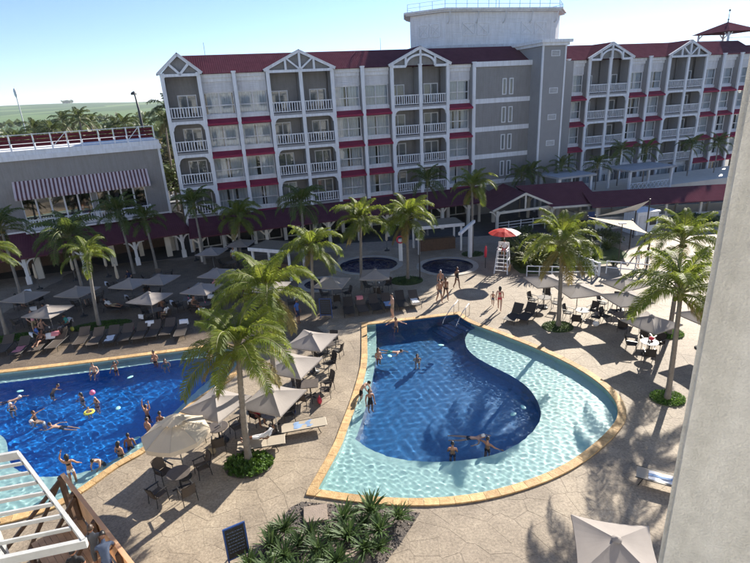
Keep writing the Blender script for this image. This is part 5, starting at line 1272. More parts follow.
# lawn under the garden on the right
v, f, of = cdt([ccw(smooth_loop([(11.6, 38.6), (15.8, 38.9), (17.2, 39.6), (19.6, 40.0), (21.8, 42.0), (21.0, 45.0), (17.0, 45.2), (12.6, 43.6)], 3))])
mb = MB(); mb.add([(q.x, q.y, .026) for q in v], [t for t, s in zip(f, of) if s]); o = mb.build('lawn', 'grass', fixn=False); tag(o, 'small lawn with shrubs beside the lifeguard chair', kind='structure')

# ---- trees beyond the restaurant
def far_tree_mesh(seed, m, r, n=1500): return leafball(n, r, seed, m, .32, 'crown')
FT = [far_tree_mesh(90, 'leaf_tree', (3.4, 3.4, 2.9)), far_tree_mesh(91, 'leaf_tree', (3.8, 3.4, 2.4)), far_tree_mesh(92, 'leaf_dry', (3.0, 3.0, 2.8))]
def limb_mesh(seed):
    rn = random.Random(seed); mb = MB(); mb.tube([(0, 0, 0), (.1, 0, 2.5), (.15, .1, 5.2)], [.32, .24, .14], 8)
    for k in range(6):
        az = k * 1.05; mb.tube([(.12, .03, 3 + k * .3), (.12 + 1.1 * math.cos(az), 1.1 * math.sin(az), 4.5 + k * .3), (.1 + 2 * math.cos(az), 2 * math.sin(az), 5.6 + k * .3)], [.12, .08, .03], 5)
    return mb.mesh('trunk', 'bark')
LM = limb_mesh(1)
rn = random.Random(11)
def polar(px_az, d): return Vector((d * math.sin(px_az), d * math.cos(px_az), 0))
kinds = ['dense dark green tree beyond the restaurant roof', 'spreading green tree beyond the restaurant roof', 'dry olive tree beyond the restaurant roof']
for i in range(26):
    az = R(-35 + 16.5 * ((i * 7) % 26) / 26 + rn.uniform(-.4, .4)); d = rn.uniform(70, 130); k = i % 3; p = polar(az, d)
    h = rn.uniform(.8, 1.05)
    t = empty('broadleaf_tree', p, rn.uniform(0, 6), kinds[k], 'tree', 'trees beyond the restaurant'); t.scale = (h * rn.uniform(1, 1.3), h * rn.uniform(1, 1.3), h)
    obj('trunk', LM, t); obj('crown', FT[k], t, (.1, 0, 6.4 + rn.uniform(-.4, .4)))
for i, (a, d, h) in enumerate(((-33.2, 85, 11.5), (-31.6, 100, 12.6), (-30.3, 92, 12.4), (-29.2, 96, 13.6), (-27.9, 90, 14.0), (-27.0, 108, 13.0), (-25.0, 100, 12.2), (-24.3, 88, 12.8), (-22.6, 104, 12.0), (-20.6, 70, 13.4), (-20.1, 64, 14.6), (-19.3, 84, 11.0))):
    p = polar(R(a), d); palm(p, h - 1.2, (.3, 0), 'far', 'tall slender palm among the trees beyond the restaurant', 'tall palms beyond the restaurant', n=15, old=2, seed=60 + i, scale=1.0, rad=.17, nuts=False)
# a far line of dark woodland on the hills and the field edges
mb = MB()
for i in range(380):
    az = R(rn.uniform(-38, -17)); row = rn.choice((280, 330, 420, 640)); d = row * rn.uniform(.97, 1.05); p = polar(az, d); z = hz(p.x, p.y); s = (2.2 + row * .0016) * rn.uniform(.6, 1.5)
    if i < 26: az = R(rn.uniform(-28.7, -28.0)); p = polar(az, 3200 + rn.uniform(-40, 40)); z = hz(p.x, p.y); s = rn.uniform(6, 11)
    for k in range(5):
        a = rn.uniform(0, 6.28); q = Vector((p.x + s * .7 * math.cos(a), p.y + s * .7 * math.sin(a), z + s * rn.uniform(.3, 1.1))); w = s * rn.uniform(.5, .9)
        u = Vector((math.cos(a), math.sin(a), .3)) * w; v_ = Vector((-math.sin(a) * .5, math.cos(a) * .5, .9)) * w
        mb.add([q - u, q - v_ * .6, q + u, q + v_], [(0, 1, 2, 3)])
o = mb.build('distant_woodland', 'leaf_tree', fixn=False); tag(o, 'far dark tree lines along the field edges', 'woodland', kind='stuff')

# ================================================================ PARASOLS, FURNITURE
def square_canopy(side, rise, seed, sag=.05):
    """four taut panels meeting at the hips, edges drawn in, short hem"""
    rn = random.Random(seed); n = 8; h = side / 2; mb = MB()
    for q in range(4):
        c, s_ = math.cos(q * math.pi / 2), math.sin(q * math.pi / 2); vs = []; fs = []
        for i in range(n + 1):
            m_ = i / n
            for j in range(n + 1):
                k = -1 + 2 * j / n; z = rise * (1 - m_) - sag * math.sin(math.pi * m_) * (1 - k * k) - .06 * m_ ** 3 * (1 - k * k)
                x = h * m_ * (1 - .05 * m_ ** 2 * (1 - k * k)); y = h * m_ * k; vs.append((x * c - y * s_, x * s_ + y * c, z))
        for i in range(n):
            for j in range(n): a = i * (n + 1) + j; fs.append((a, a + 1, a + n + 2, a + n + 1))
        for j in range(n + 1): p = vs[n * (n + 1) + j]; vs.append((p[0] * 1.004, p[1] * 1.004, p[2] - .07))
        b = (n + 1) ** 2
        for j in range(n): fs.append((n * (n + 1) + j, n * (n + 1) + j + 1, b + j + 1, b + j))
        mb.add(vs, fs, 0, False)
    return mb.mesh('canopy', 'umbrella_grey', fixn=False)
SQ = [square_canopy(2.05, .42, k) for k in range(4)]
mb = MB(); mb.lathe([(.02, .10), (.05, .07), (.13, .03), (.14, .0)], 10); CAPM = mb.mesh('finial', 'umbrella_grey')
mb = MB(); mb.tube([(0, 0, .05), (0, 0, 2.62)], .024, 8); POLEM = mb.mesh('pole', 'steel')
mb = MB(); mb.lathe([(.26, 0), (.26, .05), (.20, .09), (.06, .11), (.045, .3), (0, .3)], 14); BASEM = mb.mesh('base', 'dark_metal')
ribm = []
for s in range(4):
    mb = MB(); a = math.pi / 4 + s * math.pi / 2; mb.bar((0, 0, 2.54), (1.36 * math.cos(a), 1.36 * math.sin(a), 2.16), .02, .025); mb.bar((0, 0, 1.95), (.75 * math.cos(a), .75 * math.sin(a), 2.32), .015, .02); ribm.append(mb.mesh('rib', 'dark_metal'))
def parasol(x, y, rot, label, group=None, k=0, s=1.0, tilt=0.0):
    t = empty('parasol', (x, y, .015), R(rot), label, 'parasol', group); t.scale = (s * 1.03, s * 1.03, .88)
    obj('canopy', SQ[k % 4], t, (0, 0, 2.2), (0, R(tilt), 0)); obj('pole', POLEM, t); obj('base', BASEM, t); obj('finial', CAPM, t, (0, 0, 2.6))
    for r_ in ribm: obj('rib', r_, t)
    return t
SQL = [
 (-7.06, 19.07, -27, 'square taupe parasol over the round table at the long pool edge'), (-4.66, 19.23, -24, 'square taupe parasol beside the tall palm trunk and the taupe loungers'),
 (-4.18, 22.13, -24, 'square taupe parasol half hidden by palm fronds between the pools'), (-3.52, 24.7, -22, 'square taupe parasol at the far end of the chair row between the pools'),
 (-24.56, 34.1, -15, 'shaded square parasol nearest the restaurant posts'), (-21.16, 34.57, -15, 'shaded square parasol beside the small palm trunk'), (-21.22, 31.07, -12, 'shaded square parasol over the crowded table with draped towels'),
 (-17.91, 35.74, -16, 'shaded square parasol overlapping its neighbour on the terrace'), (-15.94, 36.3, -16, 'shaded square parasol beside the overlapping pair on the terrace'), (-15.2, 32.49, -18, 'half-sunlit square parasol above the reclining guest'),
 (-12.05, 33.75, -18, 'pale square parasol over a table with white towels'), (-11.86, 37.01, -18, 'square parasol in front of the half-lit palm'), (0.05, 34.73, -5, 'square parasol standing before the middle round pool'), (-3.01, 33.52, -15, 'square parasol between the small round pools'),
 (-7.19, 33.38, -15, 'sun-touched square parasol behind palm fronds'), (-11.99, 45.34, -10, 'wide shaded parasol before the hotel porch'), (-13.99, 43.12, -10, 'shaded parasol beside the porch palm trunk'),
 (11.18, 31.59, 8, 'square grey parasol behind the poolside palm'), (12.56, 29.66, 8, 'square grey parasol over the table right of the poolside palm'), (15.8, 30.44, 22, 'square grey parasol in front of the ramp railing'), (14.75, 27.96, 8, 'square grey parasol over the chair group by the ramp'),
 (14.47, 24.63, 25, 'square grey parasol over the table with the red item'), (6.18, 10.66, -16, 'square taupe parasol standing alone below the pillar'),
 (17.6, 25.0, 18, 'square grey parasol half hidden behind the palm at the pillar')]
for i, (x, y, r_, lb) in enumerate(SQL): parasol(x, y, r_, lb, k=i)
# big cream eight-sided parasol with vented cap
T = empty('octagonal_parasol', (-8.0, 16.85, .015), R(10), 'large cream eight-sided parasol with a vented cap over patio chairs', 'parasol')
mb = MB(); n = 8; rings = [(0.30, 2.56), (.62, 2.46), (.95, 2.30), (1.27, 2.13), (1.28, 1.95)]
vs = []
for r_, z in rings:
    for j in range(16):
        a = 2 * math.pi * j / 16; q = r_ * (1.0 if j % 2 == 0 else .925); vs.append((q * math.cos(a), q * math.sin(a), z - (0 if j % 2 == 0 else .03)))
mb.add(vs, [(i * 16 + j, i * 16 + (j + 1) % 16, (i + 1) * 16 + (j + 1) % 16, (i + 1) * 16 + j) for i in range(4) for j in range(16)]); mb.build('canopy', 'umbrella_cream', T, fixn=False)
mb = MB(); vs = [(0, 0, 2.84)]
for j in range(16): a = 2 * math.pi * j / 16; q = .50 * (1.0 if j % 2 == 0 else .84); vs.append((q * math.cos(a), q * math.sin(a), 2.655 if j % 2 == 0 else 2.70))
mb.add(vs, [(0, 1 + j, 1 + (j + 1) % 16) for j in range(16)]); mb.build('vent_cap', 'umbrella_cream', T, fixn=False)
obj('pole', POLEM, T); obj('base', BASEM, T)
for j in range(8):
    a = 2 * math.pi * j / 8; mb = MB(); mb.tube([(r_ * math.cos(a) * 1.003, r_ * math.sin(a) * 1.003, z + .006) for r_, z in rings[:4]], .012, 5); mb.build('seam', 'seam', T)
for j in range(8):
    a = 2 * math.pi * j / 8; mb = MB(); mb.bar((0, 0, 2.62), (1.24 * math.cos(a), 1.24 * math.sin(a), 2.11), .02, .025); mb.build('rib', 'dark_metal', T)

# folded parasols waiting under the porches
fm = MB(); fm.lathe([(.05, .0), (.13, .12), (.11, .7), (.07, 1.15), (.02, 1.3), (0, 1.32)], 9); FPM = fm.mesh('folded_cloth', 'umbrella_cream')
for x, y, lb in ((-28.3, 41.2, 'folded cream parasol by the first porch post of the restaurant'), (-26.2, 43.0, 'folded cream parasol in the dark restaurant arcade'), (-23.6, 43.6, 'folded cream parasol behind the terrace palms'), (-16.9, 47.2, 'folded cream parasol between the porch corner posts'), (-20.9, 39.9, 'folded cream parasol beside the small terrace palm'), (1.3, 47.0, 'folded cream parasol behind the middle round pool')):
    t = empty('folded_parasol', (x, y, .015), 0, lb, 'parasol'); obj('folded_cloth', FPM, t, (0, 0, .95)); obj('base', BASEM, t)
    mb = MB(); mb.tube([(0, 0, .05), (0, 0, 2.35)], .022, 7); mb.build('pole', 'steel', t)
# ---- chair, tables, loungers
def sub(bm_fn): return bm_fn
def chair_proto(m_seat, m_leg, name, label, cat='chair'):
    t = empty(name, (0, 0, 0), 0, label, cat)
    mb = MB(); mb.add([(-.25, -.24, .44), (.25, -.24, .44), (.25, .22, .40), (-.25, .22, .40), (-.25, -.24, .41), (.25, -.24, .41), (.25, .22, .37), (-.25, .22, .37)], [(0, 1, 2, 3), (7, 6, 5, 4), (0, 4, 5, 1), (1, 5, 6, 2), (2, 6, 7, 3), (3, 7, 4, 0)]); mb.build('seat', m_seat, t)
    mb = MB(); P = [(.20, .40), (.26, .60), (.31, .78), (.34, .90)]
    vs = []
    for d in (0, .03):
        for y, z in P:
            for x in (-.25, -.12, 0, .12, .25): vs.append((x, y + d + .05 * (1 - (x / .25) ** 2), z))
    fs = []
    for b in (0, 20):
        for i in range(3):
            for j in range(4): q = b + i * 5 + j; fs.append((q, q + 1, q + 6, q + 5))
    mb.add(vs, fs, 0, True); mb.build('backrest', m_seat, t)
    for x in (-.26, .26):
        for y0, y1, z1 in ((-.25, -.22, .63), (.26, .20, .62)):
            mb = MB(); mb.tube([(x * 1.03, y0, 0), (x, y1, z1)], .016, 6); mb.build('leg', m_leg, t)
        mb = MB(); mb.bar((x, -.27, .64), (x, .28, .66), .05, .03); mb.build('armrest', m_leg, t)
    return t
CH0 = chair_proto('wicker', 'dark_metal', 'patio_chair', 'x')
CH1 = chair_proto('sling_brown', 'dark_metal', 'patio_chair', 'x')
def table_proto(label, rnd_, m='table_top'):
    t = empty('patio_table', (0, 0, 0), 0, label, 'table'); mb = MB()
    if rnd_: mb.lathe([(.44, .70), (.45, .715), (.44, .73)], 22)
    else: mb.box(-.42, .42, -.42, .42, .70, .735)
    mb.build('table_top', m, t)
    mb = MB(); mb.tube([(0, 0, .04), (0, 0, .70)], .035, 8); mb.build('column', 'dark_metal', t)
    for k in range(4):
        a = k * math.pi / 2 + .78; mb = MB(); mb.bar((0, 0, .06), (.34 * math.cos(a), .34 * math.sin(a), .02), .05, .04); mb.build('foot', 'dark_metal', t)
    return t
TB0 = table_proto('x', True); TB1 = table_proto('x', False)
def lounger_proto(m, back=40, name='sun_lounger'):
    """head towards +Y, foot towards -Y"""
    t = empty(name, (0, 0, 0), 0, 'x', 'sun lounger')
    mb = MB(); vs = []
    for z in (.34, .315):
        for i in range(6):
            y = -.95 + 1.25 * i / 5
            for x in (-.32, -.1, .1, .32): vs.append((x, y, z - .02 * (1 - (x / .32) ** 2)))
    fs = []
    for b in (0, 24):
        for i in range(5):
            for j in range(3): q = b + i * 4 + j; fs.append((q, q + 1, q + 5, q + 4))
    mb.add(vs, fs, 0, True); mb.build('sling', m, t)
    c, s = math.cos(R(back)), math.sin(R(back)); mb = MB()
    mb.add([(-.32, .31, .34), (.32, .31, .34), (.32, .31 + .72 * c, .34 + .72 * s), (-.32, .31 + .72 * c, .34 + .72 * s), (-.32, .33, .32), (.32, .33, .32), (.32, .33 + .72 * c, .32 + .72 * s), (-.32, .33 + .72 * c, .32 + .72 * s)], [(0, 1, 2, 3), (7, 6, 5, 4), (0, 4, 5, 1), (1, 5, 6, 2), (2, 6, 7, 3), (3, 7, 4, 0)]); mb.build('backrest', m, t)
    for x in (-.34, .34):
        mb = MB(); mb.tube([(x, -.97, .33), (x, .95, .33)], .02, 6); mb.build('side_rail', 'dark_metal', t)
        for y0, y1 in ((-.72, -.84), (.62, .74)): mb = MB(); mb.tube([(x, y0, .33), (x * 1.02, y1, 0)], .018, 6); mb.build('leg', 'dark_metal', t)
    return t
LG0 = lounger_proto('sling_brown', 32); LG1 = lounger_proto('sling_taupe', 0); LG2 = lounger_proto('wicker', 48)
protos = [CH0, CH1, TB0, TB1, LG0, LG1, LG2]
used = set()
def place(proto, x, y, rot, label, group=None, z=.017):
    o = proto if id(proto) not in used else copy_tree(proto)
    used.add(id(proto)); o.location = (x, y, z); o.rotation_euler = (0, 0, R(rot)); o["label"] = label
    if group: o["group"] = group
    elif "group" in o: del o["group"]
    return o
rf = random.Random(21)
def face(x, y, tx, ty): return math.degrees(math.atan2(ty - y, tx - x)) + 90    # chair front (-Y) towards the table
CL = [  # cluster: parasol phrase, tables, chairs, which chair
 ('the cream eight-sided parasol', [(-7.95, 16.25, 0)], [(-8.55, 15.55), (-7.45, 15.55), (-8.75, 16.75), (-7.3, 16.95)], 1),
 ('the parasol at the long pool edge', [(-7.2, 19.1, 0)], [(-6.5, 19.5), (-7.0, 18.35), (-7.95, 19.3)], 1),
 ('the parasol beside the tall palm', [(-5.0, 19.9, 0)], [(-5.75, 20.25), (-4.35, 20.3)], 0),
 ('the palm-hidden parasol between the pools', [(-3.5, 22.3, 1)], [(-3.7, 21.5), (-2.75, 22.2), (-2.7, 22.95), (-4.1, 22.75)], 1),
 ('the far chair row between the pools', [(-3.6, 24.6, 1), (-2.95, 26.6, 1)], [(-4.2, 24.2), (-2.7, 24.9), (-2.35, 26.3), (-3.4, 25.9), (-3.5, 27.0), (-2.7, 27.6)], 0),
 ('the parasol behind the poolside palm', [(11.2, 31.7, 0)], [(11.7, 32.6), (11.9, 31.3), (10.6, 32.1)], 0),
 ('the parasol right of the poolside palm', [(12.8, 29.3, 0)], [(12.1, 29.7), (12.2, 28.6), (13.5, 28.9), (13.7, 29.9)], 0),
 ('the parasol in front of the ramp railing', [(15.5, 30.4, 1)], [(15.9, 31.2), (14.8, 30.9), (16.3, 30.1)], 0),
 ('the chair group by the ramp', [(14.75, 28.3, 1)], [(14.1, 28.9), (15.5, 28.7), (14.5, 27.5), (15.3, 27.5)], 0),
 ('the table with the red item', [(14.6, 24.7, 0)], [(13.9, 25.2), (14.2, 23.9), (15.3, 25.1), (14.9, 25.6)], 0),
 ('the parasol before the middle round pool', [(.3, 36.0, 1)], [(-.5, 36.4), (.9, 36.6), (.2, 35.1)], 0),
 ('the parasols between the small pools', [(-2.9, 34.9, 1)], [(-3.7, 35.2), (-2.1, 35.3), (-2.8, 34.1)], 0)]
for ph, tbs, chs, kc in CL:
    for (x, y, k) in tbs: place((TB0, TB1)[k], x, y, rf.uniform(-20, 20), ('round dark patio table under ', 'square dark patio table near ')[k] + ph, 'patio tables' if len(tbs) > 1 else None)
    for (x, y) in chs:
        tx, ty, _ = min(tbs, key=lambda q: math.hypot(q[0] - x, q[1] - y))
        place((CH0, CH1)[kc], x, y, face(x, y, tx, ty) + rf.uniform(-18, 18), ('black wicker armchair drawn up at ', 'brown sling armchair drawn up at ')[kc] + ph, 'armchairs at ' + ph)
ST = [(-24.2, 33.5), (-21.3, 31.1), (-21.8, 36.6), (-20.7, 40.2), (-17.5, 36.6), (-13.6, 35.1), (-12.05, 33.9), (-11.7, 37.3), (-10.3, 36.5), (-26.9, 37.5), (-18.2, 41.2), (-15.3, 33.2), (-8.2, 36.0), (-6.8, 33.6), (-12.6, 43.6)]
SHC = []
for i, (x, y) in enumerate(ST):
    place((TB0, TB1)[i % 2], x, y, rf.uniform(0, 40), ('round dark table on the shaded terrace', 'square dark table on the shaded terrace')[i % 2], ('round tables on the shaded terrace', 'square tables on the shaded terrace')[i % 2])
    n = 4 if i not in (3, 9) else 3; a0 = rf.uniform(0, 90)
    for k in range(n):
        a = R(a0 + k * 360 / n + rf.uniform(-14, 14)); cx, cy = x + .85 * math.cos(a), y + .85 * math.sin(a)
        SHC.append((cx, cy, face(cx, cy, x, y))); place((CH0, CH0, CH1)[(i + k) % 3], cx, cy, face(cx, cy, x, y) + rf.uniform(-15, 15), ('black wicker armchair on the shaded terrace', 'black wicker armchair on the shaded terrace', 'brown sling armchair on the shaded terrace')[(i + k) % 3], ('black chairs on the shaded terrace', 'black chairs on the shaded terrace', 'brown chairs on the shaded terrace')[(i + k) % 3])
for i, (x, y) in enumerate([(-23.44, 29.5), (-22.2, 29.1), (-21.3, 29.5), (-20.3, 29.75), (-18.9, 30.1), (-17.9, 29.9), (-17.0, 30.1), (-16.15, 30.25), (-15.3, 30.4), (-14.5, 30.6), (-13.65, 30.8), (-12.7, 30.5)]):
    place(LG0, x, y, 10 + rf.uniform(-6, 6), 'brown sling lounger in the row facing the long pool', 'lounger row along the long pool')
for x, y, r_, lb, p in ((8.75, 30.0, -38, 'dark lounger with raised back beside its pair at the pool corner', LG2), (9.6, 30.0, -38, 'dark lounger with raised back next to the palm ring', LG2), (10.15, 14.95, -120, 'taupe lounger with a striped blue towel near the pillar', LG1),
                        (-5.25, 18.35, -80, 'taupe flat lounger behind the tall palm trunk', LG1), (-3.55, 19.45, -78, 'taupe flat lounger beside the teardrop pool coping', LG1),
                        (-19.2, 35.2, 75, 'dark lounger carrying the reclining guest on the terrace', LG2)):
    place(p, x, y, r_, lb)
for i, (x, y) in enumerate([(-1.9, 32.6), (-1.0, 32.8), (-.1, 32.95), (.8, 33.2), (1.75, 33.3), (2.7, 33.5)]):
    place(LG0 if i % 2 else LG2, x, y, 8 + rf.uniform(-5, 5), ('dark wicker lounger in the row behind the teardrop pool', 'brown sling lounger in the row behind the teardrop pool')[i % 2], ('dark loungers behind the teardrop pool', 'brown loungers behind the teardrop pool')[i % 2])
# ---- towels, bags, things on tables
def towel(x, y, z, rot, m, label, w=.45, h=.55, drape=True, group=None):
    mb = MB(); n = 8; vs = []
    for i in range(n + 1):
        t = i / n
        if drape: yy = -.14 * math.cos(math.pi * min(1, t * 1.6)) if t < .62 else .14; zz = (-(.32 - t) * 1.3 if t < .32 else 0) + (-(t - .62) * 1.4 if t > .62 else 0); zz *= h
        else: yy = -h / 2 + h * t; zz = .012 * math.sin(t * 9)
        for j in range(5): vs.append((w * (-.5 + j / 4) + .015 * math.sin(i), yy, zz + .012 * math.sin(j * 2.1 + i)))
    mb.add(vs, [(i * 5 + j, i * 5 + j + 1, (i + 1) * 5 + j + 1, (i + 1) * 5 + j) for i in range(n) for j in range(4)], 0, True)
    o = mb.build('towel', m, None, (x, y, z), (0, 0, R(rot)), fixn=False); return tag(o, label, 'towel', group)
ws = 'white towel draped over a chair back on the shaded terrace'
for i in (1, 4, 6, 9, 13, 17, 20, 21, 23, 24, 25, 27, 29, 33, 36, 41, 44, 47, 50):
    if i >= len(SHC): continue
    x, y, r_ = SHC[i]; a = R(r_ - 90); towel(x - .33 * math.cos(a), y - .33 * math.sin(a), .93, r_, 'towel_white', ws, group='white towels on terrace chairs')
for x, y, lb, m in ((-20.6, 30.2, 'pink towel hanging behind the crowded terrace table', 'towel_pink'), (-1.15, 33.55, 'pale pink towel over a lounger by the teardrop pool', 'towel_pink')): towel(x, y, .82, 10, m, lb)
for x, y, lb in ((-20.9, 30.15, 'long white towel hanging by the crowded terrace table'), (-12.72, 31.2, 'bright white towel over the last lounger back of the row'), (-15.0, 31.3, 'white towel over a lounger back near the half-sunlit parasol')): towel(x, y, .74, 10, 'towel_white', lb, .55, .75)
towel(10.05, 14.98, .365, -120, 'towel_white', 'white and blue striped towel lying on the taupe lounger', .5, .9, False)
towel(10.04, 14.99, .385, -120, 'towel_blue', 'blue stripe cloth folded on the striped towel', .12, .88, False)
towel(2.7, 33.3, .36, 8, 'towel_white', 'white towel spread on a lounger near the walking couple', .5, .8, False)
towel(-5.2, 20.0, .78, 30, 'towel_blue', 'pale blue bag and cloth on the round table by the palm', .4, .35, False)
for i, (x, y) in enumerate(((-4.95, 20.0), (14.55, 24.6), (-21.4, 31.0), (-12.1, 34.0), (.3, 36.1), (12.8, 29.4), (-13.6, 35.0), (-7.15, 19.2))):
    mb = MB(); mb.lathe([(.0, 0), (.035, 0), (.04, .11), (.036, .12), (0, .118)], 10); o = mb.build('drinking_cup', 'cap_white' if i % 3 else 'plastic_pink', None, (x, y, .752)); tag(o, 'small drinking cup standing on a patio table', 'cup', 'cups on patio tables')
mb = MB(); mb.ball((0, 0, .1), (.16, .13, .1), 10, 7); o = mb.build('red_bag', 'cloth_red', None, (14.75, 24.85, .752)); tag(o, 'red bag lying on the table beside the pillar palm', 'bag')
# ---- lifeguard chair with red and white parasol
T = empty('lifeguard_chair', (10.35, 39.35, .016), R(-24), 'tall white lifeguard chair with ladder legs', 'lifeguard chair')
for sx in (-1, 1):
    for y0, y1 in ((-.75, -.3), (.55, .28)):
        mb = MB(); mb.bar((sx * .52, y0, 0), (sx * .38, y1, 1.75 if y0 < 0 else 2.35), .08, .08); mb.build('leg', 'white_paint', T)
    mb = MB(); mb.bar((sx * .40, -.36, 2.0), (sx * .40, .36, 2.0), .07, .05); mb.build('armrest', 'white_paint', T)
for k in range(5):
    z = .28 + k * .3; f = z / 1.75; y = -.75 + .45 * f; mb = MB(); mb.bar((-.52 + .14 * f, y, z), (.52 - .14 * f, y, z), .06, .05); mb.build('rung', 'white_paint', T)
mb = MB(); mb.box(-.42, .42, -.34, .32, 1.74, 1.8); mb.build('seat', 'white_paint', T)
for k in range(3): mb = MB(); mb.box(-.40, .40, .27, .31, 1.95 + k * .16, 2.07 + k * .16); mb.build('back_slat', 'white_paint', T)
for z, y0 in ((.5, .52), (1.1, .45)):
    for sx in (-1, 1): mb = MB(); mb.bar((sx * .49, -.6 + z * .2, z), (sx * .47, y0, z), .05, .05); mb.build('side_brace', 'white_paint', T)
U = empty('lifeguard_parasol', (10.5, 39.62, .016), R(30), 'red and white parasol above the lifeguard chair', 'parasol')
mb = MB(); mb.tube([(0, 0, 0), (0, 0, 3.5)], .028, 8); mb.build('pole', 'cap_white', U)
for j in range(8):
    a0, a1 = 2 * math.pi * j / 8, 2 * math.pi * (j + 1) / 8; am = (a0 + a1) / 2; mb = MB(); rr = 1.28
    mb.add([(0, 0, 3.5), (rr * .55 * math.cos(a0), rr * .55 * math.sin(a0), 3.36), (rr * .52 * math.cos(am), rr * .52 * math.sin(am), 3.33), (rr * .55 * math.cos(a1), rr * .55 * math.sin(a1), 3.36), (rr * math.cos(a0), rr * math.sin(a0), 3.12), (rr * .95 * math.cos(am), rr * .95 * math.sin(am), 3.11), (rr * math.cos(a1), rr * math.sin(a1), 3.12)], [(0, 1, 2), (0, 2, 3), (1, 4, 5, 2), (2, 5, 6, 3)]); mb.build('canopy_panel', 'umbrella_red' if j in (0, 2, 3, 4, 5) else 'umbrella_white', U, fixn=False)
mb = MB(); mb.lathe([(.0, 0), (.10, 0), (.12, .5), (.09, .8), (.05, .95), (0, 1.0)], 10); o = mb.build('rescue_float', 'cloth_red', None, (9.2, 40.4, .95)); tag(o, 'red rescue float hanging beside the lifeguard chair', 'rescue float')
mb = MB(); mb.tube([(9.2, 40.4, 0), (9.2, 40.4, 2.0)], .03, 6); o = mb.build('float_stand', 'dark_metal'); tag(o, 'thin dark stand holding the red rescue float', 'stand')
mb = MB(); mb.lathe([(.22, 0), (.28, .5), (.27, .52), (0, .5)], 12); o = mb.build('bucket', 'wood_panel', None, (10.8, 39.4, .016)); tag(o, 'brown round basket under the lifeguard chair', 'basket')
# ---- posts, lamps, showers, signs
def lamp(x, y, h, label):
    t = empty('garden_lamp', (x, y, .015), 0, label, 'lamp post'); mb = MB(); mb.tube([(0, 0, 0), (0, 0, h)], [.05, .035], 8); mb.build('pole', 'dark_metal', t)
    mb = MB(); mb.box(-.28, .28, -.12, .12, h, h + .1); mb.build('lamp_head', 'old_white', t)
lamp(3.57, 38.39, 3.3, 'thin dark lamp post with pale flat head near the round pool'); lamp(20.1, 40.1, 3.2, 'thin dark lamp post with pale flat head by the ramp')
t = empty('pool_shower', (2.4, 43.6, .015), 0, 'white shower post with an orange lifebuoy', 'shower'); mb = MB(); mb.box(-.16, .16, -.16, .16, 0, 2.0); mb.build('post', 'white_paint', t)
mb = MB(); mb.tube([(.3 * math.cos(a), -.2, 2.0 + .3 * math.sin(a)) for a in [2 * math.pi * i / 16 for i in range(17)]], .07, 7, cap=False); mb.build('lifebuoy', 'cloth_red', t)
def board(x, y, rot, w, h, label, m='sign_blue', leg=True):
    t = empty('notice_board', (x, y, .016), R(rot), label, 'sign'); mb = MB(); mb.box(-w / 2, w / 2, -.02, .02, .25, h); mb.build('panel', 'dark_metal', t)
    for s in (-1, 1): mb = MB(); mb.bar((s * (w / 2 + .02), 0, 0), (s * (w / 2 + .02), 0, h + .05), .05, .05, up=(0, 1, 0)); mb.build('side_post', m, t)
    for z in (.22, h + .03): mb = MB(); mb.bar((-w / 2, 0, z), (w / 2, 0, z), .05, .05); mb.build('cross_bar', m, t)
    mb = MB(); rn = random.Random(int(x * 10))
    for r_ in range(7):
        x0 = -w * .4
        while x0 < w * .36: q = rn.uniform(.03, .09); mb.box(x0, min(x0 + q, w * .4), -.024, -.0205, h - .18 - r_ * .13, h - .14 - r_ * .13); x0 += q + .025
    mb.build('faint_lines', 'cloth_steelblue', t)
    mb = MB(); mb.bar((0, .02, h * .8), (0, .5, 0), .04, .04); mb.build('back_strut', m, t)
board(-4.87, 12.7, 28, .62, 1.42, 'blue framed notice board standing by the planting bed'); board(-3.4, 31.9, -10, .75, 1.35, 'blue notice board behind the lounger row', 'sign_blue')
# tall bent street lamp and water tower beyond the restaurant
p = polar(R(-22.4), 74); t = empty('bent_lamp_post', p, R(-60), 'tall dark lamp post with a bent neck beyond the restaurant', 'lamp post')
mb = MB(); mb.tube([(0, 0, 0), (-.0, 0, 8), (-.9, 0, 13.6), (-1.6, 0, 15.3), (-2.3, 0, 15.9), (-2.7, 0, 15.8)], [.22, .18, .14, .11, .1, .09], 8); mb.build('pole', 'dark_metal', t)
mb = MB(); mb.lathe([(.05, .0), (.32, -.15), (.36, -.4), (0, -.4)], 10, 0, (-2.75, 0, 15.95)); mb.build('lamp_head', 'dark_metal', t)
p = polar(R(-32.15), 330); p.z = hz(p.x, p.y); t = empty('water_tower', p, 0, 'slender far water tower with a round tank', 'water tower'); t.scale = (.28, .28, .86)
mb = MB(); mb.tube([(0, 0, 0), (0, 0, 26)], [1.0, .8], 10); mb.build('shaft', 'old_white', t); mb = MB(); mb.lathe([(.9, 25), (2.4, 26.5), (2.5, 29.0), (1.2, 30.2), (0, 30.4)], 14); mb.build('tank', 'white_paint', t)
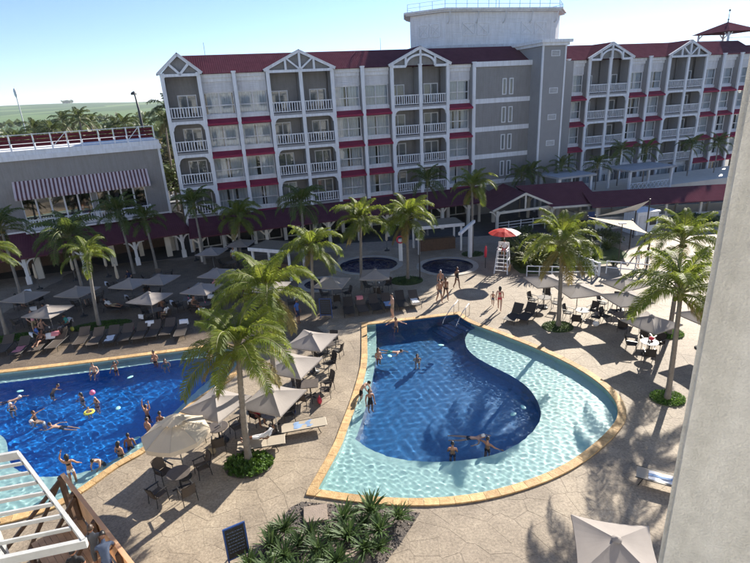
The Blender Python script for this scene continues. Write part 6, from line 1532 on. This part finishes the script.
# parked cars behind the hotel corner
def car(p, rot, m, label):
    t = empty('parked_car', p, R(rot), label, 'car'); prof = [(-2.1, .35), (-2.15, .8), (-1.5, .95), (-.9, 1.45), (.7, 1.48), (1.5, .98), (2.1, .85), (2.15, .35)]
    bm = bmesh.new(); a = [bm.verts.new((x, -.82 if z < 1.1 else -.66, z)) for x, z in prof]; b = [bm.verts.new((x, .82 if z < 1.1 else .66, z)) for x, z in prof]; bm.faces.new(a); bm.faces.new(b[::-1]); k = len(a)
    for i in range(k): bm.faces.new((a[i], b[i], b[(i + 1) % k], a[(i + 1) % k]))
    bmesh.ops.recalc_face_normals(bm, faces=bm.faces); bmesh.ops.bevel(bm, geom=list(bm.edges), offset=.07, segments=2, affect='EDGES'); me = bpy.data.meshes.new('body'); bm.to_mesh(me); bm.free(); me.materials.append(M[m]); obj('body', me, t)
    for s in (-1, 1):
        mb = MB(); y = s * .77; mb.add([(-1.2, y * 1.02, 1.0), (-.8, s * .70, 1.38), (.62, s * .70, 1.40), (1.15, y * 1.02, 1.02)], [(0, 1, 2, 3)]); mb.build('side_window', 'room_dark', t)
        for x in (-1.3, 1.35): mb = MB(); mb.tube([(x, s * .68, .32), (x, s * .86, .32)], .32, 14); mb.build('wheel', 'rubber', t)
    mb = MB(); mb.add([(.74, -.62, 1.45), (.74, .62, 1.45), (1.47, .72, 1.03), (1.47, -.72, 1.03)], [(0, 1, 2, 3)]); mb.build('windscreen', 'room_dark', t)
car((-27.5, 72.0, -.03), 30, 'car_silver', 'silver car parked in the gap behind the restaurant'); car((-29.4, 82.0, -.03), 25, 'car_white', 'white car parked farther back behind the restaurant'); car((-25.2, 64.5, -.03), 32, 'room_dark', 'dark car parked close to the hotel corner')
# ---- things floating in the pools
for i, (x, y) in enumerate([(-19.48, 24.5), (-13.9, 25.38), (-13.18, 22.3), (-10.6, 21.2), (-11.2, 19.7), (.6, 26.2), (3.68, 27.19), (6.0, 20.0), (6.6, 20.5)]):
    mb = MB(); mb.lathe([(0, 0), (.12, .0), (.15, .015), (.12, .03), (0, .03)], 14); o = mb.build('float_board', 'plastic_aqua', None, (x, y, -.085), (0, 0, i)); o.scale = (1.25, .8, 1); tag(o, ('pale aqua float drifting in the long pool', 'pale aqua float drifting in the teardrop pool')[i > 4], 'pool float', ('floats in the long pool', 'floats in the teardrop pool')[i > 4])
mb = MB(); mb.ball((0, 0, 0), .14, 14, 10); o = mb.build('beach_ball', 'plastic_pink', None, (-14.75, 23.1, .42)); tag(o, 'pink ball held up by a bather in the long pool', 'ball')
mb = MB(); mb.tube([(.2 * math.cos(a), .2 * math.sin(a), 0) for a in [2 * math.pi * i / 16 for i in range(17)]], .06, 8, cap=False); o = mb.build('swim_ring', 'cloth_yellow', None, (-14.5, 22.05, -.06)); tag(o, 'yellow swim ring around a child in the long pool', 'swim ring')

# ---- guests' bags and towels around the chairs
BG = MB(); BG.ball((0, 0, .17), (.2, .12, .17), 10, 7); BG.tube([(-.12, 0, .28), (-.08, 0, .45), (.08, 0, .45), (.12, 0, .28)], .014, 6); BGM = BG.mesh('beach_bag', 'cloth_khaki')
for i, (x, y, c, lb) in enumerate(((-7.3, 18.2, 'khaki', 'khaki beach bag beside the chair at the long pool edge'), (-4.2, 20.7, 'navy', 'navy beach bag beside the tall palm table'), (-3.0, 21.6, 'red', 'red beach bag in the chair row between the pools'), (13.3, 28.4, 'white', 'white beach bag right of the poolside palm'), (15.9, 29.6, 'blue', 'blue beach bag by the ramp parasol'), (-16.4, 31.6, 'pink', 'pink beach bag behind the lounger row'), (-20.6, 32.0, 'yellow', 'yellow beach bag by the crowded terrace table'), (9.1, 30.9, 'teal', 'teal beach bag between the raised-back loungers'), (-.6, 33.9, 'grey', 'grey beach bag behind the lounger row of the teardrop pool'))):
    o = obj('beach_bag', BGM, None, (x, y, .013), (0, 0, i * .9)); o.material_slots[0].link = 'OBJECT'; o.material_slots[0].material = M['cloth_' + c]; tag(o, lb, 'bag')
for x, y, z, r_, m, lb in ((-3.55, 19.5, .345, -78, 'towel_blue', 'pale blue towel on the lounger beside the coping'), (-17.0, 29.8, .36, 12, 'towel_white', 'white towel spread on a row lounger by the small palm'), (-22.2, 28.9, .36, 8, 'towel_pink', 'pink towel spread on a row lounger'), (.8, 33.0, .36, 8, 'towel_blue', 'pale blue towel on a lounger behind the teardrop pool')):
    towel(x, y, z, r_, m, lb, .5, .85, False)

# ================================================================ PEOPLE
BONES = [('pelvis', 'spine'), ('spine', 'chest'), ('chest', 'neck'), ('neck', 'head')]
for s in 'LR': BONES += [('chest', 'sh' + s), ('sh' + s, 'el' + s), ('el' + s, 'wr' + s), ('pelvis', 'hip' + s), ('hip' + s, 'kn' + s), ('kn' + s, 'an' + s), ('an' + s, 'toe' + s)]
RAD = dict(pelvis=(.135, .11), spine=(.12, .095), chest=(.145, .105), neck=(.055, .055), head=(.05, .05), sh=(.062, .06), el=(.042, .042), wr=(.029, .029), hip=(.088, .09), kn=(.058, .058), an=(.040, .042), toe=(.034, .03))
STAND = dict(pelvis=(0, 0, .94), spine=(0, -.005, 1.10), chest=(0, .005, 1.30), neck=(0, .01, 1.46), head=(0, -.005, 1.56),
             shL=(.17, .01, 1.39), elL=(.23, .03, 1.12), wrL=(.24, -.06, .88), shR=(-.17, .01, 1.39), elR=(-.23, .03, 1.12), wrR=(-.24, -.06, .88),
             hipL=(.09, 0, .88), knL=(.10, -.02, .49), anL=(.10, .03, .085), toeL=(.12, -.13, .03), hipR=(-.09, 0, .88), knR=(-.10, -.02, .49), anR=(-.10, .03, .085), toeR=(-.12, -.13, .03))
def P(**k): d = dict(STAND); d.update(k); return d
POSES = dict(
 stand=STAND,
 walk=P(knL=(.10, -.14, .50), anL=(.10, -.17, .10), toeL=(.11, -.33, .06), knR=(-.10, .06, .49), anR=(-.10, .28, .14), toeR=(-.11, .18, .03), elL=(.22, .12, 1.13), wrL=(.22, .10, .88), elR=(-.22, -.06, 1.12), wrR=(-.20, -.22, .92)),
 contra=P(pelvis=(.03, 0, .94), hipL=(.12, 0, .89), hipR=(-.06, 0, .87), knR=(-.10, -.07, .49), elR=(-.32, .05, 1.16), wrR=(-.20, -.10, 1.02)),
 hold=P(elL=(.22, .02, 1.12), wrL=(.10, -.20, 1.10), elR=(-.22, .02, 1.12), wrR=(-.10, -.20, 1.12)),
 up=P(elL=(.30, -.02, 1.58), wrL=(.27, -.05, 1.84), elR=(-.30, -.02, 1.58), wrR=(-.25, -.05, 1.84)),
 oneup=P(elL=(.28, -.05, 1.56), wrL=(.20, -.10, 1.80), elR=(-.28, -.05, 1.18), wrR=(-.36, -.22, 1.02)),
 spread=P(elL=(.42, -.04, 1.30), wrL=(.62, -.14, 1.27), elR=(-.42, -.04, 1.30), wrR=(-.62, -.14, 1.27)),
 bend=P(spine=(0, -.08, 1.09), chest=(0, -.24, 1.25), neck=(0, -.37, 1.36), head=(0, -.45, 1.42), shL=(.17, -.29, 1.32), shR=(-.17, -.29, 1.32), elL=(.22, -.42, 1.10), wrL=(.16, -.52, .92), elR=(-.22, -.42, 1.10), wrR=(-.14, -.52, .95)),
 sit=dict(pelvis=(0, .08, .53), spine=(0, .11, .69), chest=(0, .12, .89), neck=(0, .10, 1.05), head=(0, .07, 1.15), shL=(.17, .12, .98), elL=(.24, .10, .72), wrL=(.22, -.14, .68), shR=(-.17, .12, .98), elR=(-.24, .10, .72), wrR=(-.20, -.15, .68),
          hipL=(.09, .06, .51), knL=(.12, -.36, .53), anL=(.12, -.36, .10), toeL=(.13, -.52, .04), hipR=(-.09, .06, .51), knR=(-.12, -.36, .53), anR=(-.12, -.34, .10), toeR=(-.13, -.50, .04)),
 recline=dict(pelvis=(0, .18, .47), spine=(0, .34, .53), chest=(0, .50, .64), neck=(0, .63, .74), head=(0, .70, .82), shL=(.17, .56, .69), elL=(.26, .40, .50), wrL=(.18, .18, .50), shR=(-.17, .56, .69), elR=(-.26, .42, .50), wrR=(-.20, .18, .47),
              hipL=(.09, .12, .46), knL=(.11, -.28, .56), anL=(.11, -.64, .40), toeL=(.12, -.72, .50), hipR=(-.09, .12, .46), knR=(-.11, -.30, .43), anR=(-.11, -.68, .40), toeR=(-.12, -.74, .50)),
 swim=dict(pelvis=(0, .0, 0), spine=(0, -.16, .02), chest=(0, -.36, .04), neck=(0, -.50, .06), head=(0, -.60, .12), shL=(.17, -.44, .04), elL=(.34, -.62, .0), wrL=(.30, -.85, -.02), shR=(-.17, -.44, .04), elR=(-.38, -.40, -.04), wrR=(-.46, -.18, -.08),
           hipL=(.09, .06, -.02), knL=(.13, .46, -.05), anL=(.12, .86, -.03), toeL=(.12, 1.02, -.05), hipR=(-.09, .06, -.02), knR=(-.14, .44, -.12), anR=(-.12, .82, -.16), toeR=(-.12, .98, -.2)))
def bone_class(b, t, outfit):
    a, c = b
    if outfit == 'trunks': return 1 if (b == ('pelvis', 'spine') and t < .35) or (a == 'pelvis') and c != 'spine' or (a[:3] == 'hip' and t < .55) else 0
    if outfit == 'bikini': return 1 if (a == 'pelvis' and c != 'spine') or (b == ('pelvis', 'spine') and t < .1) or (a[:3] == 'hip' and t < .08) else (2 if b == ('spine', 'chest') and t > .62 else 0)
    if outfit == 'onepiece': return 2 if b in (('pelvis', 'spine'), ('spine', 'chest')) or (a == 'pelvis') or (a[:3] == 'hip' and t < .08) or (b == ('chest', 'neck') and t < .3) else 0
    if outfit == 'clothed': return 1 if (a == 'pelvis' and c != 'spine') or (a[:3] == 'hip' and t < .85) else (2 if b in (('pelvis', 'spine'), ('spine', 'chest')) or (b == ('chest', 'neck') and t < .6) or a == 'chest' or (a[:2] == 'sh' and t < .6) else 0)
    if outfit == 'robe': return 2 if a in ('pelvis', 'spine', 'chest') and c != 'neck' or a[:3] == 'hip' or (a[:2] == 'sh' and t < .9) else 0
    return 0
_people = {}
def body_mesh(pose, outfit):
    key = (pose, outfit)
    if key in _people: return _people[key]
    J = POSES[pose]; names = list(J); me = bpy.data.meshes.new('b'); me.from_pydata([J[k] for k in names], [(names.index(a), names.index(b)) for a, b in BONES], [])
    o = bpy.data.objects.new('b', me); col.objects.link(o); md = o.modifiers.new('s', 'SKIN'); md.use_smooth_shade = True; md.branch_smoothing = .6; o.modifiers.new('u', 'SUBSURF').levels = 1
    sv_ = me.skin_vertices[0].data
    for i, k in enumerate(names):
        q = k if k in RAD else k[:-1]; sv_[i].radius = RAD[q]; sv_[i].use_root = (k == 'pelvis')
    bpy.context.view_layer.update(); dg = bpy.context.evaluated_depsgraph_get(); m = bpy.data.meshes.new_from_object(o.evaluated_get(dg)); bpy.data.objects.remove(o, do_unlink=True)
    mb = MB(); mb.add([v.co for v in m.vertices], [tuple(p.vertices) for p in m.polygons], 0, True); bpy.data.meshes.remove(m)
    JV = {k: Vector(v) for k, v in J.items()}
    for fi, f in enumerate(mb.f):
        c = sum((Vector(mb.v[i]) for i in f), Vector()) / len(f); best = (9, 0)
        for b in BONES:
            p, q = JV[b[0]], JV[b[1]]; d = q - p; t = max(0, min(1, (c - p).dot(d) / d.length_squared)); r = (c - p - d * t).length - .5 * max(RAD[b[0] if b[0] in RAD else b[0][:-1]])
            if r < best[0]: best = (r, bone_class(b, t, outfit))
        mb.m[fi] = best[1]
    # head with nose, ears, eyes and mouth
    hd = JV['head']; ax = (hd - JV['neck']).normalized()
    if pose == 'swim': ax = Vector((0, -.35, .94)).normalized()
    hc = hd + ax * .06; fw = (Vector((0, -1, 0)) - ax * Vector((0, -1, 0)).dot(ax)).normalized(); rt = fw.cross(ax)
    vs = []; nn_, kk = 12, 9
    for i in range(kk + 1):
        for j in range(nn_):
            th = math.pi * i / kk; a = 2 * math.pi * j / nn_; x = math.sin(th) * math.cos(a); y = math.sin(th) * math.sin(a); z = -math.cos(th); w = .075 * (1 - .18 * max(0, -z))
            vs.append(hc + rt * x * w + fw * y * .095 + ax * z * .12)
    mb.add(vs, [(i * nn_ + j, i * nn_ + (j + 1) % nn_, (i + 1) * nn_ + (j + 1) % nn_, (i + 1) * nn_ + j) for i in range(kk) for j in range(nn_)], 0, True)
    def W(x, y, z): return hc + rt * x + fw * y + ax * z
    mb.tube([W(0, .088, .02), W(0, .112, -.02), W(0, .09, -.03)], [.008, .014, .01], 5)
    for s in (-1, 1): mb.ball(W(s * .078, 0, 0), (.012, .018, .028), 6, 5); mb.ball(W(s * .03, .085, .012), .01, 6, 4, 3)
    mb.tube([W(-.022, .088, -.055), W(0, .093, -.057), W(.022, .088, -.055)], .006, 4, 4)
    # hands: palm, four fingers, thumb
    for s, sg in (('L', 1), ('R', -1)):
        w = JV['wr' + s]; d = (w - JV['el' + s]).normalized(); sd_ = d.cross(Vector((0, 0, 1))); 
        if sd_.length < .1: sd_ = Vector((1, 0, 0))
        sd_.normalize(); up = sd_.cross(d); pm = w + d * .09
        vs = [w + sd_ * a * .024 + up * b * .016 for a, b in ((-1, -1), (1, -1), (1, 1), (-1, 1))] + [pm + sd_ * a * .04 + up * b * .012 for a, b in ((-1, -1), (1, -1), (1, 1), (-1, 1))]
        mb.add(vs, [(3, 2, 1, 0), (4, 5, 6, 7), (0, 1, 5, 4), (1, 2, 6, 5), (2, 3, 7, 6), (3, 0, 4, 7)], 0, True)
        for k, L in enumerate((.062, .078, .083, .074)):
            b0 = pm + sd_ * (-.03 + .02 * k) - d * .01; mb.tube([b0, b0 + d * L * .5 - up * .006, b0 + d * L * .9 - up * .028], [.0095, .0085, .006], 5)
        b0 = w + d * .03 + sd_ * .028 * sg; mb.tube([b0, b0 + sd_ * .03 * sg + d * .03, b0 + sd_ * .034 * sg + d * .06 - up * .01], [.012, .010, .007], 5)
    r = mb.mesh('person', ['skin_tan', 'cloth_black', 'cloth_black', 'hair_dark', 'skin_brown'], fixn=False)
    hm = MB(); n_, k_ = 12, 8
    for lng in (0, 1):
        hm = MB(); vs = []
        for i in range(k_ + 1):
            for j in range(n_):
                th = math.pi * i / k_; a = 2 * math.pi * j / n_; x = math.sin(th) * math.cos(a); y = math.sin(th) * math.sin(a); z = -math.cos(th)
                front = max(0, y); z2 = max(z, -.15 + .75 * front ** .7) if not lng else max(z, -1.0 + 1.6 * front ** .5)
                vs.append(hc + rt * x * (.083 + (.02 if lng and z < 0 else 0)) + fw * (y * .102 - .012) + ax * (z2 * (.128 if z2 > 0 else (.12 if not lng else .26))))
        hm.add(vs, [(i * n_ + j, i * n_ + (j + 1) % n_, (i + 1) * n_ + (j + 1) % n_, (i + 1) * n_ + j) for i in range(k_) for j in range(n_)], 0, True)
        _people[(pose, outfit, 'hair', lng)] = hm.mesh('hair', 'hair_dark', fixn=False)
    _people[key] = r
    return r
def person(x, y, z, rot, pose, outfit, skin, bottom, top, hair, label, scale=1.0, lng=0, group=None):
    o = obj('person', body_mesh(pose, outfit), None, (x, y, z), (0, 0, R(rot)), scale); tag(o, label, 'person', group)
    for i, mn in enumerate(('skin_' + skin, 'cloth_' + bottom, 'cloth_' + top)):
        o.material_slots[i].link = 'OBJECT'; o.material_slots[i].material = M[mn]
    h = obj('hair' if hair != 'cap_white' else 'cap', _people[(pose, outfit, 'hair', lng)], o); h.material_slots[0].link = 'OBJECT'; h.material_slots[0].material = M[hair]
    if z < 0: o.scale = (scale * .93,) * 3
    if z < 0: o.cycles.is_caustics_receiver = True
    return o
D_, S_ = -1.44, -.50
HD, HB, HW = 'hair_dark', 'hair_brown', 'cap_white'
PEOPLE = [
 # long pool
 (-19.5, 23.5, -.12, 110, 'swim', 'trunks', 'light', 'navy', 'navy', HW, 'swimmer in a white cap near the pool far end'), (-19.0, 23.0, D_, 70, 'hold', 'onepiece', 'light', 'black', 'black', HW, 'bather in a white cap and black swimsuit'),
 (-17.7, 24.3, D_ + .1, 160, 'bend', 'trunks', 'tan', 'navy', 'navy', HD, 'man bending over in the water with his back turned'), (-15.7, 23.6, D_, -40, 'hold', 'bikini', 'light', 'black', 'black', HD, 'dark-haired woman in a black bikini in the long pool', 1, 1),
 (-14.6, 22.95, D_, -20, 'oneup', 'bikini', 'light', 'black', 'black', HB, 'woman in black reaching for the pink ball', 1, 1), (-14.5, 22.05, -.75, 30, 'stand', 'onepiece', 'light', 'pink', 'pink', HB, 'child inside the yellow swim ring', .62),
 (-17.3, 22.1, D_, 95, 'spread', 'trunks', 'tan', 'grey', 'grey', HB, 'man with arms stretched wide in the long pool'), (-16.6, 21.7, D_ + .05, -60, 'bend', 'trunks', 'light', 'white', 'white', HW, 'pale bather with a white cap beside the man with wide arms'),
 (-15.3, 20.95, -.14, -100, 'swim', 'trunks', 'light', 'black', 'black', HB, 'swimmer in black lying at the surface'), (-16.3, 26.15, -.70, 10, 'sit', 'trunks', 'light', 'grey', 'grey', HD, 'man sitting on the underwater ledge with arms out', 1, 0), (-15.05, 26.2, -.72, 20, 'oneup', 'bikini', 'tan', 'black', 'black', HD, 'woman on the ledge with a raised arm', .8, 1),
 (-13.2, 27.2, -1.0, -20, 'hold', 'trunks', 'tan', 'black', 'black', HD, 'man standing in shadow by the pool wall'), (-12.5, 26.9, D_, 30, 'stand', 'onepiece', 'light', 'teal', 'teal', HB, 'bather in teal beside the man at the pool wall', 1, 1),
 (-11.5, 21.7, D_ + .25, 150, 'up', 'trunks', 'tan', 'black', 'black', HD, 'man raising both arms near the cream parasol'), (-12.75, 17.25, S_, 200, 'oneup', 'bikini', 'tan', 'white', 'black', HD, 'woman in white bikini bottoms walking on the shallow ledge', 1, 1),
 (-12.05, 18.25, -1.05, -10, 'bend', 'trunks', 'light', 'black', 'black', HD, 'bather leaning at the edge of the shallow ledge'), (-11.5, 18.75, -1.1, 160, 'stand', 'bikini', 'tan', 'black', 'black', HD, 'dark-haired woman standing by the near pool wall', 1, 1), (-11.3, 19.3, -1.1, 200, 'stand', 'trunks', 'brown', 'navy', 'navy', HD, 'man standing beside the dark-haired woman at the near wall'),
 (-10.85, 20.3, -1.0, 150, 'stand', 'trunks', 'tan', 'navy', 'navy', HD, 'bare-backed man behind the cream parasol'), (-10.5, 20.9, -1.1, 170, 'hold', 'trunks', 'brown', 'black', 'black', HD, 'bather half hidden behind the cream parasol'),
 (-9.9, 27.0, -1.0, 60, 'stand', 'bikini', 'light', 'black', 'black', HB, 'bather at the far pool tip behind palm fronds', 1, 1),
 # teardrop pool
 (-.05, 26.15, D_ + .35, 40, 'hold', 'bikini', 'tan', 'red', 'red', HD, 'woman with a red bikini top in the teardrop pool', 1, 1), (.75, 26.7, -.12, 70, 'swim', 'trunks', 'light', 'teal', 'teal', HB, 'swimmer stretched out beside the woman in red'), (2.15, 25.8, D_, 0, 'hold', 'bikini', 'light', 'black', 'black', HD, 'lone woman in black in the middle of the teardrop pool', 1, 1),
 (-1.0, 22.2, S_ - .1, 70, 'bend', 'trunks', 'light', 'black', 'black', HD, 'man leaning forward on the narrow ledge'), (-.55, 21.4, -.80, 20, 'stand', 'onepiece', 'tan', 'black', 'black', HD, 'bather in black below the leaning man', 1, 1),
 (2.85, 17.75, D_ + .15, 170, 'hold', 'trunks', 'tan', 'navy', 'navy', HD, 'man with his back turned near the curved ledge'), (4.35, 17.95, D_ + .15, 130, 'spread', 'trunks', 'tan', 'black', 'black', HD, 'man with arms out splashing near the curved ledge'), (3.7, 18.5, -.14, 80, 'swim', 'bikini', 'light', 'black', 'black', HW, 'swimmer in a white cap facing the splashing man'),
 (1.2, 30.2, -1.05, 0, 'spread', 'bikini', 'tan', 'black', 'black', HD, 'bather holding the wall below the standing man', 1, 1),
 # deck
 (1.05, 31.2, .075, -75, 'contra', 'trunks', 'light', 'khaki', 'khaki', HD, 'man in khaki trunks standing on the pool coping'), (4.45, 33.5, .017, 20, 'walk', 'trunks', 'tan', 'grey', 'grey', HD, 'man in grey trunks walking with a companion'), (4.95, 33.9, .017, 15, 'walk', 'bikini', 'brown', 'black', 'black', HD, 'woman in black bikini walking beside the man in grey', 1, 1),
 (6.1, 36.0, .017, 30, 'walk', 'onepiece', 'brown', 'black', 'black', HD, 'woman in a black swimsuit walking alone by the round pool', 1, 1), (4.85, 35.8, .017, -10, 'stand', 'bikini', 'tan', 'black', 'black', HW, 'woman in a white hat by the round pool', .95, 1),
 (8.2, 31.55, .017, 160, 'walk', 'bikini', 'light', 'red', 'red', HD, 'woman in a red bikini walking with a child', 1, 1), (7.95, 32.4, .017, 160, 'walk', 'trunks', 'tan', 'navy', 'yellow', HD, 'small child walking beside the woman in red', .62),
 (20.85, 38.5, .017, 10, 'stand', 'robe', 'tan', 'white', 'white', HB, 'woman in white standing at the ramp railing', 1, 1), (21.5, 38.35, .017, -20, 'contra', 'robe', 'tan', 'white', 'white', HB, 'second woman in white at the ramp with hand on hip', 1, 1),
 (-5.2, 31.2, .017, 60, 'stand', 'clothed', 'brown', 'navy', 'blue', HD, 'attendant in a blue shirt behind the palm'), (-12.75, 45.2, .017, 0, 'walk', 'robe', 'tan', 'white', 'white', HD, 'waiter in white walking before the porch'),
 (-23.0, 31.9, .017, 40, 'contra', 'clothed', 'light', 'khaki', 'pink', HB, 'woman in a pink shirt standing by the terrace table', 1, 1), (-5.35, 18.5, .06, -80, 'recline', 'clothed', 'brown', 'white', 'white', HD, 'man in white clothes resting on the taupe lounger'), (-5.75, 20.2, .03, 50, 'sit', 'trunks', 'brown', 'red', 'red', HD, 'bare-chested man seated under the parasol by the palm'),
 (-19.2, 35.2, .05, 75, 'recline', 'clothed', 'brown', 'khaki', 'white', HD, 'guest in a white shirt reclining on the dark lounger'), (-21.3, 29.5, .05, 10, 'recline', 'bikini', 'brown', 'black', 'black', HD, 'woman lying on a lounger of the row', 1, 1), (10.42, 39.3, 1.36, -24, 'sit', 'clothed', 'tan', 'red', 'white', HD, 'lifeguard in a white shirt seated on the tall chair'),
 # on the gangway
 (-8.31, 11.3, 1.35, 200, 'hold', 'clothed', 'tan', 'grey', 'grey', HB, 'man in a grey t-shirt leaning on the timber gangway rail', 1.04), (-7.75, 10.75, 1.35, 205, 'bend', 'clothed', 'brown', 'navy', 'steelblue', HD, 'man in a slate blue shirt beside the grey t-shirt', 1.04), (-8.45, 10.6, 1.35, 190, 'stand', 'clothed', 'tan', 'black', 'black', HD, 'man in black under the pergola corner', 1.0)]
for p in PEOPLE: person(*p[:3], *p[3:11], *p[11:]) if len(p) > 11 else person(*p)
SEAT = [('tan', 'black', 'red'), ('brown', 'navy', 'teal'), ('light', 'khaki', 'white'), ('tan', 'grey', 'blue'), ('brown', 'black', 'grey'), ('light', 'black', 'pink'), ('tan', 'khaki', 'navy'), ('brown', 'white', 'black')]
WORDS = dict(red='a red shirt', teal='a teal shirt', white='a white shirt', blue='a blue shirt', grey='a grey shirt', pink='a pink top', navy='a navy shirt', black='a black shirt')
si = 0
for i in (0, 4, 5, 6, 7, 9, 12, 16, 18, 20, 22, 24, 26, 28, 31, 34, 37, 42, 45, 49, 53):
    if i >= len(SHC): continue
    x, y, r_ = SHC[i]; sk, b, tp = SEAT[si % 8]; si += 1
    person(x, y, .03, r_, 'sit', 'clothed' if si % 3 else 'trunks', sk, b, tp, HD if si % 4 else HB, ('guest in ' + WORDS[tp] if si % 3 else 'bare-chested guest') + ' seated at a shaded terrace table', .98, si % 2, 'guests seated on the shaded terrace')

# ================================================================ HAZE
mb = MB(); mb.box(-4200, 4200, -120, 6600, -80, 130)
hz_o = mb.build('haze', []); tag(hz_o, 'thin bluish air between the terrace and the far fields', 'haze', kind='stuff')
hm_ = bpy.data.materials.new('haze'); hm_.use_nodes = True; n_ = hm_.node_tree.nodes; n_.remove(n_["Principled BSDF"])
pv_ = n_.new("ShaderNodeVolumePrincipled"); pv_.inputs["Color"].default_value = (0.80, 0.88, 1.0, 1); pv_.inputs["Density"].default_value = 0.00009; pv_.inputs["Anisotropy"].default_value = 0.3
hm_.node_tree.links.new(pv_.outputs[0], n_["Material Output"].inputs["Volume"]); hz_o.data.materials.append(hm_)
